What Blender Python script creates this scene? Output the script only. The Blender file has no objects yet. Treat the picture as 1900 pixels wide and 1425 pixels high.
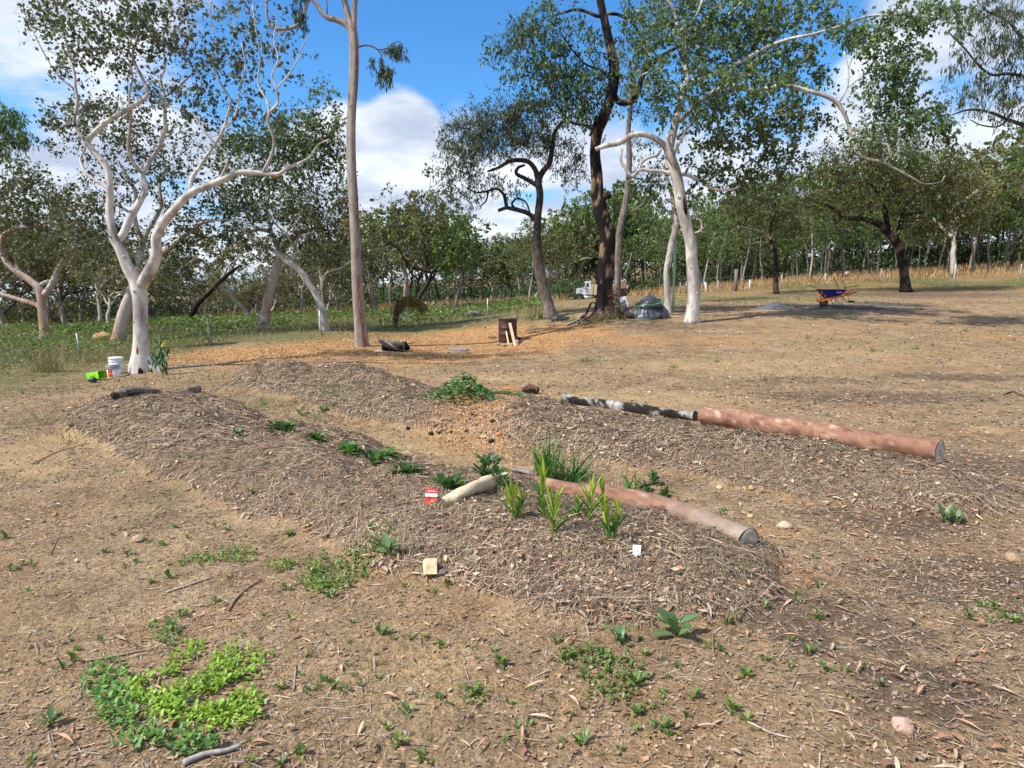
import bpy, math, random
import numpy as np
from mathutils import Matrix, Vector
rng = np.random.default_rng(7)
random.seed(7)
R = math.radians
sc = bpy.context.scene
COL = sc.collection

# ------------------------------------------------------------------ camera
CAMH, FPX, HORIZON = 1.55, 1300.0, 560.0
PITCH = math.atan((712.5 - HORIZON) / FPX)
cd = bpy.data.cameras.new('camera'); cam = bpy.data.objects.new('camera', cd); COL.objects.link(cam)
cd.sensor_width = 36.0; cd.lens = 36.0 * FPX / 1900.0
cam.location = (0, 0, CAMH); cam.rotation_euler = (math.pi / 2 - PITCH, 0, 0)
cd.clip_start = 0.05; cd.clip_end = 6000
sc.camera = cam

# ------------------------------------------------------------------ light and exposure
SUN = Vector((-0.60, -0.30, 0.80)).normalized()
SUN_EL = math.asin(SUN.z); SUN_AZ = math.atan2(SUN.x, SUN.y)
sd = bpy.data.lights.new('sun', 'SUN'); sun = bpy.data.objects.new('sun', sd); COL.objects.link(sun)
sd.energy = 4.7; sd.angle = R(0.7); sd.color = (1.0, 0.945, 0.86)
sun.rotation_euler = SUN.to_track_quat('Z', 'Y').to_euler(); sun.location = (0, 0, 30)
sc.view_settings.view_transform = 'Standard'; sc.view_settings.look = 'None'
sc.view_settings.exposure = 0.45; sc.view_settings.gamma = 1.0
sc.view_settings.use_curve_mapping = False
sc.render.film_transparent = False
sc.cycles.max_bounces = 5; sc.cycles.diffuse_bounces = 3; sc.cycles.transmission_bounces = 3; sc.cycles.glossy_bounces = 2

class NT:
    """tiny helper for node trees"""
    def __init__(s, tree): s.t = tree; s.n = tree.nodes; s.l = tree.links
    def new(s, typ, **kw):
        n = s.n.new(typ)
        for k, v in kw.items():
            if k.startswith('_'): setattr(n, k[1:], v)
        return n
    def put(s, sock, v):
        if v is None: return
        if isinstance(v, bpy.types.NodeSocket): s.l.new(v, sock)
        else:
            if hasattr(sock.default_value, '__len__') and isinstance(v, (int, float)): v = (v,) * len(sock.default_value)
            if hasattr(sock.default_value, '__len__') and len(sock.default_value) == 4 and len(v) == 3: v = (*v, 1)
            sock.default_value = v
    def math(s, op, a, b=None, c=None, clamp=False):
        n = s.n.new('ShaderNodeMath'); n.operation = op; n.use_clamp = clamp
        s.put(n.inputs[0], a); s.put(n.inputs[1], b); s.put(n.inputs[2], c); return n.outputs[0]
    def vmath(s, op, a, b=None, out=0):
        n = s.n.new('ShaderNodeVectorMath'); n.operation = op
        s.put(n.inputs[0], a)
        if b is not None: s.put(n.inputs[1], b)
        return n.outputs[out]
    def noise(s, vec, scale, detail=4, rough=0.55, dist=0.0, out=0):
        n = s.n.new('ShaderNodeTexNoise'); s.put(n.inputs['Vector'], vec)
        n.inputs['Scale'].default_value = scale; n.inputs['Detail'].default_value = detail
        n.inputs['Roughness'].default_value = rough; n.inputs['Distortion'].default_value = dist
        return n.outputs[out]
    def voro(s, vec, scale, out='Distance', rand=1.0, feature='F1'):
        n = s.n.new('ShaderNodeTexVoronoi'); n.feature = feature; s.put(n.inputs['Vector'], vec)
        n.inputs['Scale'].default_value = scale; n.inputs['Randomness'].default_value = rand
        return n.outputs[out]
    def ramp(s, fac, a, b, lo=0.0, hi=1.0, smooth=True):
        n = s.n.new('ShaderNodeMapRange'); n.interpolation_type = 'SMOOTHSTEP' if smooth else 'LINEAR'
        s.put(n.inputs[0], fac); n.inputs[1].default_value = a; n.inputs[2].default_value = b
        n.inputs[3].default_value = lo; n.inputs[4].default_value = hi; return n.outputs[0]
    def mix(s, fac, a, b, mode='MIX'):
        n = s.n.new('ShaderNodeMix'); n.data_type = 'RGBA'; n.blend_type = mode
        s.put(n.inputs[0], fac); s.put(n.inputs[6], a); s.put(n.inputs[7], b); return n.outputs[2]
    def mapping(s, vec, scale=(1, 1, 1), rot=(0, 0, 0), loc=(0, 0, 0)):
        n = s.n.new('ShaderNodeMapping'); s.put(n.inputs[0], vec)
        n.inputs['Scale'].default_value = scale; n.inputs['Rotation'].default_value = rot; n.inputs['Location'].default_value = loc
        return n.outputs[0]
    def attr(s, name, typ='GEOMETRY'):
        n = s.n.new('ShaderNodeAttribute'); n.attribute_name = name; n.attribute_type = typ; return n

def pix_dir(px, py):
    x = (px - 950) / FPX; y = -(py - 712.5) / FPX
    d = np.array([x, math.cos(PITCH) + y * math.sin(PITCH), -math.sin(PITCH) + y * math.cos(PITCH)])
    return d
def up(px, py, Y):
    """world point seen at photo pixel (px, py) at distance Y ahead of the camera"""
    d = pix_dir(px, py); t = Y / d[1]
    return np.array([0, 0, CAMH]) + d * t

# ------------------------------------------------------------------ sky
world = bpy.data.worlds.new('World'); sc.world = world; world.use_nodes = True
w = NT(world.node_tree); w.n.clear()
sky = w.new('ShaderNodeTexSky', _sky_type='NISHITA', _sun_disc=False, _sun_elevation=SUN_EL, _sun_rotation=SUN_AZ,
            _air_density=1.0, _dust_density=0.3, _ozone_density=3.0, _altitude=200)
tc = w.new('ShaderNodeTexCoord').outputs['Generated']
dirv = w.vmath('NORMALIZE', tc)
sep = w.new('ShaderNodeSeparateXYZ'); w.put(sep.inputs[0], dirv)
zz = w.math('ADD', w.math('MAXIMUM', sep.outputs[2], 0.0), 0.16)
cmb = w.new('ShaderNodeCombineXYZ')
w.put(cmb.inputs[0], w.math('DIVIDE', sep.outputs[0], zz)); w.put(cmb.inputs[1], w.math('DIVIDE', sep.outputs[1], zz))
pl = cmb.outputs[0]
pl2 = w.mapping(pl, (1, 1, 1), (0, 0, 0.5), (2.3, 5.1, 0.4))
c1 = w.noise(pl2, 1.15, 9, 0.56, 0.3)
c2 = w.noise(w.mapping(pl, (1, 1, 1), (0, 0, 0), (7, 1, 3)), 2.9, 8, 0.6)
cov = w.math('ADD', c1, w.math('MULTIPLY', w.math('SUBTRACT', c2, 0.5), 0.34))
cov = w.math('ADD', cov, w.ramp(sep.outputs[2], 0.02, 0.55, 0.24, 0.03, False))
def blob(px, py, deg, amt):
    global cov
    d = Vector(pix_dir(px, py)).normalized()
    dp = w.vmath('DOT_PRODUCT', dirv, tuple(d), 1)
    cov = w.math('ADD', cov, w.ramp(dp, math.cos(R(deg)), math.cos(R(deg * 0.25)), 0.0, amt))
blob(800, 10, 13, -0.46); blob(700, 120, 5, -.12); blob(930, 130, 9, -0.12); blob(520, 190, 9, -0.12); blob(50, 145, 5, -0.30); blob(330, 120, 6, -0.10); blob(560, 110, 10, -0.22)
blob(60, 10, 8, 0.25); blob(60, 290, 9, 0.12); blob(720, 340, 11, 0.22); blob(790, 235, 5, 0.18); blob(700, 190, 5, .22); blob(680, 275, 7, .25); blob(900, 170, 4, .2); blob(1720, 200, 9, 0.07)
blob(1700, 190, 4, -0.10); blob(1300, 60, 12, -0.14); blob(1480, 30, 6, -0.12); blob(1640, 150, 5, 0.10); blob(430, 230, 7, 0.1)
cm = w.ramp(cov, 0.46, 0.68)
shade = w.noise(w.mapping(pl, (1, 1, 1), (0, 0, 1.2), (1, 4, 2)), 1.7, 6, 0.6)
cc = w.mix(w.ramp(shade, 0.32, 0.66), (4.2, 4.8, 6.0), (8.0, 8.3, 8.8))
hs = w.new('ShaderNodeHueSaturation'); hs.inputs['Saturation'].default_value = 1.22; hs.inputs['Value'].default_value = 1.0
w.put(hs.inputs['Color'], sky.outputs[0])
skyb = w.mix(1.0, hs.outputs[0], (1.0, 1.40, 1.60), 'MULTIPLY')
fin = w.mix(w.math('MULTIPLY', cm, 0.94), skyb, cc)
bg = w.new('ShaderNodeBackground'); w.put(bg.inputs[0], fin); bg.inputs[1].default_value = 0.10
wo = w.new('ShaderNodeOutputWorld'); w.l.new(bg.outputs[0], wo.inputs[0])

# ------------------------------------------------------------------ numeric helpers
def hash2(ix, iy, seed=0):
    h = (ix.astype(np.int64) * 374761393 + iy.astype(np.int64) * 668265263 + seed * 974711) & 0xFFFFFFFF
    h = ((h ^ (h >> 13)) * 1274126177) & 0xFFFFFFFF
    return ((h ^ (h >> 16)) & 0xFFFF) / 65535.0
def vnoise(x, y, seed=0):
    ix, iy = np.floor(x), np.floor(y); fx, fy = x - ix, y - iy
    fx = fx * fx * (3 - 2 * fx); fy = fy * fy * (3 - 2 * fy)
    a = hash2(ix, iy, seed); b = hash2(ix + 1, iy, seed); c = hash2(ix, iy + 1, seed); d = hash2(ix + 1, iy + 1, seed)
    return (a * (1 - fx) + b * fx) * (1 - fy) + (c * (1 - fx) + d * fx) * fy
def fbm(x, y, seed=0, oct=4):
    s = 0; a = 0.5; t = 0
    for k in range(oct):
        s = s + a * vnoise(x * 2 ** k, y * 2 ** k, seed + k * 17); t += a; a *= 0.5
    return s / t
def sstep(a, b, x):
    t = np.clip((x - a) / (b - a), 0, 1); return t * t * (3 - 2 * t)
def unit(v): return v / np.maximum(np.linalg.norm(v, axis=-1, keepdims=True), 1e-9)

# ------------------------------------------------------------------ terrain (thin plate spline through surveyed points)
ctl = []
for x in (-6, -2, 2, 6):
    for y in (-3, 1, 3.5): ctl.append((x, y, 0))
for px, py, Y in [(225, 703, 15.2), (265, 690, 15.5), (20, 700, 15), (670, 642, 20), (942, 634, 22), (1020, 589, 26), (1120, 587, 25), (1283, 599, 23.5),
                  (1545, 568, 28), (1680, 542, 38), (1440, 547, 37), (80, 629, 28), (225, 634, 25), (150, 665, 20), (487, 613, 27), (600, 613, 26),
                  (390, 641, 22), (757, 612, 28), (1100, 560, 90), (0, 606, 60), (400, 592, 60), (700, 572, 75), (0, 600, 120), (900, 566, 80),
                  (1300, 540, 60), (1500, 520, 55), (1900, 497, 62), (1900, 570, 30), (1900, 700, 13.5), (1850, 860, 6.8), (1000, 745, 10.5), (1400, 700, 13.5),
                  (300, 760, 9.8), (-300, 640, 25), (2300, 500, 40), (950, 556, 200), (0, 594, 220), (1900, 470, 200), (100, 900, 5.95), (1100, 650, 18), (600, 690, 14.3)]:
    p = up(px, py, Y); ctl.append((p[0], p[1], p[2]))
ctl = np.array(ctl, float)
def feat(X, Y):
    q = np.sqrt(Y * Y + 36.0)
    u = np.clip(X / q, -1.35, 1.35); return u * 1.6, np.log(q)
def tps_fit(P, Z, lam):
    n = len(P); d = np.linalg.norm(P[:, None] - P[None], axis=2); K = np.where(d > 0, d * d * np.log(d + 1e-12), 0) + lam * np.eye(n)
    A = np.zeros((n + 3, n + 3)); A[:n, :n] = K; A[:n, n:] = np.c_[np.ones(n), P]; A[n:, :n] = A[:n, n:].T
    return np.linalg.solve(A, np.r_[Z, 0, 0, 0])
_fu, _fv = feat(ctl[:, 0], ctl[:, 1]); _P = np.c_[_fu, _fv]
# fit z divided by q so that far and near errors weigh alike on screen
_q = np.sqrt(ctl[:, 1] ** 2 + 36.0)
_W = tps_fit(_P, ctl[:, 2] / _q, 0.004)
def base_h(X, Y):
    X = np.asarray(X, float); Y = np.asarray(Y, float); sh = X.shape
    X = X.ravel(); Y = Y.ravel(); u, v = feat(X, Y); out = np.zeros(len(X)); n = len(_P)
    for s in range(0, len(X), 40000):
        uu, vv = u[s:s + 40000], v[s:s + 40000]
        d = np.sqrt((uu[:, None] - _P[None, :, 0]) ** 2 + (vv[:, None] - _P[None, :, 1]) ** 2) + 1e-9
        out[s:s + 40000] = (d * d * np.log(d)) @ _W[:n] + _W[n] + _W[n + 1] * uu + _W[n + 2] * vv
    return (out * np.sqrt(Y * Y + 36.0)).reshape(sh)
MA = np.array([(-5.2, 9.7), (-4.3, 8.7), (-3.0, 7.35), (-1.9, 6.2), (-0.9, 5.2), (-0.05, 4.55), (0.45, 4.2), (0.75, 4.05)])
MB = np.array([(-4.0, 12.4), (-2.9, 11.7), (-1.9, 10.3), (-0.9, 9.2), (0.1, 8.4), (1.1, 7.7), (2.0, 6.95), (2.8, 6.2), (3.3, 5.9)])
def poly_dist(P, X, Y):
    best = np.full(X.shape, 1e9); tt = np.zeros(X.shape); n = len(P) - 1
    for i in range(n):
        a, b = P[i], P[i + 1]; ab = b - a; t = np.clip(((X - a[0]) * ab[0] + (Y - a[1]) * ab[1]) / (ab @ ab), 0, 1)
        d = np.hypot(X - a[0] - t * ab[0], Y - a[1] - t * ab[1]); m = d < best
        best = np.where(m, d, best); tt = np.where(m, (i + t) / n, tt)
    return best, tt
def mound_masks(X, Y):
    wob = (fbm(X * 1.3, Y * 1.3, 5, 3) - 0.5) * 0.45
    da, ta = poly_dist(MA, X, Y); db, tb = poly_dist(MB, X, Y)
    wa = 1.02 - 0.12 * ta; wb = 1.05 - 0.05 * tb
    ma = np.clip(1 - ((da + wob * 0.95) / wa) ** 2, 0, 1); mb = np.clip(1 - ((db + wob * 0.95) / wb) ** 2, 0, 1)
    return ma, mb, ta, tb
def H(X, Y, mounds=True):
    X = np.asarray(X, float); Y = np.asarray(Y, float)
    z = base_h(X, Y)
    z = z + (fbm(X * 0.9, Y * 0.9, 3, 4) - 0.5) * 0.05 + (fbm(X * 6, Y * 6, 9, 3) - 0.5) * 0.012
    if mounds:
        near = (np.abs(X) < 8) & (Y > 1) & (Y < 15)
        ma, mb, ta, tb = mound_masks(X, Y)
        lump = 0.86 + 1.0 * (fbm(X * 1.7, Y * 1.7, 21, 3) - 0.5) + .35 * (fbm(X * 5, Y * 5, 22, 3) - .5)
        z = z + near * (((ma ** 0.8) * (0.30 - 0.07 * ta)) * lump + (mb ** 0.75) * (0.36 - 0.16 * tb) * lump - 0.035 * np.exp(-((poly_dist((MA[:6] + MB[2:8]) / 2, X, Y)[0]) / .45) ** 2))
        z = z + near * np.maximum(sstep(0.02, 0.3, ma), sstep(0.02, 0.3, mb)) * (fbm(X * 14, Y * 14, 31, 2) - 0.5) * 0.035
    return z
def H1(x, y, mounds=True): return float(H(np.array([x]), np.array([y]), mounds)[0])
_YS = np.geomspace(1.2, 260, 1400)
def hit(px, py, mounds=True):
    d = pix_dir(px, py); t = _YS / d[1]; X = d[0] * t; Z = CAMH + d[2] * t
    g = Z - H(X, _YS, mounds); idx = np.where(g < 0)[0]
    if len(idx) == 0: return np.array([X[-1], _YS[-1], H1(X[-1], _YS[-1])])
    i = max(idx[0], 1); f = g[i - 1] / (g[i - 1] - g[i] + 1e-12)
    y = _YS[i - 1] + f * (_YS[i] - _YS[i - 1]); x = d[0] * y / d[1]
    return np.array([x, y, H1(x, y, mounds)])
def at(px, Y, mounds=True):
    x = (px - 950) / FPX * Y * 1.0
    for _ in range(3):
        z = H1(x, Y, mounds); depth = Y * math.cos(PITCH) - (z - CAMH) * math.sin(PITCH); x = (px - 950) / FPX * depth
    return np.array([x, Y, H1(x, Y, mounds)])

# ------------------------------------------------------------------ mesh accumulator
class Acc:
    def __init__(s): s.v = []; s.q = []; s.t = []; s.c = []; s.n = 0
    def add(s, v, q=None, t=None, col=(1, 1, 1)):
        v = np.asarray(v, float).reshape(-1, 3); s.v.append(v)
        if q is not None and len(q): s.q.append(np.asarray(q, np.int64).reshape(-1, 4) + s.n)
        if t is not None and len(t): s.t.append(np.asarray(t, np.int64).reshape(-1, 3) + s.n)
        c = np.asarray(col, float)
        if c.ndim == 1: c = np.tile(c[:3], (len(v), 1))
        s.c.append(c[:, :3]); s.n += len(v); return s
    def merge(s, o):
        for v in o.v: s.v.append(v)
        for q in o.q: s.q.append(q + s.n)
        for t in o.t: s.t.append(t + s.n)
        s.c += o.c; s.n += o.n; return s
    def mesh(s, name, mat, origin=(0, 0, 0), smooth=True):
        V = np.concatenate(s.v) - np.asarray(origin, float); C = np.concatenate(s.c)
        Q = np.concatenate(s.q) if s.q else np.zeros((0, 4), np.int64); T = np.concatenate(s.t) if s.t else np.zeros((0, 3), np.int64)
        me = bpy.data.meshes.new(name); me.vertices.add(len(V)); me.vertices.foreach_set('co', V.astype(np.float32).ravel())
        L = np.concatenate([Q.ravel(), T.ravel()]); me.loops.add(len(L)); me.loops.foreach_set('vertex_index', L.astype(np.int32))
        tot = np.r_[np.full(len(Q), 4), np.full(len(T), 3)]; st = np.r_[0, np.cumsum(tot)[:-1]] if len(tot) else tot
        me.polygons.add(len(tot)); me.polygons.foreach_set('loop_start', st.astype(np.int32)); me.polygons.foreach_set('loop_total', tot.astype(np.int32))
        me.polygons.foreach_set('use_smooth', np.full(len(tot), smooth))
        at_ = me.color_attributes.new('Col', 'FLOAT_COLOR', 'POINT')
        at_.data.foreach_set('color', np.c_[C, np.ones(len(C))].astype(np.float32).ravel())
        me.update(calc_edges=True); me.validate()
        if mat is not None: me.materials.append(mat)
        return me
    def tube(s, P, r, n=8, col=(1, 1, 1), cap=True, colfn=None, rfn=None, ell=1.0):
        P = np.asarray(P, float); k = len(P); r = np.broadcast_to(np.asarray(r, float), (k,))
        T = np.gradient(P, axis=0); T = unit(T)
        ref = np.array([0.0, 0, 1]) if abs(T[0, 2]) < 0.9 else np.array([0.0, 1, 0])
        U = np.zeros_like(P); u = unit(np.cross(ref, T[0]))
        for i in range(k):
            u = u - T[i] * (u @ T[i]); u = u / max(np.linalg.norm(u), 1e-9); U[i] = u
        W = np.cross(T, U); a = np.arange(n) * 2 * np.pi / n
        rr = r[:, None] * np.ones((k, n))
        if rfn is not None: rr = rr * rfn(np.arange(k)[:, None] / max(k - 1, 1), a[None])
        V = P[:, None] + rr[..., None] * (np.cos(a)[None, :, None] * U[:, None] + ell * np.sin(a)[None, :, None] * W[:, None])
        i = np.arange(k - 1)[:, None]; j = np.arange(n)[None]; j2 = (j + 1) % n
        q = np.stack([i * n + j, i * n + j2, (i + 1) * n + j2, (i + 1) * n + j], -1).reshape(-1, 4)
        V = V.reshape(-1, 3)
        C = colfn(V, np.repeat(np.arange(k) / max(k - 1, 1), n), np.tile(a, k)) if colfn else np.tile(np.asarray(col, float)[:3], (k * n, 1))
        t = []
        if cap:
            V = np.vstack([V, P[0], P[-1]]); C = np.vstack([C, C[0], C[-1]])
            for jj in range(n):
                t.append((k * n, (jj + 1) % n, jj)); t.append((k * n + 1, (k - 1) * n + jj, (k - 1) * n + (jj + 1) % n))
        s.add(V, q, t, C); return s
    def box(s, c, size, M=None, col=(1, 1, 1)):
        h = np.asarray(size, float) / 2
        V = np.array([(x, y, z) for z in (-1, 1) for y in (-1, 1) for x in (-1, 1)], float) * h
        if M is not None: V = V @ np.asarray(M, float).T
        s.add(V + np.asarray(c, float), [(0, 2, 3, 1), (4, 5, 7, 6), (0, 1, 5, 4), (2, 6, 7, 3), (0, 4, 6, 2), (1, 3, 7, 5)], col=col); return s
def rotz(a): c, s_ = math.cos(a), math.sin(a); return np.array([[c, -s_, 0], [s_, c, 0], [0, 0, 1]])
def rotx(a): c, s_ = math.cos(a), math.sin(a); return np.array([[1, 0, 0], [0, c, -s_], [0, s_, c]])
def roty(a): c, s_ = math.cos(a), math.sin(a); return np.array([[c, 0, s_], [0, 1, 0], [-s_, 0, c]])

def tag(o, label=None, cat=None, group=None, kind=None):
    if label: o['label'] = label
    if cat: o['category'] = cat
    if group: o['group'] = group
    if kind: o['kind'] = kind
    return o
def thing(name, label, cat, loc, group=None):
    o = bpy.data.objects.new(name, None); COL.objects.link(o); o.empty_display_size = 0.1
    o.location = tuple(map(float, loc)); o['wl'] = tuple(map(float, loc)); return tag(o, label, cat, group)
def part(name, acc, mat, parent, smooth=True, label=None, kind=None):
    """a mesh built in world coordinates, hung under its thing or part"""
    wl = tuple(parent['wl']); o = bpy.data.objects.new(name, acc.mesh(name, mat, wl, smooth)); COL.objects.link(o)
    o.parent = parent; o['wl'] = wl
    if label: o['label'] = label
    if kind: o['kind'] = kind
    return o
def solo(name, acc, mat, loc, label=None, cat=None, group=None, kind=None, smooth=True):
    o = bpy.data.objects.new(name, acc.mesh(name, mat, loc, smooth)); COL.objects.link(o); o.location = tuple(map(float, loc))
    return tag(o, label, cat, group, kind)
def copy_tree(o, parent=None):
    c = o.copy(); COL.objects.link(c)
    if parent: c.parent = parent
    for ch in list(o.children): copy_tree(ch, c)
    return c

# ------------------------------------------------------------------ materials
def mat(name, build, *a, **k):
    m = bpy.data.materials.new(name); m.use_nodes = True; t = NT(m.node_tree); t.n.clear()
    out = t.new('ShaderNodeOutputMaterial'); r = build(t, *a, **k)
    sh = r[0] if isinstance(r, tuple) else r
    t.l.new(sh, out.inputs[0]); return m
def bsdf(t, col, rough=0.8, bump=None, bdist=0.01, bstr=1.0, spec=0.3, metal=0.0, subs=None):
    b = t.new('ShaderNodeBsdfPrincipled'); t.put(b.inputs['Base Color'], col); t.put(b.inputs['Roughness'], rough)
    b.inputs['Specular IOR Level'].default_value = spec; b.inputs['Metallic'].default_value = metal
    if bump is not None:
        bn = t.new('ShaderNodeBump'); t.put(bn.inputs['Height'], bump); bn.inputs['Distance'].default_value = bdist; bn.inputs['Strength'].default_value = bstr
        t.l.new(bn.outputs[0], b.inputs['Normal'])
    return b.outputs[0]
def oc(t): return t.new('ShaderNodeTexCoord').outputs['Object']
def vcol(t): return t.attr('Col').outputs['Color']
def m_leaf(t, trans=0.35, var=0.35, rough=0.5, gloss=0.025):
    c = vcol(t); oi = t.new('ShaderNodeObjectInfo').outputs['Random']
    hs = t.new('ShaderNodeHueSaturation'); t.put(hs.inputs['Color'], c)
    t.put(hs.inputs['Value'], t.math('ADD', 1 - var / 2, t.math('MULTIPLY', oi, var)))
    t.put(hs.inputs['Hue'], t.math('ADD', 0.49, t.math('MULTIPLY', t.math('FRACT', t.math('MULTIPLY', oi, 7.3)), 0.02)))
    c = hs.outputs[0]
    d = t.new('ShaderNodeBsdfDiffuse'); t.put(d.inputs[0], c)
    tr = t.new('ShaderNodeBsdfTranslucent'); t.put(tr.inputs[0], t.mix(1.0, c, (1.25, 1.35, 0.6), 'MULTIPLY'))
    g = t.new('ShaderNodeBsdfGlossy'); g.inputs['Roughness'].default_value = rough; g.inputs[0].default_value = (0.9, 0.95, 1, 1)
    m1 = t.new('ShaderNodeMixShader'); m1.inputs[0].default_value = trans; t.l.new(d.outputs[0], m1.inputs[1]); t.l.new(tr.outputs[0], m1.inputs[2])
    m2 = t.new('ShaderNodeMixShader'); m2.inputs[0].default_value = gloss; t.l.new(m1.outputs[0], m2.inputs[1]); t.l.new(g.outputs[0], m2.inputs[2])
    return m2.outputs[0]
def m_bark(t, scale=1.0, contrast=0.35, bdist=0.01, stretch=0.3, rough=0.85):
    o = oc(t); v = t.mapping(o, (1, 1, stretch)); n1 = t.noise(v, 9 * scale, 6, 0.65, 0.6); n2 = t.noise(o, 1.6 * scale, 4, 0.6)
    n3 = t.noise(t.mapping(o, (1, 1, 4)), 14 * scale, 3, 0.6)
    c = t.mix(t.ramp(n2, 0.4, 0.64, 0, contrast), vcol(t), t.mix(1.0, vcol(t), (0.62, 0.52, 0.45), 'MULTIPLY'))
    f = t.ramp(n1, 0.25, 0.75, 1 - contrast, 1 + contrast * 0.6)
    cmb = t.new('ShaderNodeCombineColor'); [t.put(cmb.inputs[i], f) for i in range(3)]
    c = t.mix(1.0, c, cmb.outputs[0], 'MULTIPLY')
    return bsdf(t, c, rough, t.math('ADD', n1, t.math('MULTIPLY', n3, 0.4)), bdist, 0.8, 0.2)
M_LEAF = mat('gum_leaf', m_leaf, 0.30, 0.3)
M_WEED = mat('weed_leaf', m_leaf, 0.35, 0.35, 0.45, 0.03)
M_SMOOTH = mat('smooth_bark', m_bark, 1.0, 0.26, 0.012, 0.35, 0.7)
M_ROUGH = mat('rough_bark', m_bark, 1.8, 0.6, 0.045, 0.22, 0.95)
def m_plain(t, rough=0.7, var=0.2, scale=30, bdist=0.003, spec=0.3, metal=0.0, ri=True):
    n = t.noise(oc(t), scale, 5, 0.6); f = t.ramp(n, 0.3, 0.7, 1 - var, 1 + var)
    if ri: f = t.math('MULTIPLY', f, t.math('ADD', 0.85, t.math('MULTIPLY', t.new('ShaderNodeObjectInfo').outputs['Random'], 0.3)))
    cmb = t.new('ShaderNodeCombineColor'); [t.put(cmb.inputs[i], f) for i in range(3)]
    return bsdf(t, t.mix(1.0, vcol(t), cmb.outputs[0], 'MULTIPLY'), rough, n, bdist, 0.7, spec, metal)
M_MATTE = mat('matte_weathered', m_plain, 0.85, 0.25, 25, 0.004)
M_DRY = mat('dry_plant_matter', m_plain, 0.8, 0.22, 60, 0.001)
M_PLASTIC = mat('dusty_plastic', m_plain, 0.42, 0.08, 12, 0.0005, 0.45, 0.0, False)
M_PAINT = mat('worn_paint', m_plain, 0.5, 0.15, 9, 0.0008, 0.4, 0.0, False)
M_METAL = mat('dull_steel', m_plain, 0.5, 0.2, 20, 0.001, 0.5, 0.7, False)
M_STONE = mat('rough_stone', m_plain, 0.9, 0.3, 40, 0.006)
# ================================================================== GROUND
def axis(lo, hi, d, out, g):
    a = list(np.arange(lo, hi, d)); s = d; x = hi
    while x < out: a.append(x); s *= g; x += s
    s = d; x = lo - d; b = []
    while x > -out: b.append(x); s *= g; x -= s
    return np.array(b[::-1] + a)
gx = axis(-7.5, 7.5, 0.05, 1500, 1.045)
gy = list(np.arange(1.6, 13.0, 0.05)); s_ = 0.05; y_ = 13.0
while y_ < 1800: gy.append(y_); s_ *= 1.028; y_ += s_
b_ = []; s_ = 0.08; y_ = 1.5
while y_ > -40: b_.append(y_); s_ *= 1.25; y_ -= s_
gy = np.array(b_[::-1] + gy)
GX, GY = np.meshgrid(gx, gy)
GZ = H(GX, GY)
nx_, ny_ = len(gx), len(gy)

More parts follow.
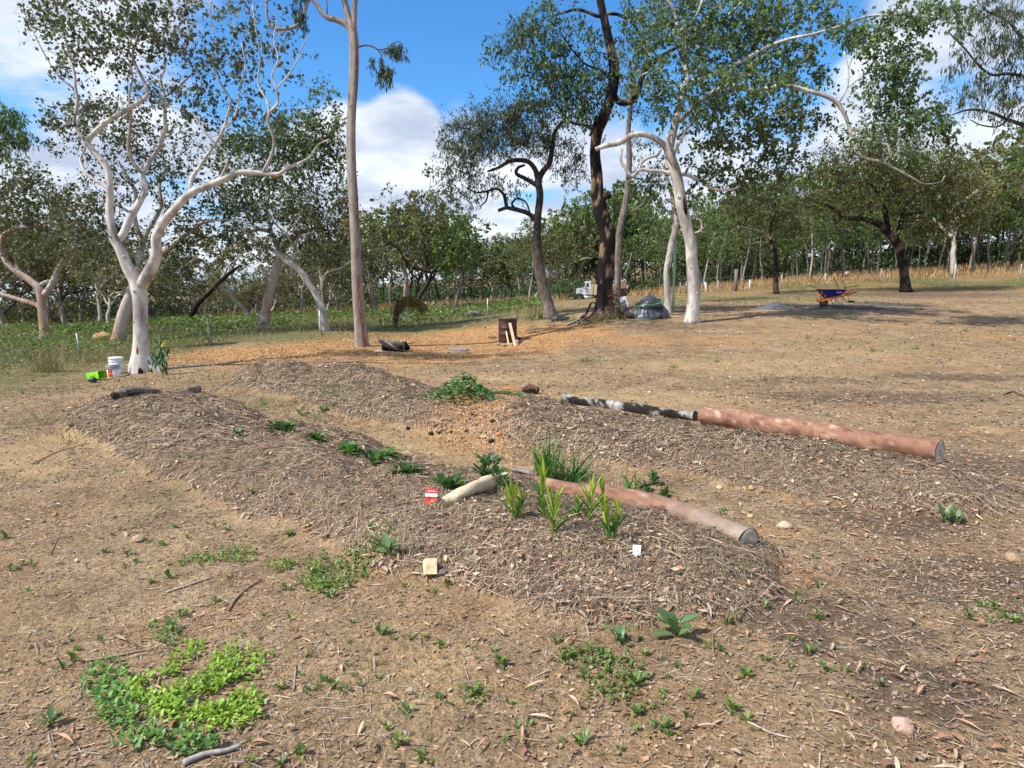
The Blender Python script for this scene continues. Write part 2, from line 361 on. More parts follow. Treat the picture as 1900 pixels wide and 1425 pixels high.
def ell(X, Y, px, py, rx, ry, soft=0.6):
    """soft ellipse on the real ground round the spot seen at photo pixel (px, py)"""
    c = hit(px, py, False); a = hit(px, py - ry, False); b = hit(px, min(py + ry, 1600), False)
    Rx = rx / FPX * c[1]; Ry = max(abs(a[1] - b[1]) / 2, 0.1)
    d = np.sqrt(((X - c[0]) / Rx) ** 2 + ((Y - c[1]) / Ry) ** 2)
    return 1 - sstep(1 - soft, 1 + soft, d)
def zones(X, Y):
    n1 = fbm(X * 0.7, Y * 0.7, 41, 4); n2 = fbm(X * 0.25, Y * 0.25, 43, 3)
    Z = {}
    def acc(lst, soft=0.6):
        m = np.zeros(X.shape)
        for (px, py, rx, ry, a) in lst: m = np.maximum(m, a * ell(X, Y, px, py, rx, ry, soft))
        return m
    Z['orange'] = acc([(430, 653, 120, 12, 1), (560, 650, 110, 22, 1), (700, 632, 120, 20, 1), (800, 648, 160, 24, 1), (930, 640, 120, 26, 1), (880, 612, 110, 12, 1), (1040, 620, 100, 22, .75),
                       (1180, 632, 90, 14, .5), (1340, 632, 90, 9, .5), (1420, 600, 160, 9, .3), (1460, 1060, 80, 30, .45), (1330, 990, 60, 20, .6), (1440, 985, 110, 22, .4),
                       (880, 780, 95, 42, .85), (1000, 870, 100, 16, .4), (960, 720, 40, 6, .7), (1850, 625, 60, 20, .45), (1500, 620, 120, 14, .35), (700, 690, 120, 10, .35)])
    Z['sand'] = acc([(110, 835, 130, 45, .9), (720, 830, 170, 36, .8), (900, 868, 120, 14, .8), (1200, 740, 240, 18, .8), (950, 700, 150, 10, .7), (1400, 680, 220, 18, .6), (1830, 797, 40, 9, .9), (60, 1300, 80, 40, .6),
                     (700, 1250, 200, 90, .5), (1600, 650, 160, 14, .5), (1450, 985, 130, 22, .5), (1450, 1330, 160, 40, .35)])
    Z['dark'] = acc([(1620, 738, 270, 14, .62), (1780, 700, 160, 9, .6), (1500, 705, 160, 8, .5), (1800, 860, 130, 30, .8), (1650, 960, 170, 34, .72), (1800, 1080, 220, 60, .75), (1520, 1150, 200, 70, .68), (1700, 1280, 200, 70, .6), (1450, 1060, 90, 30, .4),  # dark soil and litter, plus tree shade painted into the ground colour
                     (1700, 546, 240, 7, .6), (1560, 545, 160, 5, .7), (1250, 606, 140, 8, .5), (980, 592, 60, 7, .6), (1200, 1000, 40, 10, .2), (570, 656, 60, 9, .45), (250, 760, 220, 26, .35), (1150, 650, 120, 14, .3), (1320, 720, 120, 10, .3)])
    Z['green'] = acc([(60, 640, 320, 26, 1), (300, 610, 300, 20, 1), (620, 606, 220, 16, 1), (850, 592, 160, 14, 1), (1000, 580, 80, 12, .7), (60, 720, 120, 24, .5), (300, 720, 260, 12, .35), (20, 790, 60, 40, .5),
                      (1300, 555, 300, 7, .55), (1700, 525, 200, 7, .45), (1300, 668, 90, 9, .3), (1650, 648, 110, 10, .35), (560, 750, 110, 12, .4)])
    Z['asphalt'] = acc([(1475, 571, 60, 4, 1), (1560, 569, 80, 5, 1), (1650, 564, 90, 4, .7), (1670, 577, 26, 3, .5), (1730, 563, 60, 3, .4)], 0.5)
    Z['dry'] = np.maximum(sstep(33, 42, Y + 6 * (n2 - .5)), acc([(1700, 505, 300, 9, 1), (1250, 540, 200, 10, .8), (90, 680, 110, 12, .4)]))
    Z['mist'] = n1
    return Z
ZN = zones(GX, GY); ma_, mb_, _, _ = mound_masks(GX, GY)
nearm = (np.abs(GX) < 8) & (GY > 1) & (GY < 15)
straw_ = nearm * np.maximum(sstep(0.02, 0.25, ma_), sstep(0.02, 0.25, mb_) * (1 - 0.8 * ell(GX, GY, 880, 785, 95, 42)))
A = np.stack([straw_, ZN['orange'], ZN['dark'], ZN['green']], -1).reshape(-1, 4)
B = np.stack([ZN['sand'], ZN['asphalt'], ZN['dry'], np.ones(GX.shape)], -1).reshape(-1, 4)

def m_ground(t):
    p = oc(t)
    a = t.attr('mA'); sa = t.new('ShaderNodeSeparateColor'); t.l.new(a.outputs['Color'], sa.inputs[0])
    b = t.attr('mB'); sb = t.new('ShaderNodeSeparateColor'); t.l.new(b.outputs['Color'], sb.inputs[0])
    nbig = t.noise(p, 0.8, 7, 0.62); nmid = t.noise(p, 5.5, 7, 0.7); nfin = t.noise(p, 38, 6, 0.72); ngr = t.noise(p, 160, 3, 0.6)
    vr = t.voro(p, 75, 'Color'); vd = t.voro(p, 75, 'Distance'); sv = t.new('ShaderNodeSeparateColor'); t.l.new(vr, sv.inputs[0])
    vr2 = t.voro(p, 22, 'Color'); vd2 = t.voro(p, 22, 'Distance'); sv2 = t.new('ShaderNodeSeparateColor'); t.l.new(vr2, sv2.inputs[0])
    c = t.mix(t.ramp(nbig, 0.35, 0.65), (0.300, 0.200, 0.108), (0.380, 0.270, 0.155))
    c = t.mix(t.ramp(nmid, 0.42, 0.72, 0, 0.65), c, (0.20, 0.125, 0.066))
    nl = t.noise(p, 1.7, 7, 0.68); nx = t.noise(t.mapping(p, (1, 1, 1), (0, 0, 0), (13, 7, 0)), 0.55, 7, 0.66)
    c = t.mix(t.ramp(nl, 0.52, 0.66, 0, 0.6), c, (0.155, 0.105, 0.065)); c = t.mix(t.ramp(nx, 0.55, 0.68, 0, 0.55), c, (0.17, 0.155, 0.075)); c = t.mix(t.ramp(nx, 0.44, 0.34, 0, 0.45), c, (0.38, 0.22, 0.11))
    def fac(m, thr=0.5, amt=0.75, soft=0.16, n=nmid):
        return t.ramp(t.math('ADD', m, t.math('MULTIPLY', t.math('SUBTRACT', n, 0.5), amt)), thr - soft, thr + soft)
    c = t.mix(t.math('MULTIPLY', fac(sb.outputs[0], 0.42, 1.2, 0.3), 0.85), c, t.mix(nfin, (0.44, 0.31, 0.165), (0.38, 0.255, 0.13)))
    c = t.mix(t.math('MULTIPLY', fac(sa.outputs[2], 0.42, 1.7, 0.26), 0.78), c, t.mix(nfin, (0.085, 0.062, 0.045), (0.14, 0.10, 0.07)))  # dark earth tone, also carries the painted shade under the trees
    orr = t.mix(sv2.outputs[0], t.mix(nfin, (0.47, 0.235, 0.08), (0.35, 0.155, 0.05)), (0.46, 0.28, 0.13))
    orr = t.mix(t.ramp(nbig, 0.55, 0.7), orr, (0.30, 0.115, 0.04))
    c = t.mix(t.math('MULTIPLY', fac(sa.outputs[1], 0.45, 1.0, 0.25), 0.92), c, orr)
    c = t.mix(t.math('MULTIPLY', fac(a.outputs['Alpha'], 0.5, 1.5, 0.2), 0.8), c, t.mix(nfin, (0.075, 0.105, 0.03), (0.17, 0.15, 0.06)))
    dry = t.mix(t.ramp(t.noise(p, 0.22, 5, 0.6), 0.4, 0.6), t.mix(nmid, (0.33, 0.19, 0.085), (0.24, 0.16, 0.07)), (0.13, 0.13, 0.045))
    c = t.mix(t.math('MULTIPLY', fac(sb.outputs[2], 0.5, 0.6, 0.2), 0.95), c, dry)
    c = t.mix(t.math('MULTIPLY', fac(sb.outputs[1], 0.45, 0.7, 0.1), 0.92), c, t.mix(nfin, (0.05, 0.052, 0.056), (0.11, 0.108, 0.105)))
    c = t.mix(fac(sa.outputs[0], 0.45, 0.6, 0.2), c, t.mix(nfin, (0.15, 0.105, 0.067), (0.26, 0.185, 0.12)))
    # grit: pale and dark grains
    c = t.mix(t.math('MULTIPLY', t.ramp(sv.outputs[0], 0.78, 0.86), t.ramp(vd, 0.45, 0.3)), c, t.mix(1.0, c, (1.55, 1.5, 1.45), 'MULTIPLY'))
    c = t.mix(t.math('MULTIPLY', t.ramp(sv.outputs[1], 0.80, 0.86), t.ramp(vd, 0.5, 0.35)), c, t.mix(1.0, c, (0.5, 0.45, 0.42), 'MULTIPLY'))
    c = t.mix(t.math('MULTIPLY', t.ramp(sv2.outputs[1], 0.90, 0.94), t.ramp(vd2, 0.35, 0.25)), c, (0.42, 0.31, 0.2))
    c = t.mix(t.math('MULTIPLY', t.ramp(sv2.outputs[2], 0.965, 0.985), t.ramp(vd2, 0.42, 0.3)), c, (0.08, 0.06, 0.05))
    f = t.math('MULTIPLY', t.ramp(nfin, 0.25, 0.75, 0.58, 1.38), t.ramp(t.noise(p, 2.4, 6, 0.7), 0.3, 0.7, 0.80, 1.14)); cmb = t.new('ShaderNodeCombineColor'); [t.put(cmb.inputs[i], f) for i in range(3)]
    c = t.mix(1.0, c, cmb.outputs[0], 'MULTIPLY')
    h = t.math('ADD', t.math('MULTIPLY', nmid, 1.2), t.math('ADD', t.math('MULTIPLY', nfin, 0.6), t.math('MULTIPLY', t.math('SUBTRACT', 1.0, vd), 0.22)))
    h = t.math('ADD', h, t.math('MULTIPLY', t.math('SUBTRACT', 1.0, vd2), 0.35))
    return bsdf(t, c, 0.95, h, 0.03, 1.0, 0.12)
M_GROUND = mat('dry_soil', m_ground)
V = np.stack([GX, GY, GZ], -1).reshape(-1, 3)
i = np.arange(ny_ - 1)[:, None]; j = np.arange(nx_ - 1)[None]
Q = np.stack([i * nx_ + j, i * nx_ + j + 1, (i + 1) * nx_ + j + 1, (i + 1) * nx_ + j], -1).reshape(-1, 4)
g = Acc().add(V, Q); ground = solo('ground', g, M_GROUND, (0, 0, 0), kind='structure', label='bare dry soil with orange gravel, mulch beds and patchy weeds')
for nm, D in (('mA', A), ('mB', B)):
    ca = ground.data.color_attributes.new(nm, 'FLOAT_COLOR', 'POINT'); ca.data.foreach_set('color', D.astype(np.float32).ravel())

# ================================================================== leaf and blade builders (vectorised)
def leaves(acc, base, d, L, W, up_=None, droop=0.0, fold=0.15, sec=5, col=(0.05, 0.1, 0.02), peak=0.45, tipw=0.0):
    """folded leaf strips: base (N,3), direction (N,3), length, width"""
    base = np.asarray(base, float); N = len(base); d = unit(np.asarray(d, float)); L = np.broadcast_to(L, (N,)); W = np.broadcast_to(W, (N,))
    U = np.tile(np.array([0, 0, 1.0]), (N, 1)) if up_ is None else np.asarray(up_, float)
    side = unit(np.cross(d, U) + 1e-6); nrm = unit(np.cross(side, d))
    droop = np.broadcast_to(droop, (N,))
    t = np.linspace(0, 1, sec); ex = math.log(0.5) / math.log(peak); wp = np.sin(np.pi * t ** ex) * (1 - tipw) + tipw * (1 - t); wp[0] = 0.12; wp[-1] = 0.02
    P = base[:, None] + d[:, None] * (L[:, None] * t)[..., None] - np.array([0, 0, 1.0])[None, None] * (droop * L)[:, None, None] * (t ** 2)[None, :, None]
    hw = (W[:, None] * wp[None]) / 2
    Lf = P - side[:, None] * hw[..., None] + nrm[:, None] * (hw * fold * 2)[..., None]; Rt = P + side[:, None] * hw[..., None] + nrm[:, None] * (hw * fold * 2)[..., None]
    V = np.stack([Lf, P, Rt], 2)  # N,sec,3,3
    b = np.arange(N)[:, None, None] * sec * 3; s = np.arange(sec - 1)[None, :, None] * 3; k = np.arange(2)[None, None]
    q = np.stack([b + s + k, b + s + k + 1, b + s + 3 + k + 1, b + s + 3 + k], -1).reshape(-1, 4)
    C = np.asarray(col, float)
    if C.ndim == 1: C = np.tile(C[:3], (N, 1))
    C = np.repeat(C[:, None], sec * 3, 1); C = C * (0.88 + 0.24 * np.tile(np.array([0, 1, 0]), sec))[None, :, None]
    acc.add(V.reshape(-1, 3), q, col=C.reshape(-1, 3)); return acc
def blades(acc, base, d, L, W, droop=0.3, sec=4, col=(0.2, 0.15, 0.08), facing=None):
    base = np.asarray(base, float); N = len(base); d = unit(np.asarray(d, float)); L = np.broadcast_to(L, (N,)); W = np.broadcast_to(W, (N,)); droop = np.broadcast_to(droop, (N,))
    t = np.linspace(0, 1, sec); f = unit(rng.normal(size=(N, 3))) if facing is None else facing
    side = unit(np.cross(d, f) + 1e-6)
    P = base[:, None] + d[:, None] * (L[:, None] * t)[..., None] - np.array([0, 0, 1.0]) * ((droop * L)[:, None] * t ** 2)[..., None]
    hw = (W[:, None] / 2) * np.maximum(1 - t ** 2, 0.15)[None]
    V = np.stack([P - side[:, None] * hw[..., None], P + side[:, None] * hw[..., None]], 2)
    b = np.arange(N)[:, None] * sec * 2; s = np.arange(sec - 1)[None] * 2
    q = np.stack([b + s, b + s + 1, b + s + 3, b + s + 2], -1).reshape(-1, 4)
    C = np.asarray(col, float); C = np.tile(C[:3], (N, 1)) if C.ndim == 1 else C
    acc.add(V.reshape(-1, 3), q, col=np.repeat(C, sec * 2, 0)); return acc
def flakes(acc, c, a, L, W, col, nrm=None):
    """diamond quads"""
    N = len(c); a = unit(a); n = unit(rng.normal(size=(N, 3))) if nrm is None else nrm
    s = unit(np.cross(a, n) + 1e-6); L = np.broadcast_to(L, (N,))[:, None] / 2; W = np.broadcast_to(W, (N,))[:, None] / 2
    V = np.stack([c - a * L, c + s * W - a * L * 0.1, c + a * L, c - s * W - a * L * 0.1], 1).reshape(-1, 3)
    C = np.asarray(col, float); C = np.tile(C[:3], (N, 1)) if C.ndim == 1 else C
    acc.add(V, np.arange(4 * N).reshape(-1, 4), col=np.repeat(C, 4, 0)); return acc
def sprays(lf, tw, tips, tdir, K, spread, L, W, droop, pal, tw_col, tw_w=0.006, m=4, tvar=0.25):
    """leafy sprays: every tip forks into m fine twiglets that carry the leaves"""
    n = len(tips); i1 = np.repeat(np.arange(n), m); d = unit(rng.normal(size=(n * m, 3)) + tdir[i1] * 0.6 - np.array([0, 0, .35]) * droop)
    ln = spread * (1.0 + 1.4 * rng.random(n * m)); sz = (0.6 + 0.8 * rng.random(n))[i1]; ln = ln * sz
    b = tips[i1] - tdir[i1] * 0.1 * spread; blades(tw, b, d, ln * 1.05, tw_w, 0.25 * droop, 3, tw_col)
    kk = max(int(round(K / m)), 1); i2 = np.repeat(np.arange(n * m), kk); N = len(i2); u = 0.25 + 0.85 * rng.random(N) ** 0.8
    c = b[i2] + d[i2] * (ln[i2] * u)[:, None] + rng.normal(size=(N, 3)) * spread * 0.22; c[:, 2] -= 0.25 * droop * ln[i2] * u * u
    ax = d[i2] * 0.5 + rng.normal(size=(N, 3)) * 0.8; ax[:, 2] -= droop * 2.4; Lr = L * (0.45 + 0.95 * rng.random(N)); tone = (1 - tvar + 2 * tvar * rng.random(n))[i1][i2][:, None]
    flakes(lf, c, ax, Lr, Lr * W / L * (0.7 + .6 * rng.random(N)), pick(pal, N, 0.32) * tone)
def pick(pal, N, var=0.2, w=None):
    pal = np.asarray(pal, float); k = rng.choice(len(pal), N, p=w); return pal[k] * (1 + (rng.random((N, 1)) - 0.5) * 2 * var)
# ================================================================== TREES
GEN = bool(globals().get('GENQ', 0))
def smooth_path(P, sub=4, jit=0.0):
    P = np.asarray(P, float); n = len(P)
    if n < 3: sub = 2
    Q = np.vstack([2 * P[0] - P[1], P, 2 * P[-1] - P[-2]]); out = []
    for k in range(n - 1):
        p0, p1, p2, p3 = Q[k], Q[k + 1], Q[k + 2], Q[k + 3]
        for s in range(sub):
            t = s / sub; out.append(0.5 * ((2 * p1) + (p2 - p0) * t + (2 * p0 - 5 * p1 + 4 * p2 - p3) * t * t + (3 * p1 - p0 - 3 * p2 + p3) * t ** 3))
    out.append(P[-1]); out = np.array(out); out[:, 3] = np.maximum(out[:, 3], 0.003)
    if jit: out[1:-1, :3] += rng.normal(size=(len(out) - 2, 3)) * jit * out[1:-1, 3:4]
    return out
DARK_OLIVE = [(0.066, 0.086, 0.046), (0.092, 0.110, 0.058), (0.080, 0.094, 0.060), (0.112, 0.118, 0.060)]
GREEN = [(0.072, 0.128, 0.032), (0.10, 0.165, 0.04), (0.058, 0.105, 0.032), (0.135, 0.19, 0.055), (0.07, 0.105, 0.05)]
OLIVE = [(0.092, 0.105, 0.030), (0.125, 0.132, 0.034), (0.07, 0.084, 0.028), (0.145, 0.125, 0.036)]
BLUEG = [(0.070, 0.105, 0.054), (0.092, 0.130, 0.066), (0.056, 0.084, 0.044), (0.11, 0.15, 0.068)]
def bark_white(V, u, a):
    n = fbm(V[:, 0] * 3 + V[:, 2] * 0.7, V[:, 1] * 3 + V[:, 2] * 1.5, 51, 4)[:, None]; m = fbm(V[:, 0] * 9 + V[:, 2] * 2, V[:, 1] * 9 - V[:, 2] * 3, 52, 3)[:, None]
    c = np.array([0.64, 0.60, 0.545]) * (1 - sstep(.42, .66, n)) + np.array([0.40, 0.36, 0.33]) * sstep(.42, .66, n)
    return c * (1 - 0.38 * sstep(.56, .68, m))
def bark_pink(V, u, a):
    n = fbm(V[:, 0] * 2 + V[:, 2] * 0.5, V[:, 1] * 2 + V[:, 2] * .9, 53, 4)[:, None]
    k = sstep(.42, .62, n); return np.array([0.50, 0.44, 0.40]) * (1 - k) + np.array([0.42, 0.27, 0.19]) * k
def bark_grey(V, u, a):
    n = fbm(V[:, 0] * 4, V[:, 2] * 1.5, 54, 3)[:, None]; return np.array([0.25, 0.22, 0.195]) * (0.8 + 0.5 * n)
def bark_black(V, u, a):
    n = fbm(V[:, 0] * 5 + V[:, 1] * 3, V[:, 2] * 2.2, 55, 4)[:, None]; c = np.array([0.016, 0.014, 0.014]) * (0.7 + 0.8 * n)
    k = sstep(.60, .68, n); return c * (1 - k) + np.array([0.13, 0.085, 0.06]) * k
def bark_burnt(V, u, a):
    z = V[:, 2:3]; n = fbm(V[:, 0] * 9 + V[:, 1] * 7, V[:, 2] * 2.6, 56, 4)[:, None]
    c = np.array([0.018, 0.015, 0.015]) * (0.6 + 0.9 * n)
    k = sstep(.585, .64, n + 0.08 * sstep(2.6, 0.9, z)); c = c * (1 - k) + np.array([0.24, 0.16, 0.11]) * (0.6 + 0.8 * n) * k
    return c
def bark_dark(V, u, a):
    z = V[:, 2:3]; n = fbm(V[:, 0] * 6, V[:, 2] * 2.2, 57, 4)[:, None]; k = sstep(4.2, 1.5, z)
    return (np.array([0.055, 0.047, 0.045]) * (1 - k) + np.array([0.20, 0.165, 0.14]) * k) * (0.6 + 0.9 * n)

class Tree:
    def __init__(s, name, label, Y, base, bark, barkm, group=None, leafpal=GREEN, L=0.10, W=0.055, K=16, spread=0.18, droop=0.3, rings=14, jit=0.12):
        s.name, s.label, s.Y, s.bark, s.barkm = name, label, Y, bark, barkm
        b = hit(*base) if Y is None else at(base[0], Y)
        s.Y = Y if Y else b[1]; s.base = b; s.trunk = Acc(); s.br = Acc(); s.tw = Acc(); s.lf = Acc(); s.skel = []; s.skr = []
        s.p = dict(pal=leafpal, L=L, W=W, K=K, spread=spread, droop=droop); s.group = group; s.rings = rings; s.jit = jit; s.first = True
        s.limbs = []
    def path(s, pts, sub=4, limb=False, rfn=None):
        P = []
        for q in pts:
            px, py, r = q[:3]; dy = q[3] if len(q) > 3 else 0
            w_ = up(px, py, s.Y + dy); P.append([*w_, r / FPX * (s.Y + dy)])
        P = np.array(P)
        if s.first:
            b = s.base.copy(); P[0, :3] = b - np.array([0, 0, 0.05])
        P = smooth_path(P, sub, 0)
        P[1:-1, :3] += rng.normal(size=(len(P) - 2, 3)) * (s.jit * 0.25 * P[1:-1, 3:4]) * (P[1:-1, 3:4] < 0.07)
        rough = s.barkm is M_ROUGH; sd_ = rng.random() * 50
        if rfn is None and P[:, 3].max() > 0.05: rfn = (lambda u, a: 1 + (0.30 if rough else 0.07) * (fbm(np.cos(a) * 1.6 + u * 9 + sd_, np.sin(a) * 1.6 + u * 14, 77, 3) - 0.5)); s.rf = True
        n = s.rings if P[:, 3].max() > 0.05 else 8
        if s.first:
            flare = np.linspace(0, 1, len(P))
            z0 = P[0, 2]; k = 1 + s.flare * np.exp(-(P[:, 2] - z0) / 0.20); P[:, 3] *= k
            r1 = rfn; rfn = lambda u, a: (r1(u, a) if r1 else 1) + 0.05 * np.sin(a * 3 + 1.3 + u * 5) + 0.03 * np.sin(a * 5 - u * 9)
        acc = s.trunk if (s.first or limb) else s.br
        if not (s.first or limb):
            acc = Acc(); acc.tube(P[:, :3], P[:, 3], n, colfn=s.bark, rfn=rfn)
            if P[:, 3].max() > 0.035: s.limbs.append(acc)
            else: s.br.merge(acc)
        else: acc.tube(P[:, :3], P[:, 3], n, colfn=s.bark, rfn=rfn)
        s.first = False
        s.skel += [p for p in P[::1, :3]]; s.skr += [r for r in P[::1, 3]]
        return s
    def clumps(s, lst, **kw):
        """foliage clumps: (px, py, rx, ry, count, dy[, depth radius])"""
        p = {**s.p, **kw}; C = []
        for q in lst:
            px, py, rx, ry, n = q[:5]; dy = q[5] if len(q) > 5 else 0; Y = s.Y + dy; dr = q[6] if len(q) > 6 else max(rx, ry) / FPX * Y * 0.8
            a = rng.random(n) * 2 * np.pi; r = np.sqrt(rng.random(n))
            for k in range(n):
                u_, v_ = r[k] * math.cos(a[k]), r[k] * math.sin(a[k])
                C.append(up(px + rx * u_, py + ry * v_, Y + rng.normal() * dr * 0.6))
        C = np.array(C); S = np.array(s.skel); SR = np.array(s.skr); cap = 9000
        buf = np.zeros((len(S) + 5 * len(C), 3)); buf[:len(S)] = S; m = len(S); rr = np.zeros(len(buf)); rr[:m] = SR
        dist0 = np.array([np.min(np.sum((S - c) ** 2, 1)) for c in C]); order = np.argsort(dist0)
        tip = []; td = []
        for k in order:
            c = C[k]; dd = np.sum((buf[:m] - c) ** 2, 1) + 0.6 * np.maximum(buf[:m, 2] - c[2], 0) ** 2; j = int(np.argmin(dd)); b = buf[j]; L_ = math.sqrt(dd[j])
            r0 = min(rr[j] * 0.6, 0.006 + 0.008 * L_); r0 = max(r0, 0.0065)
            nrm = rng.normal(size=3) * 0.16 * L_; mid1 = b + (c - b) * 0.35 + nrm + np.array([0, 0, 0.05 * L_]); mid2 = b + (c - b) * 0.72 + nrm * 0.6 + rng.normal(size=3) * 0.07 * L_
            P = np.array([b, mid1, mid2, c]); s.tw.tube(P, [r0, r0 * 0.8, r0 * 0.55, r0 * 0.3], 3 if r0 < 0.012 else 5, colfn=None, col=s.twcol, cap=False)
            buf[m:m + 3] = P[1:]; rr[m:m + 3] = [r0 * 0.8, r0 * 0.6, r0 * 0.5]; m += 3
            tip.append(c); td.append(unit(c - mid2))
        tip = np.array(tip); td = np.array(td); sprays(s.lf, s.tw, tip, td, p['K'] * s.dens, p['spread'], p['L'] * .9, p['W'] * .9, p['droop'], p['pal'], s.twcol, 0.0055 * s.Y / 16)
        return s
    twcol = (0.2, 0.17, 0.15); flare = 0.35; dens = 2.0
    def knots(s, lst, col=(0.10, 0.075, 0.06)):
        for (px, py, r, k) in lst:
            c = up(px, py, s.Y); rr = r / FPX * s.Y; j = int(np.argmin(np.sum((np.array(s.skel) - c) ** 2, 1))); p0, R0 = s.skel[j], s.skr[j]; d = unit(np.array([k, -1.0, .35]))
            s.trunk.tube([p0 + d * R0 * .6, p0 + d * (R0 * 1.0), p0 + d * (R0 * 1.0 + rr * .5), p0 + d * (R0 + rr * .9)], [rr * 1.5, rr * 1.1, rr * .8, rr * .5], 9, colfn=s.bark)
            s.trunk.tube([p0 + d * (R0 + rr * .88), p0 + d * (R0 + rr * .94)], [rr * .44, rr * .35], 8, col=col)
        return s
    def done(s):
        t = thing(s.name, s.label, 'tree', s.base, s.group)
        tr = part('trunk', s.trunk, s.barkm, t)
        for a in s.limbs: part('limb', a, s.barkm, t)
        if s.br.v: s.tw.merge(s.br)
        if s.tw.v: part('twigs', s.tw, s.barkm, t, kind='stuff')
        if s.lf.v: part('crown', s.lf, M_LEAF, t, smooth=False)
        return t

# ---- big white gum on the left
T = Tree('gum_tree', 'big white gum with low fork and flared hollow base beside the buckets', 15.5, (264, 690), bark_white, M_SMOOTH, leafpal=DARK_OLIVE, L=0.10, W=0.075, K=8, spread=0.16, droop=0.2)
T.twcol = (0.40, 0.36, 0.32)
T.path([(264, 690, 15), (263, 672, 15.5), (262, 645, 14), (261, 600, 12.6), (261, 560, 12.8), (259, 540, 13.5), (252, 520, 11.5), (240, 500, 10.5), (231, 480, 9.6), (222, 460, 8.8), (212, 442, 7.6), (203, 398, 6.8), (204, 361, 6.2), (201, 320, 5.8), (190, 300, 5.4), (173, 280, 5), (160, 263, 5)])
T.path([(160, 263, 4.8), (177, 245, 4.6), (199, 225, 4.4), (228, 208, 4.2), (254, 192, 3.8), (273, 176, 3.4), (265, 147, 3), (252, 122, 2.6), (246, 100, 2.4), (254, 74, 2.1), (259, 37, 1.8), (252, -10, 1.4)], limb=True)
T.path([(160, 263, 3.6), (144, 243, 3.4), (138, 221, 3.2), (144, 192, 3), (140, 162, 2.6), (138, 136, 2.2), (129, 103, 1.9), (122, 74, 1.6), (110, 37, 1.3), (104, -5, 1)])
T.path([(138, 165, 1.6), (107, 140, 1.5), (88, 110, 1.3), (70, 77, 1.2), (55, 44, 1), (40, 15, .8)])
T.path([(204, 352, 2.6, .2), (180, 336, 2.6, .4), (160, 322, 2.4, .5), (149, 296, 2, .6), (158, 274, 1.8, .6), (150, 250, 1.4, .8)])
T.path([(226, 470, 8.5), (217, 448, 7.5, .2), (228, 436, 7, .3), (240, 408, 6.4, .4), (258, 376, 5.8, .5), (269, 350, 5.4, .6), (264, 322, 5, .7)], limb=True)
T.path([(264, 324, 4.4, .7), (280, 296, 4, .8), (296, 272, 3.7, .9), (306, 240, 3.4, 1), (306, 206, 3, 1), (304, 177, 2.8, 1.1), (298, 147, 2.5, 1.1), (306, 122, 2.2, 1.2), (302, 74, 1.9, 1.2), (310, 37, 1.6, 1.2), (306, -10, 1.2, 1.2)])
T.path([(304, 180, 2, 1.1), (321, 170, 2, 1), (335, 158, 1.8, .9), (354, 140, 1.5, .8), (372, 131, 1.2, .7), (390, 110, .9, .7)])
T.path([(264, 322, 3.4, .7), (248, 302, 3.2, .5), (238, 276, 2.8, .3), (241, 240, 2.5, .2), (243, 206, 2.2, .1), (240, 177, 1.9, 0), (246, 140, 1.5, 0), (235, 100, 1.1, 0)])
T.path([(263, 530, 11), (273, 512, 10.8, -.2), (284, 490, 10, -.3), (291, 466, 9, -.4), (290, 440, 8.6, -.5), (306, 409, 7.8, -.6), (332, 380, 7, -.7), (354, 358, 6.6, -.8), (383, 346, 6, -.8), (413, 333, 5.6, -.9), (442, 320, 5.2, -.9), (479, 321, 4.7, -.9), (516, 323, 3.8, -1), (531, 313, 3.1, -1), (553, 304, 2.6, -1), (575, 291, 2, -1), (590, 269, 1.5, -1), (612, 258, 1, -1)], limb=True)
T.path([(351, 360, 3.6, -.8), (355, 332, 3.5, -.7), (368, 313, 3.4, -.6), (387, 284, 3.1, -.5), (402, 262, 2.8, -.4), (416, 236, 2.6, -.3), (424, 206, 2.4, -.3), (427, 184, 2.1, -.2), (405, 147, 1.8, -.2), (394, 110, 1.6, 0), (398, 74, 1.4, 0), (390, 22, 1.1, 0), (392, -10, .9, 0)])
T.path([(416, 238, 1.6, -.3), (431, 225, 1.6, -.4), (441, 196, 1.5, -.5), (446, 160, 1.3, -.5), (455, 120, 1.1, -.5), (448, 80, .9, -.5)])
T.path([(487, 322, 3.2, -.9), (492, 312, 3, -1), (505, 284, 2.8, -1.1), (508, 258, 2.6, -1.2), (497, 228, 2.4, -1.2), (501, 208, 2.2, -1.3), (516, 190, 2, -1.3), (512, 162, 1.8, -1.4), (505, 140, 1.6, -1.4), (516, 110, 1.3, -1.5), (508, 74, 1.1, -1.5), (514, 37, .9, -1.5)])
T.path([(498, 230, 2, -1.2), (497, 192, 1.8, -1.1), (479, 155, 1.6, -1), (483, 110, 1.3, -1), (475, 55, 1.1, -1), (468, 10, .9, -1)])
T.path([(513, 165, 1.4, -1.4), (538, 136, 1.3, -1.5), (553, 110, 1.1, -1.6), (562, 85, .9, -1.6), (574, 66, .7, -1.6)])
T.path([(406, 336, 2, -.9), (420, 306, 1.9, -1), (420, 284, 1.7, -1), (398, 265, 1.5, -1.1), (380, 245, 1.3, -1.2), (368, 228, 1.2, -1.2), (354, 206, .9, -1.2)])
T.clumps([(120, 25, 75, 45, 48), (215, 35, 70, 50, 56), (310, 30, 80, 55, 56), (170, 110, 70, 40, 26), (250, 95, 55, 50, 26), (335, 110, 75, 55, 34), (420, 60, 55, 60, 22), (490, 40, 60, 50, 16), (545, 90, 30, 60, 9), (470, 150, 45, 50, 12), (340, 190, 70, 40, 22), (400, 215, 60, 40, 14), (130, 110, 40, 50, 12), (70, 40, 30, 40, 9), (300, -60, 240, 50, 40), (480, 200, 40, 40, 6), (150, 240, 40, 40, 6), (440, 110, 60, 40, 12)])
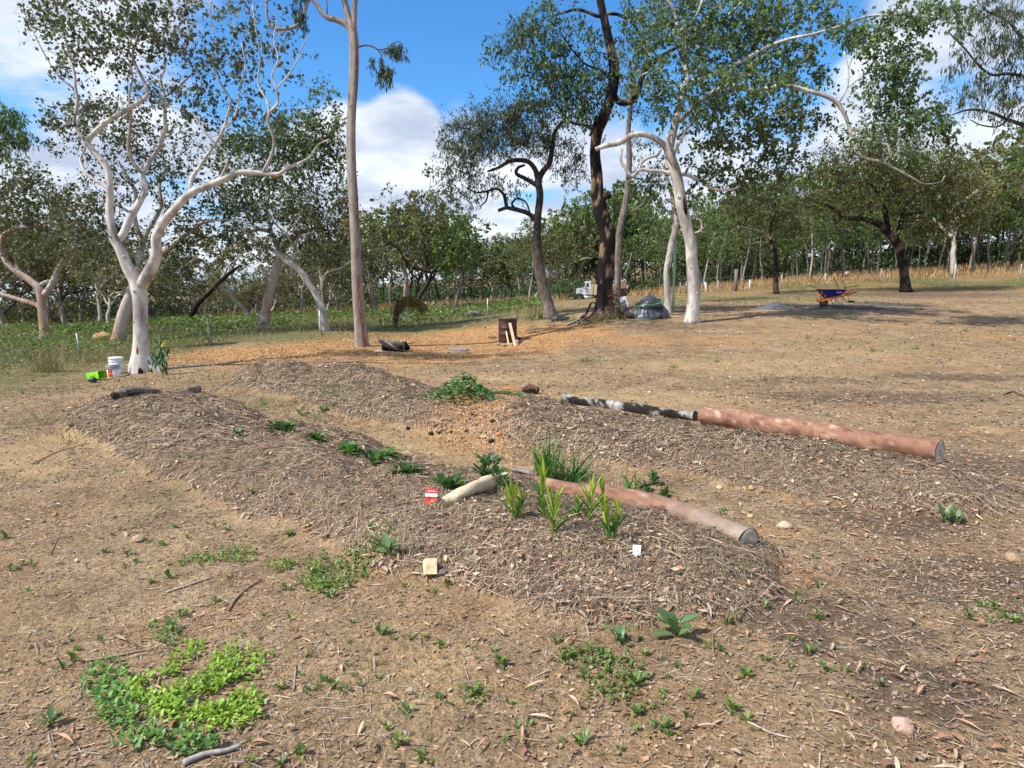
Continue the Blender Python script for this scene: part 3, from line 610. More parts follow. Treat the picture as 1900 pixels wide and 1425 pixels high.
# buttress roots and the hollow
for (dx, dy, l, w_) in ((0.34, -0.03, 0.34, 0.10), (-0.26, -0.03, 0.10, 0.11), (0.1, 0.3, 0.3, 0.09), (0.25, 0.12, 0.2, 0.10)):
    d = unit(np.array([dx, dy, 0])); P = np.array([T.base + d * 0.03 + [0, 0, 0.80], T.base + d * 0.08 + [0, 0, 0.42], T.base + d * (0.14 + l * 0.4) + [0, 0, 0.12], T.base + d * (0.16 + l) + [0, 0, -0.06]])
    T.trunk.tube(smooth_path(np.c_[P, [w_, w_ * 1.1, w_, w_ * 0.5]], 4)[:, :3], smooth_path(np.c_[P, [w_, w_ * 1.1, w_, w_ * 0.5]], 4)[:, 3], 8, colfn=bark_white)
T.knots([(232, 480, 3, .5), (262, 600, 2.5, -.6), (290, 455, 2.5, .2), (212, 440, 2.4, -.5), (383, 346, 2, .2), (255, 545, 3, -.3), (190, 300, 2, .2)])
tree1 = T.done()
hb = T.base; part('hollow', Acc().tube([hb + [0.07, -0.16, 0.0], hb + [0.07, -0.21, 0.03], hb + [0.065, -0.222, 0.09], hb + [0.06, -0.20, 0.13]], [0.05, 0.055, 0.035, 0.01], 8, col=(0.012, 0.008, 0.008)), M_MATTE, tree1)
part('sap_stain', Acc().tube([hb + [0.02, -0.20, 0.42], hb + [0.035, -0.212, 0.5], hb + [0.03, -0.20, 0.60]], [0.015, 0.03, 0.01], 6, col=(0.28, 0.09, 0.07)), M_MATTE, tree1)

# ---- leaning pink-grey gum behind it
T = Tree('gum_tree', 'leaning mottled grey and orange gum directly behind the big white one', 25, (219, 634), bark_pink, M_SMOOTH, leafpal=DARK_OLIVE + OLIVE[:2], L=0.14, W=0.085, K=11, spread=0.24, droop=0.2)
T.twcol = (0.30, 0.26, 0.22)
T.path([(219, 634, 11.5), (223, 610, 11), (230, 584, 11), (242, 550, 10), (256, 512, 8.5), (259, 479, 6.6), (263, 453, 6), (254, 424, 4.6), (249, 395, 3.8), (252, 360, 3), (238, 330, 2.4), (220, 300, 1.8)])
T.path([(262, 458, 4.6), (273, 430, 4.2), (287, 408, 3.6), (300, 380, 3), (296, 345, 2.5), (310, 310, 2)])
T.path([(254, 510, 6), (274, 486, 5), (303, 468, 4.4), (330, 446, 4), (355, 428, 3.2), (382, 412, 2.4), (420, 408, 1.6), (460, 412, 1)])
T.path([(250, 400, 2.6), (225, 385, 2.4), (195, 372, 2), (165, 380, 1.5), (140, 375, 1)])
T.clumps([(140, 215, 60, 40, 34), (200, 250, 70, 60, 44), (270, 240, 60, 60, 36), (320, 290, 60, 50, 30), (250, 330, 70, 40, 32), (160, 380, 60, 50, 44), (200, 430, 70, 40, 44), (130, 450, 50, 40, 26), (330, 410, 60, 40, 30), (350, 460, 40, 40, 26), (370, 350, 50, 50, 24), (240, 180, 60, 30, 16), (100, 250, 30, 40, 12), (300, 480, 60, 40, 24), (360, 510, 50, 30, 18)])
T.done()

# ---- tall bare spotted gum in the middle
def bark_spot(V, u, a):
    n = fbm(V[:, 0] * 6, V[:, 2] * 1.6, 58, 3)[:, None]; z = V[:, 2:3]; c = np.array([0.31, 0.265, 0.235]) * (0.8 + 0.45 * n)
    ax = (a[:, None] + 0.5 * np.sin(z * 0.8)); st = np.exp(-((np.mod(ax - SPOT_A + np.pi, 2 * np.pi) - np.pi) / 0.30) ** 2) * sstep(.25, .45, n + 0.12 * np.sin(z * 7)) * sstep(9.5, 7.8, z)
    c = c * (1 - st) + np.array([0.24, 0.075, 0.03]) * st
    sp = sstep(.78, .84, vnoise(V[:, 0] * 30, V[:, 2] * 9, 8)[:, None]) * (st > 0.4); c = c * (1 - sp) + np.array([0.5, 0.33, 0.17]) * sp
    lo = sstep(1.25, 0.55, z + 0.5 * n) * sstep(0.3, -0.4, np.cos(a[:, None] - SPOT_A)); return c * (1 - lo) + np.array([0.23, 0.085, 0.045]) * lo
SPOT_A = 5.6
T = Tree('gum_tree', 'tall straight grey trunk with a red-brown bark strip standing in the centre left', 20, (670, 643), bark_spot, mat('spotted_bark', m_bark, 1.2, 0.3, 0.01, 0.3), leafpal=BLUEG, L=0.17, W=0.026, K=26, spread=0.16, droop=0.9, rings=32, jit=0.03)
T.path([(670, 643, 12.5), (668, 600, 11.2), (665, 560, 10.6), (663, 525, 10), (660, 450, 9), (656, 370, 8.4), (652, 300, 8.2), (652, 220, 8), (656, 150, 8.4), (657, 100, 8.4), (655, 62, 8), (646, 30, 5.6), (638, -10, 5), (630, -80, 4), (610, -150, 3)], sub=10)
T.path([(656, 72, 6), (657, 40, 5), (659, 0, 4.6), (668, -60, 4), (690, -140, 3)])
T.path([(654, 66, 5.5), (645, 48, 5.5), (625, 37, 5), (608, 33, 4.4), (595, 20, 4), (585, 5, 3.6), (572, -6, 3.2), (567, 18, 3), (555, 45, 3), (530, 54, 3), (505, 50, 2.6), (496, 32, 2.2), (495, 0, 1.8), (500, -30, 1.4)])
T.twcol = (0.14, 0.06, 0.045); redb = T.bark
T.bark = lambda V, u, a: np.tile(np.array([0.17, 0.085, 0.065]), (len(V), 1))
T.path([(662, 88, 1.5), (680, 84, 1.4), (698, 90, 1.3), (708, 104, 1.1), (706, 126, .9), (704, 140, .7)])
T.path([(700, 92, 1.1), (718, 90, 1), (733, 78, .9), (744, 78, .7)])
T.path([(607, 34, 1.2), (607, 15, 1), (606, 0, .8)])
T.clumps([(744, 98, 14, 14, 7), (728, 92, 12, 10, 4), (712, 140, 18, 14, 9), (702, 118, 12, 10, 4), (716, 150, 12, 10, 3), (553, 10, 16, 30, 10), (560, 45, 8, 16, 4)], spread=0.10)
T.clumps([(640, -160, 120, 50, 50), (720, -120, 60, 50, 26), (520, -60, 60, 30, 20), (600, -110, 60, 30, 20)])  # unseen crown above the view, added to cast shadows
T.done()

# ---- dark gum left of the burnt tree
T = Tree('gum_tree', 'dark twisted gum with leaning grey lower trunk behind the rusty drum', 26, (1022, 589), bark_dark, M_ROUGH, leafpal=DARK_OLIVE + BLUEG[:1], L=0.15, W=0.042, K=24, spread=0.27, droop=0.5)
T.twcol = (0.12, 0.10, 0.09)
T.path([(1022, 589, 12), (1016, 565, 10.5), (1008, 535, 10), (1001, 505, 9.4), (997, 472, 8.6), (996, 442, 7.8), (998, 398, 7), (1002, 361, 6.6), (999, 335, 6.4), (1008, 318, 5.6), (1020, 302, 5), (1025, 273, 4), (1028, 250, 3.4), (1042, 228, 2.6), (1062, 212, 2)])
T.path([(998, 335, 5), (994, 317, 4.6), (983, 302, 4.2), (965, 297, 4), (945, 300, 3.4), (925, 311, 2.6), (905, 318, 1.8)])
T.path([(999, 346, 4.6), (990, 340, 4.2), (976, 332, 3.8), (958, 322, 3.4), (962, 311, 2.8), (974, 306, 2)])
T.path([(997, 411, 5), (988, 402, 4.6), (976, 394, 4.2), (950, 387, 3.8), (938, 386, 3.2), (924, 391, 2.8)])
T.path([(940, 386, 3.4), (938, 372, 3.2), (934, 360, 2.8), (922, 350, 2.4), (906, 354, 2), (886, 357, 1.6), (866, 350, 1.2)])
T.path([(906, 354, 1.6), (902, 372, 1.5), (890, 384, 1.2)]); T.path([(956, 388, 2.6), (950, 378, 2.2), (960, 368, 1.8), (976, 376, 1.6), (985, 400, 1.4)])
T.clumps([(850, 255, 35, 35, 26), (890, 235, 45, 35, 40), (930, 215, 45, 35, 40), (975, 235, 50, 40, 44), (870, 290, 45, 28, 34), (930, 265, 50, 30, 40), (990, 200, 40, 30, 26), (1045, 285, 38, 28, 24), (850, 330, 34, 18, 16), (1010, 265, 24, 24, 14), (1060, 320, 24, 18, 9), (850, 365, 50, 14, 12), (905, 330, 30, 14, 10), (960, 350, 20, 12, 5)])
T.done()

# ---- burnt black tree
T = Tree('gum_tree', 'massive fire-blackened trunk with peeling brown lower bark between the drum and the tarp heap', 25, (1119, 587), bark_burnt, M_ROUGH, leafpal=BLUEG + GREEN[:2], L=0.15, W=0.07, K=14, spread=0.24, droop=0.5, rings=26, jit=0.22)
T.twcol = (0.11, 0.085, 0.08)
T.path([(1119, 587, 19), (1121, 565, 16), (1122, 530, 14.5), (1123, 500, 14.5), (1126, 470, 14), (1128, 445, 14), (1122, 420, 12.5), (1115, 398, 12.5), (1109, 361, 11), (1107, 320, 10), (1104, 285, 9.4), (1109, 245, 10.5), (1120, 218, 10), (1136, 170, 9.4), (1140, 129, 8.6), (1131, 81, 7.8), (1120, 29, 7), (1110, -20, 6), (1100, -80, 4.5)], sub=5)
T.path([(1136, 172, 6), (1150, 190, 5.4), (1175, 186, 5.2), (1187, 157, 5), (1198, 129, 4.6), (1224, 108, 4), (1248, 92, 3.2), (1275, 80, 2.4)])
T.path([(1128, 30, 3.4), (1108, 30, 3), (1090, 22, 2.8), (1070, 18, 2.4), (1050, 22, 1.8), (1025, 30, 1.2)])
T.path([(1128, 25, 3), (1150, 28, 2.6), (1175, 45, 2), (1190, 70, 1.4)])
T.path([(1108, 248, 3.2), (1085, 232, 2.6), (1062, 228, 2.2), (1040, 205, 1.8), (1022, 170, 1.4), (1010, 130, 1)]); T.path([(1136, 150, 2.6), (1112, 130, 2.2), (1085, 118, 1.8), (1060, 90, 1.4), (1040, 60, 1)])
T.path([(1107, 215, 3), (1100, 240, 2.6), (1094, 252, 2.2)]); T.trunk.tube(np.array([up(1112, 366, 25), up(1122, 364, 24.9), up(1130, 363, 24.85), up(1135, 364, 24.85)]), [0.10, 0.13, 0.12, 0.05], 10, colfn=bark_black)
T.clumps([(925, 95, 24, 34, 10), (965, 60, 40, 30, 22), (1010, 55, 50, 34, 34), (985, 120, 50, 36, 34), (1040, 110, 50, 36, 34), (1005, 165, 44, 34, 26), (1060, 165, 46, 34, 34), (1105, 130, 40, 30, 22), (1060, 215, 46, 26, 30), (1100, 190, 40, 26, 22), (1030, 20, 60, 24, 12), (1100, 60, 40, 30, 12)])
T.clumps([(1180, 60, 50, 50, 22), (1215, 20, 60, 40, 22), (1190, 110, 40, 30, 14)], pal=GREEN, spread=0.24)
T.done()
T = Tree('gum_tree', 'slim grey trunk rising close behind the fire-blackened trunk', 30, (1145, 560), bark_grey, M_ROUGH, leafpal=BLUEG, L=0.15, W=0.05, K=14, spread=0.27, droop=0.5)
T.path([(1145, 556, 6.5), (1145, 542, 6.2), (1147, 500, 6), (1147, 453, 6), (1152, 413, 5.6), (1162, 370, 5.2), (1168, 300, 5), (1166, 240, 4.4), (1172, 180, 3.6), (1168, 110, 3)])
T.path([(1148, 425, 2.6), (1160, 400, 2), (1185, 385, 1.5), (1200, 370, 1)]); T.path([(1154, 520, 1.6), (1166, 495, 1.4), (1172, 470, 1)])
T.clumps([(1160, 120, 50, 60, 34), (1190, 190, 40, 40, 20), (1185, 270, 30, 30, 10), (1195, 330, 30, 30, 8), (1210, 380, 26, 20, 8)])
T.done()

# ---- white gum on the right
T = Tree('gum_tree', 'cream-white gum with curved trunk and black scar right of the tarp heap', 23.5, (1284, 600), bark_white, M_SMOOTH, leafpal=GREEN + BLUEG[:2], L=0.15, W=0.095, K=12, spread=0.22, droop=0.35, rings=18, jit=0.06)
T.twcol = (0.33, 0.29, 0.25)
T.path([(1282, 600, 12.5), (1286, 570, 11.6), (1288, 540, 11.2), (1285, 508, 10.6), (1283, 481, 10), (1281, 452, 10), (1275, 427, 10), (1269, 402, 10.5), (1262, 370, 10), (1258, 340, 9.6), (1250, 310, 10), (1242, 282, 9), (1248, 250, 7), (1258, 206, 6.6), (1268, 170, 6.2), (1274, 144, 5.6), (1268, 100, 4.4), (1258, 60, 3.6), (1250, 20, 3), (1235, -5, 2.2)])
T.path([(1242, 284, 5.88), (1232, 270, 5.54), (1220, 260, 5.21), (1205, 252, 4.87), (1188, 249, 5.04), (1174, 251, 5.38), (1160, 259, 5.54), (1145, 266, 5.21), (1130, 269, 4.70), (1116, 273, 4.20), (1105, 277, 3.53)])
T.path([(1245, 322, 4), (1228, 318, 3.6), (1208, 317, 3.4), (1188, 315, 3.2), (1178, 324, 3), (1171, 326, 3), (1160, 312, 2.8), (1152, 296, 2.6), (1154, 275, 2.4)]); T.path([(1186, 315, 2.6), (1192, 300, 2.6), (1205, 292, 2.6), (1220, 288, 2.4), (1226, 278, 2.2)])
T.path([(1272, 150, 4.20), (1290, 150, 4.03), (1307, 144, 3.86), (1340, 129, 3.53), (1377, 114, 3.36), (1406, 96, 3.02), (1428, 85, 2.86), (1465, 72, 2.52, -.5), (1505, 64, 2.18, -.8), (1554, 50, 2.02, -1), (1590, 36, 1.85, -1), (1620, 29, 1.85, -1), (1660, 28, 1.68, -1), (1700, 30, 1.43, -1), (1745, 36, 1.18, -1), (1772, 44, 0.84, -1)])
T.path([(1262, 225, 4.20), (1290, 196, 4.03, -.6), (1325, 170, 3.86, -1), (1358, 158, 4.03, -1.2), (1388, 166, 4.20, -1.4), (1421, 165, 4.03, -1.4), (1458, 158, 3.86, -1.5), (1495, 168, 3.86, -1.5), (1532, 178, 3.86, -1.6), (1554, 192, 3.70, -1.6), (1568, 214, 3.36, -1.6), (1576, 238, 3.02, -1.6), (1583, 265, 2.52, -1.7), (1602, 291, 2.18, -1.7), (1635, 300, 1.93, -1.7), (1661, 313, 1.68, -1.8), (1690, 328, 1.43, -1.8), (1716, 341, 1.18, -1.8), (1745, 337, 0.92, -1.8), (1753, 326, 0.67, -1.8)], limb=True)
T.path([(1576, 240, 2.6, -1.6), (1598, 242, 2.6, -1.7), (1614, 261, 2.4, -1.8), (1632, 267, 2.2, -1.8), (1648, 270, 1.8, -1.9), (1655, 290, 1.3, -1.9), (1690, 265, .9, -1.9), (1715, 235, .7, -1.9)])
T.path([(1556, 192, 2, -1.6), (1572, 160, 1.8, -1.5), (1574, 129, 1.5, -1.5), (1566, 95, 1.1, -1.4)]); T.path([(1570, 165, 1.4, -1.5), (1602, 140, 1.3, -1.5), (1642, 125, 1, -1.5)]); T.path([(1574, 130, 1.2, -1.5), (1585, 100, 1, -1.5), (1610, 70, .8, -1.5)])
T.path([(1258, 330, 3.4), (1270, 324, 3), (1296, 333, 2.8), (1322, 350, 2.4), (1355, 352, 2), (1380, 342, 1.4)]); T.path([(1318, 330, 2, .6), (1340, 316, 2, .6), (1366, 315, 1.8, .6), (1392, 298, 1.2, .6)]); T.path([(1300, 333, 2, .3), (1318, 322, 2, .5)])
T.path([(1246, 300, 4), (1252, 280, 3.4, -.4), (1262, 262, 3, -.5), (1274, 240, 2.6, -.5), (1290, 215, 2, -.5), (1296, 180, 1.5, -.5)]); T.path([(1256, 312, 4, -.2), (1250, 300, 3.5, -.4), (1240, 275, 3, -.5), (1238, 250, 2.4, -.5)])
T.path([(1270, 166, 3), (1245, 150, 2.6, .4), (1225, 150, 2.2, .6), (1205, 135, 1.8, .8), (1190, 140, 1.4, .8)]); T.path([(1260, 60, 3), (1285, 40, 2.6), (1300, 10, 2.2), (1310, -30, 1.8)]); T.path([(1290, 100, 3, .5), (1312, 70, 2.8, .5), (1325, 50, 2.4, .6), (1360, 20, 2, .6), (1390, -10, 1.6, .7)])
T.path([(1290, 432, 1.6, -.2), (1300, 428, 1.6, -.3), (1302, 420, 1.4, -.3), (1300, 408, 1.2, -.3), (1292, 406, 1, -.3)])
T.clumps([(1250, 30, 60, 50, 44), (1330, 30, 60, 50, 60, .5), (1400, 40, 60, 50, 60, .8), (1450, 30, 50, 40, 34, .8), (1520, 20, 50, 34, 24, .5), (1350, 100, 60, 40, 44, .8), (1420, 120, 60, 40, 44, .8), (1300, 90, 50, 30, 26), (1480, 90, 45, 34, 26), (1580, 60, 50, 28, 26, -1), (1490, 140, 44, 26, 18), (1210, 60, 44, 50, 24), (1200, 150, 40, 40, 18, -.5), (1235, 190, 40, 36, 18, -.5), (1330, 180, 56, 40, 36, -.3), (1300, 240, 46, 34, 24, -.3)])
T.clumps([(1400, 210, 60, 36, 34, .6), (1450, 230, 56, 40, 34, .6), (1500, 215, 50, 34, 18, .4), (1380, 270, 60, 36, 36, .7), (1450, 290, 50, 34, 28, .8), (1310, 300, 44, 34, 22, .5), (1350, 330, 50, 28, 22, .6), (1270, 350, 26, 26, 8, .6), (1420, 330, 50, 24, 18, .8)], pal=GREEN + OLIVE)
T.clumps([(1630, 60, 46, 30, 24, -1), (1690, 30, 60, 34, 36, -1), (1760, 30, 50, 30, 20, -1), (1640, 115, 46, 34, 24, -1.4), (1690, 105, 34, 28, 14, -1.4), (1650, 175, 44, 40, 26, -1.5), (1700, 165, 26, 22, 8, -1.6), (1680, 225, 44, 26, 22, -1.8), (1735, 225, 38, 30, 20, -1.8), (1760, 250, 28, 24, 10, -1.8), (1700, 280, 40, 22, 12, -1.8), (1600, 200, 24, 30, 6, -1.6), (1660, 140, 40, 30, 14, -1.5)])
T.clumps([(1330, 150, 50, 30, 20, -1.8), (1400, 150, 50, 26, 18, -2.2), (1300, 200, 40, 30, 16, -1.2), (1260, 120, 40, 60, 20, -.8), (1470, 175, 40, 20, 9, -2.2), (1600, 260, 30, 26, 8, -2.2)])
T.knots([(1284, 500, 2.4, -.5), (1262, 370, 3, -.5), (1250, 310, 3, .3), (1287, 545, 2, .4), (1242, 284, 3, .2)])
t6 = T.done()
b6 = up(1271, 383, 23.5 - 0.16)
part('burn_scar', Acc().tube([up(1273, 398, 23.31), up(1272, 388, 23.27), up(1270, 374, 23.31), up(1269, 364, 23.36)], [0.03, 0.07, 0.055, 0.02], 8, col=(0.012, 0.010, 0.012)), M_MATTE, t6)
T = Tree('gum_tree', 'slender pale grey gum trunk immediately left of the cream-white gum', 25.5, (1239, 586), bark_white, M_SMOOTH, leafpal=BLUEG, L=0.14, W=0.08, K=10, spread=0.21)
T.path([(1239, 586, 6.5), (1238, 557, 5.8), (1237, 523, 5.6), (1237, 500, 5.4), (1243, 467, 5.4), (1247, 447, 5.4), (1252, 427, 5), (1252, 397, 4.4), (1246, 360, 3.6), (1238, 330, 3), (1230, 300, 2.4)])
T.path([(1252, 434, 1.6), (1258, 430, 1.5), (1266, 426, 1.4)])
T.clumps([(1215, 320, 34, 30, 16), (1235, 350, 24, 20, 8), (1200, 350, 24, 24, 8)])
T.done()

# ---- dark spreading tree on the right
T = Tree('gum_tree', 'black-trunked spreading tree with olive crown right of the wheelbarrow', 38, (1681, 542), bark_black, M_ROUGH, leafpal=OLIVE, L=0.19, W=0.07, K=15, spread=0.40, droop=0.3)
T.twcol = (0.05, 0.045, 0.04)
T.path([(1681, 542, 9.5), (1678, 515, 8.2), (1674, 485, 8), (1668, 460, 8), (1658, 443, 8), (1645, 428, 7), (1632, 417, 6), (1613, 409, 5), (1591, 405, 4.4), (1566, 404, 3.6), (1554, 391, 2.8), (1532, 380, 2.2), (1506, 372, 1.6)])
T.path([(1650, 434, 5), (1646, 416, 4.6), (1643, 395, 4), (1635, 368, 3), (1618, 345, 2.2), (1600, 325, 1.5)]); T.path([(1660, 446, 5), (1668, 425, 4.6), (1673, 408, 4), (1680, 385, 3), (1700, 362, 2.2), (1720, 350, 1.5)]); T.path([(1566, 404, 2), (1555, 412, 1.6), (1545, 420, 1)])
T.path([(1675, 400, 2.4), (1700, 395, 2), (1740, 385, 1.6), (1770, 370, 1)])
T.clumps([(1600, 268, 60, 30, 26), (1660, 255, 60, 30, 30), (1725, 275, 50, 30, 26), (1550, 300, 40, 26, 16), (1790, 320, 40, 30, 24), (1540, 345, 50, 34, 40), (1590, 310, 60, 40, 60), (1650, 300, 60, 40, 60), (1710, 320, 56, 40, 60), (1760, 350, 50, 40, 50), (1560, 385, 46, 26, 24), (1620, 355, 60, 30, 44), (1690, 375, 56, 34, 56), (1750, 400, 50, 34, 44), (1700, 420, 40, 24, 26), (1800, 390, 34, 34, 24), (1600, 380, 40, 20, 16)])
T.done()
# ---- smaller tree left of the wheelbarrow
T = Tree('gum_tree', 'thin dark tree with one pale drooping limb left of the wheelbarrow', 38, (1441, 547), bark_black, M_ROUGH, leafpal=OLIVE + GREEN[:1], L=0.20, W=0.08, K=16, spread=0.40, droop=0.4)
T.path([(1441, 547, 5), (1439, 520, 4.6), (1440, 490, 4.4), (1437, 465, 3.6), (1431, 450, 3), (1430, 420, 2.4), (1436, 390, 1.8), (1440, 360, 1.4)])
T.bark = bark_pink; T.path([(1433, 462, 3), (1428, 440, 2.4), (1412, 430, 2), (1392, 424, 1.7), (1372, 422, 1.4), (1356, 430, 1)])
T.clumps([(1400, 370, 60, 34, 40), (1450, 360, 60, 40, 44), (1420, 410, 60, 26, 26), (1370, 390, 40, 30, 22), (1480, 400, 40, 30, 22)])
T.done()

# ---- tree beyond the right edge whose boughs hang into view
T = Tree('gum_tree', 'dark tree off the right edge whose fine drooping boughs hang into the upper right corner', 19, (1990, 700), bark_dark, M_ROUGH, leafpal=BLUEG + OLIVE[:2], L=0.15, W=0.028, K=22, spread=0.18, droop=0.9)
T.twcol = (0.10, 0.085, 0.085)
T.path([(1990, 700, 16), (1985, 500, 14), (1975, 350, 12), (1960, 240, 10), (1950, 130, 8), (1940, 20, 6)])
T.path([(1965, 260, 6), (1930, 240, 4.4), (1900, 232, 3.6), (1870, 222, 3), (1845, 211, 2.6), (1815, 204, 2.2), (1790, 205, 1.6), (1767, 213, 1.1)]); T.path([(1955, 160, 5), (1900, 142, 3), (1870, 137, 2.6), (1840, 139, 2.2), (1815, 120, 1.8), (1790, 90, 1.5), (1760, 60, 1)]); T.path([(1945, 60, 4), (1900, 70, 2.6), (1870, 40, 2), (1830, 20, 1.4)])
T.path([(1870, 223, 2), (1850, 235, 1.6), (1820, 232, 1.2), (1800, 222, .8)])
T.clumps([(1800, 40, 30, 30, 8), (1850, 25, 40, 30, 20), (1885, 60, 28, 40, 18), (1830, 90, 34, 30, 16), (1780, 120, 24, 24, 8), (1850, 150, 34, 24, 14), (1800, 170, 30, 24, 10), (1880, 190, 30, 30, 14), (1840, 200, 30, 16, 7), (1890, 120, 20, 40, 10), (1960, 100, 50, 100, 30)])
T.done()
# ---- left edge trees
T = Tree('gum_tree', 'pink-barked gum with a low crooked fork near the left edge', 28, (84, 631), bark_pink, M_SMOOTH, leafpal=OLIVE + DARK_OLIVE, L=0.15, W=0.085, K=12, spread=0.26, droop=0.2)
T.twcol = (0.3, 0.26, 0.23)
T.path([(84, 631, 9), (82, 605, 8), (79, 580, 7.4), (77, 555, 7.4), (72, 535, 7), (58, 522, 6.2), (42, 511, 5.6), (26, 500, 5), (13, 488, 4.6), (3, 468, 4.2), (2, 450, 3.8), (8, 434, 3.4), (32, 424, 3), (66, 420, 2.6), (87, 413, 2.2), (105, 417, 1.6), (118, 405, 1)])
T.path([(82, 548, 6.4), (90, 538, 6), (100, 520, 5.6), (108, 500, 4.8), (115, 487, 4), (132, 466, 3), (147, 452, 2), (165, 440, 1.3)]); T.path([(80, 577, 5), (68, 566, 4.4), (42, 558, 4), (16, 550, 3.6), (-20, 540, 3)]); T.path([(76, 528, 3.6), (90, 522, 3.4), (106, 522, 2.6)]); T.path([(42, 511, 2.6), (30, 490, 2.2), (28, 470, 1.5)])
T.clumps([(20, 330, 50, 30, 30), (60, 350, 46, 30, 34), (30, 390, 50, 34, 40), (80, 400, 50, 34, 36), (120, 375, 40, 30, 24), (50, 440, 50, 26, 30), (100, 450, 44, 24, 20), (10, 460, 30, 30, 12)])
T.done()
T = Tree('gum_tree', 'tree off the left edge with feathery bright green foliage hanging into view', 20, (-110, 680), bark_grey, M_ROUGH, leafpal=GREEN, L=0.15, W=0.035, K=24, spread=0.16, droop=0.7)
T.path([(-110, 680, 12), (-105, 500, 10), (-90, 350, 8), (-60, 260, 4), (-20, 225, 2), (20, 215, 1)]); T.path([(-92, 360, 5), (-50, 310, 3), (0, 290, 1.6)])
T.clumps([(8, 225, 28, 26, 22), (28, 250, 18, 26, 14), (5, 275, 26, 18, 12), (-40, 230, 40, 60, 20)])
T.done()
# ---- crossing pair
T = Tree('gum_tree', 'thick pinkish trunk leaning right in the crossed pair at centre left', 27, (488, 614), bark_pink, M_SMOOTH, leafpal=GREEN + DARK_OLIVE, L=0.15, W=0.09, K=14, spread=0.26, droop=0.25)
T.path([(488, 614, 9), (492, 585, 8.6), (498, 552, 8.4), (508, 516, 7.8), (518, 484, 7), (528, 460, 6.4), (545, 442, 6), (556, 432, 4), (572, 428, 3), (588, 420, 2), (600, 400, 1.2)])
T.path([(518, 470, 4), (512, 452, 4.4), (505, 435, 4), (496, 428, 3.6), (480, 426, 3), (462, 428, 2.2), (440, 420, 1.4)]); T.path([(505, 436, 3), (500, 412, 2.6), (496, 390, 2), (500, 350, 1.6), (490, 300, 1.2)]); T.path([(496, 538, 2.6), (494, 520, 2), (495, 505, 1.5)])
T.clumps([(440, 290, 46, 40, 44), (490, 255, 46, 34, 44), (540, 240, 40, 34, 34), (590, 235, 46, 40, 40), (610, 290, 30, 40, 30), (460, 340, 50, 30, 40), (530, 310, 60, 40, 60), (590, 180, 34, 28, 9), (560, 275, 50, 30, 34), (430, 380, 40, 24, 20)])
T.done()
T = Tree('gum_tree', 'cream trunk leaning left with bent limbs in the crossed pair at centre left', 26, (602, 614), bark_white, M_SMOOTH, leafpal=DARK_OLIVE + OLIVE[:2], L=0.15, W=0.085, K=13, spread=0.26, droop=0.25)
T.twcol = (0.38, 0.34, 0.28)
T.path([(602, 614, 8.6), (599, 592, 8), (595, 568, 7.6), (585, 545, 6.6), (572, 525, 6.2), (561, 508, 5.8), (549, 496, 5.4), (533, 486, 5), (518, 473, 4.4), (500, 460, 3.8), (480, 447, 3.2), (462, 438, 2.8), (450, 425, 2.2), (430, 420, 1.6), (410, 418, 1)])
T.path([(595, 570, 3.4), (592, 553, 3.2), (594, 540, 3), (597, 525, 2.8), (594, 505, 2.6), (590, 480, 2.4), (588, 460, 2), (592, 440, 1.6), (586, 415, 1.2)]); T.path([(597, 524, 2.2), (602, 510, 2), (612, 503, 1.8), (632, 497, 1.5), (652, 484, 1.2), (665, 470, .9)])
T.path([(541, 494, 4), (544, 480, 4), (548, 468, 3.4), (545, 455, 3), (534, 442, 2.6), (532, 430, 2.4), (545, 418, 2), (562, 410, 1.8), (590, 412, 1.4), (605, 420, 1)]); T.path([(533, 432, 2), (520, 424, 1.8), (508, 412, 1.5), (498, 398, 1)]); T.path([(547, 462, 2.4), (552, 444, 2), (566, 436, 1.8), (580, 432, 1.6), (590, 422, 1.2)])
T.clumps([(450, 400, 60, 30, 34), (520, 380, 60, 34, 50), (590, 370, 50, 40, 44), (620, 420, 30, 44, 34), (560, 420, 50, 34, 34), (610, 470, 36, 24, 24), (480, 450, 50, 20, 16), (570, 470, 40, 20, 16), (420, 430, 34, 20, 14), (636, 340, 14, 40, 14)])
T.done()
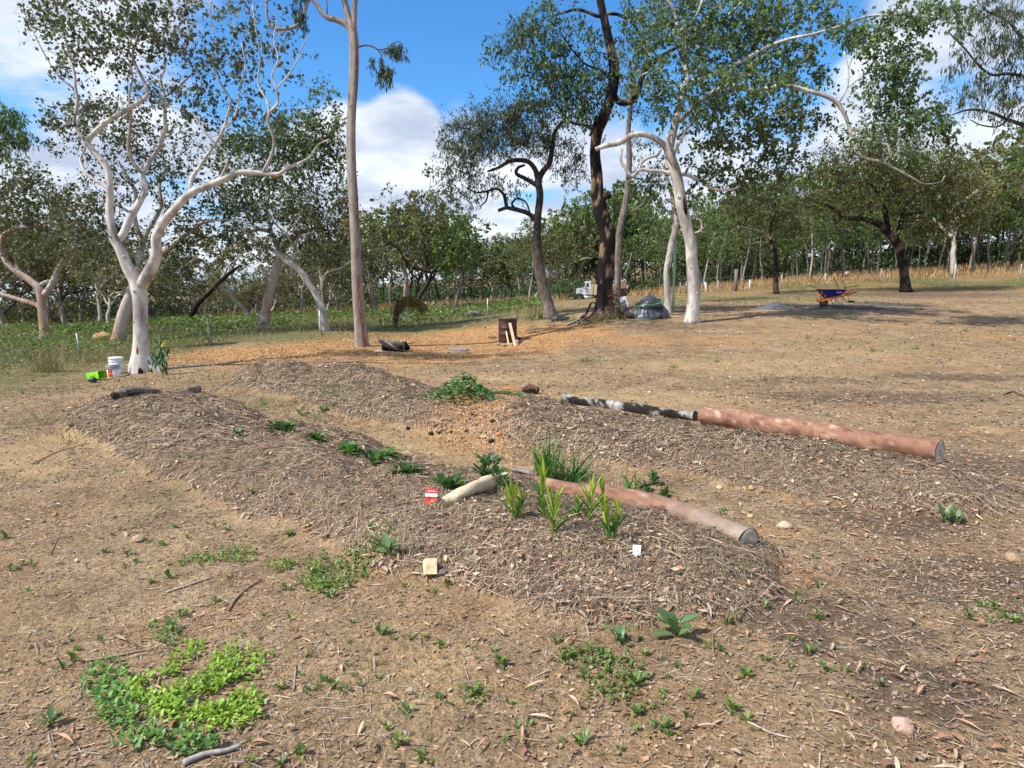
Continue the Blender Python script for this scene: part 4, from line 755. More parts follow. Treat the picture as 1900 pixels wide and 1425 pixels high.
# ================================================================== BACKGROUND WOOD
def gen_tree(kind, seed):
    global rng
    keep = rng; rng = np.random.default_rng(seed); tr, tw, lf = Acc(), Acc(), Acc(); skel = []
    def limb(p, d, L, r, depth, acc, wig, n=6):
        P = [p]; d = unit(np.array(d, float)); R_ = [r]
        for k in range(n):
            d = unit(d + rng.normal(size=3) * wig + np.array([0, 0, 0.06])); P.append(P[-1] + d * L / n); R_.append(r * (1 - 0.62 * (k + 1) / n))
        acc.tube(P, R_, 7 if depth == 0 else 4, col=(1, 1, 1), cap=False, colfn=None); skel.extend(P[n // 3:]); return np.array(P), R_, d
    C = []
    if kind == 'slender':
        h = 11; P, R_, d = limb(np.zeros(3) - [0, 0, .2], [rng.normal() * .06, rng.normal() * .06, 1], h, 0.13, 0, tr, 0.05, 9)
        for k in range(11):
            i = rng.integers(5, 9); a = rng.random() * 6.28; limb(P[i], [math.cos(a), math.sin(a), 0.9], 1.2 + 1.6 * rng.random(), 0.04, 1, tw, 0.22, 4)
        for k in range(95):
            z = 4.6 + 6.8 * rng.random() ** 0.8; rr = 2.0 * math.sqrt(rng.random()) * (1 - 0.5 * abs(z - 8) / 4); a = rng.random() * 6.28; C.append([rr * math.cos(a) + P[-1][0] * z / h, rr * math.sin(a) + P[-1][1] * z / h, z])
        K, sp, L, W = 34, 0.42, 0.24, 0.12; pal = GREEN
    elif kind == 'savanna':
        P, R_, d = limb(np.zeros(3) - [0, 0, .2], [rng.normal() * .25, rng.normal() * .2, 1], 3.4, 0.2, 0, tr, 0.14, 7); ends = []
        for k in range(4):
            a = k * 1.6 + rng.random(); Q, _, _ = limb(P[-1 if k < 2 else -3], [math.cos(a) * .9, math.sin(a) * .9, 0.8 + .5 * rng.random()], 3 + 1.6 * rng.random(), 0.11, 1, tr, 0.24, 7)
            for m in range(3):
                a2 = rng.random() * 6.28; limb(Q[rng.integers(3, 7)], [math.cos(a2), math.sin(a2), 0.7], 1.4 + rng.random(), 0.045, 1, tw, 0.3, 5)
        S_ = np.array(skel); S_ = S_[S_[:, 2] > 3.2]
        for k in range(105): C.append(S_[rng.integers(len(S_))] + rng.normal(size=3) * [0.8, 0.8, 0.6] + [0, 0, 0.4])
        K, sp, L, W = 30, 0.40, 0.22, 0.13; pal = DARK_OLIVE + OLIVE
    else:
        P, R_, d = limb(np.zeros(3) - [0, 0, .2], [rng.normal() * .1, rng.normal() * .1, 1], 4.5, 0.12, 0, tr, 0.1, 6)
        for k in range(8): a = rng.random() * 6.28; limb(P[rng.integers(2, 6)], [math.cos(a), math.sin(a), 0.8], 1.8, 0.04, 1, tw, 0.2, 4)
        for k in range(110):
            v = unit(rng.normal(size=3)) * rng.random() ** (1 / 2.5); C.append(v * [2.1, 2.1, 2.4] + [0, 0, 4.9])
        K, sp, L, W = 32, 0.40, 0.24, 0.15; pal = GREEN
    C = np.array(C, float); S_ = np.array(skel)
    for c in C[::2]:
        dd = np.sum((S_ - c) ** 2, 1) + 0.8 * np.maximum(S_[:, 2] - c[2], 0); b = S_[int(np.argmin(dd))]
        m = (b + c) / 2 + rng.normal(size=3) * 0.15; tw.tube([b, m, c], [0.025, 0.018, 0.008], 3, cap=False)
    td_ = unit(C - np.array([0, 0, C[:, 2].mean() - 1.0])); pal = np.array(pal) * np.array([1.34, 1.24, 1.0])
    sprays(lf, tw, C, td_, K * 0.95, sp * .62, L * .95, W * .95, .35, pal, (1, 1, 1), 0.02, 5, .38)
    rng = keep; return tr, tw, lf
def m_bgbark(t, a, b):
    oi = t.new('ShaderNodeObjectInfo').outputs['Random']; n = t.noise(t.mapping(oc(t), (1, 1, .3)), 5, 4, 0.6)
    c = t.mix(t.ramp(oi, 0.1, 0.9, 0, 1, False), a, b); f = t.ramp(n, 0.3, 0.7, 0.7, 1.15); cmb = t.new('ShaderNodeCombineColor'); [t.put(cmb.inputs[i], f) for i in range(3)]
    return bsdf(t, t.mix(1.0, c, cmb.outputs[0], 'MULTIPLY'), 0.9, n, 0.02)
M_BG_WHITE = mat('pale_gum_bark', m_bgbark, (0.42, 0.38, 0.33), (0.24, 0.20, 0.165))
M_BG_GREY = mat('grey_gum_bark', m_bgbark, (0.24, 0.21, 0.18), (0.11, 0.09, 0.08))
M_BG_DARK = mat('dark_gum_bark', m_bgbark, (0.05, 0.04, 0.04), (0.12, 0.10, 0.085))
VAR = {}
def var(kind, seed, barkm):
    tr, tw, lf = gen_tree(kind, seed); return (tr.mesh('trunk', barkm), tw.mesh('twigs', barkm), lf.mesh('crown', M_LEAF, smooth=False))
VAR['slender'] = [var('slender', 100 + k, M_BG_DARK if k % 3 == 1 else (M_BG_GREY if k % 3 == 0 else M_BG_WHITE)) for k in range(6)]
VAR['savanna'] = [var('savanna', 200 + k, M_BG_WHITE) for k in range(5)]
VAR['sdark'] = [var('savanna', 230 + k, M_BG_DARK) for k in range(2)]
VAR['bushy'] = [var('bushy', 300 + k, M_BG_GREY) for k in range(3)]
HREF = dict(slender=11.6, savanna=7.4, sdark=7.4, bushy=7.2)
def plant_tree(kind, px, Y, ytop, label, group, name='gum_tree', hs=None):
    b = at(px, Y); zt = up(px, ytop, Y)[2]; h = (zt - b[2]) * (hs or 1)
    s = h / HREF[kind]; ms = VAR[kind][int(rng.integers(len(VAR[kind])))]
    t = thing(name, label, 'tree', b, group); t.rotation_euler = (0, 0, float(rng.random() * 6.28)); sx = s * float(0.9 + 0.3 * rng.random()); t.scale = (sx, sx, s)
    for nm, me in zip(('trunk', 'twigs', 'crown'), ms):
        o = bpy.data.objects.new(nm, me); COL.objects.link(o); o.parent = t
        if nm == 'twigs': o['kind'] = 'stuff'
    return t
def top_y(px):  # height of the far canopy in the photograph
    return float(np.interp(px, [-200, 0, 150, 300, 420, 560, 650, 700, 760, 850, 900, 960, 1050, 1150, 1250, 1350, 1500, 1700, 1800, 1900, 2100], [350, 350, 370, 420, 470, 430, 420, 390, 355, 400, 430, 440, 370, 350, 350, 340, 320, 300, 255, 245, 240]))
ZL = [(-300, 90, 'left of the pink-barked gum'), (90, 215, 'between the pink-barked gum and the leaning trunk'), (215, 330, 'behind the big white gum'), (330, 480, 'between the big white gum and the crossed pair'), (480, 620, 'behind the crossed pair of trunks'), (620, 720, 'behind the tall central trunk'), (720, 830, 'behind the bent golden shrub'), (830, 930, 'behind the fallen grey log and drum'), (930, 1040, 'behind the dark twisted gum'), (1040, 1140, 'behind the truck and burnt trunk'), (1140, 1230, 'behind the tarp heap'), (1230, 1310, 'behind the cream-white gum'), (1310, 1400, 'behind the white fence posts'), (1400, 1480, 'behind the thin dark tree'), (1480, 1620, 'behind the wheelbarrow'), (1620, 1720, 'behind the black-trunked spreading tree'), (1720, 1820, 'right of the black-trunked spreading tree'), (1820, 2500, 'at the far right edge')]
def where(px): return next(z for a_, b_, z in ZL if a_ <= px < b_)
G1 = 'pale crooked gums in the open wood on the left'
for k in range(46):
    px = -180 + 860 * (k + rng.random()) / 46; Y = 36 + 44 * rng.random() ** 0.9
    if k % 6 == 3: plant_tree('sdark', px, Y, top_y(px) + 30, 'dark-barked crooked gum ' + where(px), 'dark gums ' + where(px), hs=.85)
    else: plant_tree('savanna', px, Y, top_y(px) + 50 * rng.random(), 'pale crooked gum ' + where(px), 'pale gums ' + where(px), hs=0.66 + 0.34 * rng.random())
for k in range(26):
    px = 660 + 420 * (k + rng.random()) / 26; Y = 55 + 30 * rng.random() if px < 1035 else 102 + 8 * rng.random()
    plant_tree(['savanna', 'bushy', 'sdark', 'slender', 'bushy'][k % 5], px, Y, top_y(px) + 35 * rng.random(), ['pale crooked', 'bushy green', 'dark crooked', 'straight slender', 'bushy green'][k % 5] + ' far gum ' + where(px), ['pale', 'bushy', 'dark', 'straight', 'bushy'][k % 5] + ' far gums ' + where(px), hs=0.85 + 0.2 * rng.random())
for k in range(120):
    px = 1030 + 1150 * (k + rng.random()) / 120; Y = float(np.interp(px, [1000, 1165, 1240, 1500, 1900, 2200], [100, 98, 68, 60, 62, 62])) + 2 + 22 * rng.random()
    kd = ['slender', 'slender', 'bushy', 'slender', 'bushy'][k % 5]; Y += 9 * (kd == 'bushy')
    plant_tree(kd, px, Y, top_y(px) - 25 + 110 * rng.random(), ('straight-trunked gum in the dense wood ' if kd == 'slender' else 'bushy green tree in the dense wood ') + where(px),
               ('straight gums ' if kd == 'slender' else 'bushy trees ') + where(px), hs=0.8 + 0.25 * rng.random())
for k in range(34):
    px = 1250 + 700 * (k + 2.2 * rng.random()) / 34; plant_tree('slender', px, float(np.interp(px, [1250, 1500, 1900], [64, 58, 60])) + 4 * rng.random(), top_y(px) + 30 + 60 * rng.random(), 'slim straight trunk at the front of the wood ' + where(px), 'slim front trunks ' + where(px), hs=.95)
# a few that stand out
for (px, Y, yt, kd, lb) in [(185, 46, 430, 'savanna', 'forked pale gum between the pink-barked gum and the leaning trunk'), (300, 48, 440, 'sdark', 'dark crooked gum just right of the big white gum'),
                            (465, 44, 400, 'savanna', 'slim forked pale gum left of the crossed pair'), (555, 44, 430, 'savanna', 'grey gum seen between the crossed pair'),
                            (700, 50, 400, 'savanna', 'pale slim gum right of the tall central trunk'), (770, 46, 360, 'sdark', 'dark leaning gum above the bent golden shrub'),
                            (845, 42, 395, 'bushy', 'small gum with a cream stem beside the fallen grey log'), (938, 75, 440, 'bushy', 'bright green round tree behind the rusty drum'),
                            (980, 40, 400, 'slender', 'slim grey gum just left of the dark twisted gum'), (1770, 58, 280, 'savanna', 'pale forked sapling at the edge of the right wood'),
                            (1862, 64, 245, 'slender', 'pale straight gum near the right edge of the wood')]:
    plant_tree(kd, px, Y, yt, lb, None)
# charred leaning stem on the left
P = [up(338, 612, 40), up(352, 590, 40), up(368, 562, 40), up(385, 545, 40), up(405, 525, 40), (up(428, 505, 40)), up(447, 492, 40)]; P[0][2] -= 0.2
t = thing('dead_tree', 'leaning charred branchless trunk in the left wood', 'tree', P[0]); part('trunk', Acc().tube(P, [.17, .16, .15, .14, .12, .10, .05], 10, colfn=bark_black), M_ROUGH, t)
part('limb', Acc().tube([P[4], up(418, 520, 40), up(428, 523, 40)], [.07, .05, .03], 6, colfn=bark_black), M_ROUGH, t)

# undergrowth and the wood beyond, which read as one mass
def mass(pxa, pxb, Ya, Yb, n, hfun, L, pal, seedtone=61):
    a = Acc(); px = rng.uniform(pxa, pxb, n); Y = rng.uniform(Ya, Yb, n) if np.isscalar(Ya) else Ya(px) + rng.random(n) * Yb
    X = (px - 950) / FPX * Y; Z = H(X, Y); h = hfun(px, X, Y)
    c = np.stack([X, Y, Z + h * rng.random(n) ** 0.8], -1); tone = 0.6 + 0.8 * fbm(X * 0.7 + 9, c[:, 2] * 0.9 + Y * .3, seedtone, 3)[:, None]
    Lr = L * (0.6 + 0.8 * rng.random(n)); flakes(a, c, rng.normal(size=(n, 3)), Lr, Lr * 0.55, pick(pal, n, 0.25) * tone); return a
Yw = lambda px: np.interp(px, [1000, 1165, 1240, 1500, 1900, 2300], [104, 102, 76, 70, 72, 72])
a = mass(1000, 2300, Yw, 24, 52000, lambda px, X, Y: 2.6 * (0.25 + 1.2 * fbm(X * .35, Y * .2, 71, 3) ** 1.3) * 1.3, 0.34, [(0.035, 0.055, 0.02), (0.05, 0.078, 0.024), (0.07, 0.095, 0.032)])
solo('undergrowth', a, M_LEAF, (0, 0, 0), 'dark scrub filling the floor of the dense wood', kind='stuff', smooth=False)
a = mass(-300, 700, 58, 95, 26000, lambda px, X, Y: 2.0 * (0.2 + 1.2 * fbm(X * .3, Y * .2, 72, 3)), 0.30, [(0.05, 0.065, 0.028), (0.065, 0.08, 0.03), (0.09, 0.085, 0.045)])
a.merge(mass(620, 1080, 86, 110, 16000, lambda px, X, Y: 3.2 * (0.3 + 1.0 * fbm(X * .3, Y * .2, 73, 3)), 0.36, [(0.045, 0.075, 0.025), (0.06, 0.095, 0.03)]))
solo('undergrowth', a, M_LEAF, (0, 0, 0), 'low scrub on the floor of the left and centre wood', kind='stuff', smooth=False)
def farw(px, X, Y): return (up(0, 0, 1)[2] * 0 + 1) * (5.0 + 7 * fbm(X * .12, Y * .05, 74, 3) ** 1.3) * np.where(px < 1050, .72, 1.0)
a = mass(-400, 2400, 125, 165, 34000, farw, 0.7, [(0.05, 0.07, 0.03), (0.065, 0.085, 0.036), (0.045, 0.062, 0.034)])
solo('far_wood', a, M_LEAF, (0, 0, 0), 'distant mass of trees closing the view', kind='stuff', smooth=False)
# ================================================================== GROUND COVER
def on(X, Y, dz=0.0): return np.stack([X, Y, H(X, Y) + dz], -1)
def normals(X, Y, e=0.06):
    a = (H(X + e, Y) - H(X - e, Y)) / (2 * e); b = (H(X, Y + e) - H(X, Y - e)) / (2 * e); return unit(np.stack([-a, -b, np.ones_like(a)], -1))
def scatter(n, y0, y1, p=1.0, margin=1.12):
    """ground points inside the view wedge (a little wider), nearer ground denser"""
    Y = (y0 ** p + rng.random(n) * (y1 ** p - y0 ** p)) ** (1 / p); X = (rng.random(n) * 2 - 1) * Y * 0.76 * margin
    return X, Y
def keepm(X, Y, m): k = rng.random(len(X)) < m; return X[k], Y[k]
STRAWC = [(0.36, 0.26, 0.165), (0.27, 0.19, 0.12), (0.45, 0.34, 0.225), (0.185, 0.128, 0.082), (0.31, 0.23, 0.165), (0.54, 0.43, 0.30), (0.115, 0.08, 0.055)]
# --- straw mulch on the two mounds
X, Y = scatter(700000, 2.4, 13.5, 0.7); ma, mb, ta, tb = mound_masks(X, Y); DA, _ = poly_dist(MA, X, Y); DB, _ = poly_dist(MB, X, Y); fr = .16 * sstep(.35, .65, fbm(X * 2, Y * 2, 83, 3)) * sstep(1.6, .95, np.minimum(DA, DB)); m = np.maximum(np.maximum(sstep(0.0, 0.35, ma), fr), sstep(0, .3, mb) * (1 - 0.92 * ell(X, Y, 885, 785, 90, 38)))
X, Y = keepm(X, Y, m * 0.9); X, Y = X[:140000], Y[:140000]
def lay(X, Y, Lm, Wm, lift, pal, var_=0.2, bias=None, drp=0.12, sec=3, w=None):
    N = len(X); n = normals(X, Y); ang = rng.random(N) * 2 * np.pi if bias is None else bias + rng.normal(size=N) * 0.75
    d = np.stack([np.cos(ang), np.sin(ang), np.zeros(N)], -1); d = unit(d - n * np.sum(d * n, -1, keepdims=True)); d = unit(d + n * (rng.normal(size=(N, 1)) * 0.13 + 0.04))
    L = Lm * (0.4 + 1.2 * rng.random(N)); W = Wm * (0.5 + rng.random(N)); b = on(X, Y, lift * rng.random(N) ** 2 + 0.003) - d * L[:, None] * 0.5
    a = Acc(); blades(a, b, d, L, W, drp, sec, pick(pal, N, var_, w), facing=unit(n + rng.normal(size=(N, 3)) * 0.35)); return a
bias = np.where(ma[:1] > 0, 0.9, 0.9)[0] + 1.6 * (fbm(X * 0.8, Y * 0.8, 81, 3) - 0.5) * 2
near = Y < 6.5
a = lay(X[near], Y[near], 0.095, 0.0030, 0.030, STRAWC, 0.2, bias[near], 0.1)
a.merge(lay(X[~near], Y[~near], 0.14, 0.0060, 0.035, STRAWC, 0.2, bias[~near], 0.1))
solo('straw_mulch', a, M_DRY, (0, 0, 0), 'dry straw mulch covering the garden mounds', kind='stuff')
# long pale strands on the mulch
X, Y = scatter(60000, 2.4, 12, 0.7); ma, mb, _, _ = mound_masks(X, Y); X, Y = keepm(X, Y, np.maximum(sstep(0, .2, ma), sstep(0, .2, mb)) * .8); X, Y = X[:2600], Y[:2600]
solo('straw_stalk', lay(X, Y, 0.20, 0.0042, 0.04, [(0.5, 0.40, 0.27), (0.42, 0.34, 0.25), (0.3, 0.2, 0.13)], 0.15, None, 0.15, 4), M_DRY, (0, 0, 0), 'longer pale stalks strewn over the mulch', kind='stuff')
# --- litter bits: bark flakes, leaf fragments, twigs
LIT = [(0.34, 0.22, 0.13), (0.25, 0.155, 0.09), (0.44, 0.31, 0.19), (0.16, 0.105, 0.07), (0.40, 0.22, 0.13), (0.36, 0.29, 0.23), (0.28, 0.18, 0.11)]
X, Y = scatter(380000, 1.9, 22, 0.6); ma, mb, _, _ = mound_masks(X, Y)
edge = np.maximum(sstep(0, .1, ma) * sstep(.6, .2, ma), sstep(0, .1, mb) * sstep(.6, .2, mb))
patch = sstep(.42, .66, fbm(X * 0.8, Y * 0.8, 91, 4)); right = sstep(0.5, 2.5, X - 0.1 * Y); clear = ell(X, Y, 720, 835, 170, 36) + ell(X, Y, 110, 835, 120, 45) + ell(X, Y, 760, 1270, 190, 110) * .6
X, Y = keepm(X, Y, np.clip(0.16 + 0.42 * patch + 0.35 * right * (Y < 8) + 0.35 * edge - 0.6 * clear, 0.02, 1)); X, Y = X[:80000], Y[:80000]
N = len(X); n = normals(X, Y); ax = rng.normal(size=(N, 3)); ax -= n * np.sum(ax * n, -1, keepdims=True); ax = unit(ax) + n * rng.normal(size=(N, 1)) * 0.12
L = (0.008 + 0.036 * rng.random(N) ** 2.6) * np.clip(Y / 4.5, 0.8, 2.6) ** 0.8; a = Acc()
flakes(a, on(X, Y, 0.004 + 0.007 * rng.random(N)), ax, L, L * (0.15 + 0.5 * rng.random(N)), pick(LIT, N, 0.25), nrm=unit(n + rng.normal(size=(N, 3)) * 0.3))
solo('leaf_litter', a, M_DRY, (0, 0, 0), 'fine bark and leaf litter strewn over the soil', kind='stuff', smooth=False)
X, Y = scatter(60000, 1.9, 14, 0.6); patch = sstep(.42, .62, fbm(X * 0.8, Y * 0.8, 92, 4)); X, Y = keepm(X, Y, 0.12 + .5 * patch + .4 * sstep(.8, 2.2, X) * (Y < 8)); X, Y = X[:17000], Y[:17000]
solo('twig_litter', lay(X, Y, 0.085, 0.0042, 0.008, [(0.22, 0.16, 0.12), (0.14, 0.10, 0.08), (0.33, 0.27, 0.21), (0.40, 0.30, 0.19)], 0.2, None, 0.03), M_DRY, (0, 0, 0), 'small twigs and dry stems lying on the soil', kind='stuff')
X, Y = scatter(60000, 8.5, 34, 1.0); X, Y = keepm(X, Y, (.2 + .7 * sstep(.4, .62, fbm(X * .5, Y * .5, 94, 4))) * (mound_masks(X, Y)[1] < .02)); X, Y = X[:22000], Y[:22000]; N = len(X)
n = normals(X, Y); ax = rng.normal(size=(N, 3)); ax -= n * np.sum(ax * n, -1, keepdims=True); ax = unit(ax) + n * rng.normal(size=(N, 1)) * 0.25; L = (0.022 + 0.06 * rng.random(N) ** 2.5) * (Y / 14) ** .5; a = Acc()
flakes(a, on(X, Y, 0.008 + .01 * rng.random(N)), ax, L, L * (0.25 + 0.5 * rng.random(N)), pick(LIT + [(0.09, 0.06, 0.04), (0.13, 0.16, 0.05), (0.55, 0.45, 0.32)], N, 0.25), nrm=unit(n + rng.normal(size=(N, 3)) * 0.5))
solo('leaf_litter', a, M_DRY, (0, 0, 0), 'scattered debris on the cleared ground beyond the beds', kind='stuff', smooth=False)
# --- chips and leaf pieces mixed into the mulch
X, Y = scatter(160000, 2.4, 13, 0.7); ma, mb, _, _ = mound_masks(X, Y); X, Y = keepm(X, Y, np.maximum(sstep(0, .2, ma), sstep(0, .2, mb)) * (.15 + .85 * sstep(.42, .6, fbm(X * 1.5, Y * 1.5, 93, 3)))); X, Y = X[:10000], Y[:10000]
N = len(X); n = normals(X, Y); ax = rng.normal(size=(N, 3)); ax -= n * np.sum(ax * n, -1, keepdims=True); ax = unit(ax) + n * rng.normal(size=(N, 1)) * 0.2; L = (0.014 + 0.045 * rng.random(N) ** 2.2) * np.clip(Y / 5, .9, 1.6); a = Acc()
flakes(a, on(X, Y, 0.016 + 0.022 * rng.random(N)), ax, L, L * (0.2 + 0.4 * rng.random(N)), pick(LIT + [(0.13, 0.085, 0.06), (0.10, 0.07, 0.05), (0.50, 0.38, 0.26)], N, 0.25), nrm=unit(n + rng.normal(size=(N, 3)) * 0.4))
solo('bark_chips', a, M_DRY, (0, 0, 0), 'bark chips and broken leaves mixed into the straw mulch', kind='stuff', smooth=False)
# --- pebbles and clods
def pebbles(X, Y, r, pal):
    N = len(X); k = 5; ang = np.arange(k) * 2 * np.pi / k; a0 = rng.random(N)[:, None] * 6.28
    rr = r[:, None] * (0.7 + 0.6 * rng.random((N, k))); c = on(X, Y, -0.15 * r)
    ring = np.stack([c[:, None, 0] + rr * np.cos(ang + a0), c[:, None, 1] + rr * np.sin(ang + a0), c[:, None, 2] + 0 * rr], -1)
    rt = 0.55 * rr; top = np.stack([c[:, None, 0] + rt * np.cos(ang + a0 + .3), c[:, None, 1] + rt * np.sin(ang + a0 + .3), c[:, None, 2] + r[:, None] * (0.55 + 0.4 * rng.random((N, k)))], -1)
    V = np.concatenate([ring, top], 1).reshape(-1, 3); b = np.arange(N)[:, None] * 10; j = np.arange(k)[None]; q = np.stack([b + j, b + (j + 1) % k, b + 5 + (j + 1) % k, b + 5 + j], -1).reshape(-1, 4)
    b1 = np.arange(N) * 10 + 5; t_ = np.concatenate([np.stack([b1, b1 + 1, b1 + 2], -1), np.stack([b1, b1 + 2, b1 + 3], -1), np.stack([b1, b1 + 3, b1 + 4], -1)])
    a = Acc(); a.add(V, q, t_, np.repeat(pick(pal, N, 0.2), 10, 0)); return a
X, Y = scatter(90000, 1.9, 12, 0.5); X, Y = keepm(X, Y, 0.15 + 0.7 * sstep(.42, .6, fbm(X * 1.1, Y * 1.1, 95, 3))); X, Y = X[:20000], Y[:20000]
a = pebbles(X, Y, (0.0025 + 0.0085 * rng.random(len(X)) ** 4) * np.clip(Y / 3, 1, 2.2), [(0.30, 0.21, 0.13), (0.38, 0.28, 0.18), (0.24, 0.16, 0.10), (0.42, 0.33, 0.25)])
X, Y = scatter(120000, 8, 26, 0.7); X, Y = keepm(X, Y, np.maximum.reduce([ell(X, Y, *q) for q in [(560, 648, 120, 18), (700, 632, 120, 20), (800, 648, 150, 22), (930, 640, 110, 24), (430, 653, 110, 10)]])); X, Y = X[:9000], Y[:9000]
a.merge(pebbles(X, Y, 0.010 + 0.026 * rng.random(len(X)) ** 3, [(0.46, 0.25, 0.09), (0.50, 0.32, 0.14), (0.34, 0.16, 0.06), (0.56, 0.40, 0.22)]))
solo('gravel', a, M_STONE, (0, 0, 0), 'loose grit and orange gravel lying on the soil', kind='stuff', smooth=False)
# gravel spilling from the bare flank of the rear mound
n = 2600; px = rng.normal(900, 52, n); py = 800 + rng.normal(0, 22, n) + (px - 900) * 0.12; pts = np.array([hit(x, y) for x, y in zip(px[:900], py[:900])])
X = pts[:, 0] + 0; Y = pts[:, 1] + 0; X = np.r_[X, X + rng.normal(size=len(X)) * .05, X + rng.normal(size=len(X)) * .08]; Y = np.r_[Y, Y + rng.normal(size=len(Y)) * .06, Y + rng.normal(size=len(Y)) * .1]
a = pebbles(X, Y, 0.007 + 0.022 * rng.random(len(X)) ** 3, [(0.42, 0.27, 0.14), (0.46, 0.32, 0.19), (0.36, 0.22, 0.11), (0.32, 0.24, 0.16), (0.44, 0.23, 0.10)])
solo('gravel', a, M_STONE, (0, 0, 0), 'tan gravel spilling from the bare flank of the rear mound', kind='stuff', smooth=False)

# --- green ground cover and grass of the left middle distance
def cover_zone(n, y0, y1, test, L, W, pal, h, droop=0.3, blade=True, p=1.0):
    X, Y = scatter(n, y0, y1, p); X, Y = keepm(X, Y, test(X, Y)); N = len(X); a = Acc()
    if blade:
        d = rng.normal(size=(N, 3)) * [0.4, 0.4, 0.1] + [0, 0, 1]; s = np.clip(Y / 20, 0.6, 3)
        blades(a, on(X, Y, -0.01), d, L * (0.5 + rng.random(N)), W * s * (0.6 + 0.8 * rng.random(N)), droop * rng.random(N), 3, pick(pal, N, 0.25))
    else:
        c = on(X, Y, 0) + np.stack([np.zeros(N), np.zeros(N), h * (0.3 + 1.1 * fbm(X * .9, Y * .9, 97, 3)) * rng.random(N)], -1); s = np.clip(Y / 25, .7, 3); Lr = L * s * (0.6 + .8 * rng.random(N)); tone = 0.7 + 0.6 * fbm(X * 2, Y * 2, 98, 3)[:, None]
        flakes(a, c, rng.normal(size=(N, 3)) * [1, 1, .6], Lr, Lr * W / L, pick(pal, N, 0.2) * tone)
    return a
def left_green(X, Y):
    px = 950 + FPX * X / Y; yb = np.interp(px, [-200, 60, 200, 330, 500, 640, 760, 900, 1000, 1050], [16, 17, 19, 21, 24.5, 26.5, 28.5, 31, 31, 60]); return sstep(-1.2, 1.2, Y - yb + 2 * (fbm(X * .6, Y * .6, 99, 3) - .5)) * sstep(1075, 1020, px)
BRG = [(0.085, 0.17, 0.03), (0.11, 0.20, 0.04), (0.06, 0.13, 0.028), (0.15, 0.22, 0.06)]
a = cover_zone(85000, 15, 52, lambda X, Y: left_green(X, Y) * sstep(50, 40, Y) * (0.04 + .9 * sstep(.46, .58, fbm(X * .45, Y * .35, 101, 3))), 0.10, 0.065, BRG, 0.45, blade=False)
solo('ground_cover', a, M_LEAF, (0, 0, 0), 'leafy green ground cover behind the wire fence', kind='stuff', smooth=False)
a = cover_zone(190000, 14, 56, lambda X, Y: left_green(X, Y) * (0.45 + .4 * sstep(.5, .4, fbm(X * .45, Y * .35, 101, 3))), 0.30, 0.008, [(0.14, 0.19, 0.05), (0.19, 0.21, 0.07), (0.30, 0.22, 0.10), (0.10, 0.16, 0.04)], .3)
solo('grass', a, M_DRY, (0, 0, 0), 'mixed green and dry grass behind the wire fence', kind='stuff')
def dry_zone(X, Y):
    px = 950 + FPX * X / Y; ya = np.interp(px, [-300, 400, 700, 1000, 1250, 1500, 1900, 2300], [60, 52, 50, 45, 44, 46, 50, 50]); return sstep(-2, 3, Y - ya) * sstep(1.0, 0.0, (Y - 105) / 20) * (1 - sstep(1045, 1060, px) * sstep(1175, 1160, px) * (Y < 92))
a = cover_zone(110000, 40, 118, lambda X, Y: dry_zone(X, Y) * (0.3 + 0.7 * sstep(.35, .55, fbm(X * .25, Y * .12, 103, 3))), 0.55, 0.014, [(0.42, 0.24, 0.10), (0.34, 0.21, 0.10), (0.48, 0.32, 0.15), (0.27, 0.20, 0.09)], .5, p=1.3)
solo('dry_grass', a, M_DRY, (0, 0, 0), 'tall orange dry grass along the edge of the wood', kind='stuff')
def short(X, Y):
    z = np.maximum.reduce([ell(X, Y, *q) for q in [(60, 725, 150, 26), (300, 710, 260, 12), (20, 790, 70, 40), (1300, 558, 300, 9), (1700, 527, 240, 9), (1290, 668, 80, 8), (1650, 648, 100, 9), (560, 750, 110, 11), (1440, 552, 160, 6), (430, 700, 120, 10), (1250, 690, 50, 6), (1120, 672, 40, 6), (1800, 618, 60, 7), (1720, 655, 60, 6), (1560, 632, 60, 5), (1850, 700, 60, 8), (1740, 752, 60, 8), (1450, 690, 60, 6), (1350, 715, 40, 5), (200, 800, 120, 20), (60, 900, 120, 30), (250, 890, 120, 20), (780, 690, 40, 5)]])
    return z * (0.25 + .75 * sstep(.42, .6, fbm(X * 1.1, Y * 1.1, 105, 3)))
a = cover_zone(150000, 6, 52, short, 0.085, 0.011, [(0.13, 0.19, 0.05), (0.19, 0.20, 0.07), (0.30, 0.235, 0.12), (0.10, 0.16, 0.04)], .1)
solo('grass', a, M_DRY, (0, 0, 0), 'short thin grass in patches on the cleared ground', kind='stuff')
# ================================================================== OBJECTS
def H3(x, y): return np.array([x, y, H1(x, y)])
def bark_red(V, u, a):
    n = fbm(u * 16 + np.cos(a) * 1.5, np.sin(a) * 3 + u * 3, 60, 4)[:, None]; m = fbm(u * 26, a * 2.2 + u * 8, 61, 4)[:, None]
    c = np.array([0.34, 0.175, 0.115]) * (0.5 + 0.9 * n); k = sstep(.60, .72, m); c = c * (1 - k) + np.array([0.46, 0.33, 0.23]) * k
    k = sstep(.56, .66, n); return c * (1 - k) + np.array([0.20, 0.095, 0.065]) * k
def bark_red2(V, u, a):
    c = bark_red(V, u, a); k = sstep(.42, .0, u + .25 * (fbm(u * 20, a * 2, 66, 3) - .5))[:, None]; return c * (1 - k) * .9 + np.array([0.34, 0.27, 0.21]) * k
def bark_ash(V, u, a):
    m = fbm(V[:, 0] * 7 + V[:, 2] * 6, V[:, 1] * 7, 62, 4)[:, None]; k = sstep(.55, .62, m + 0.06 * np.sin(a)[:, None]); return np.array([0.03, 0.027, 0.026]) * (1 - k) + np.array([0.42, 0.40, 0.38]) * k
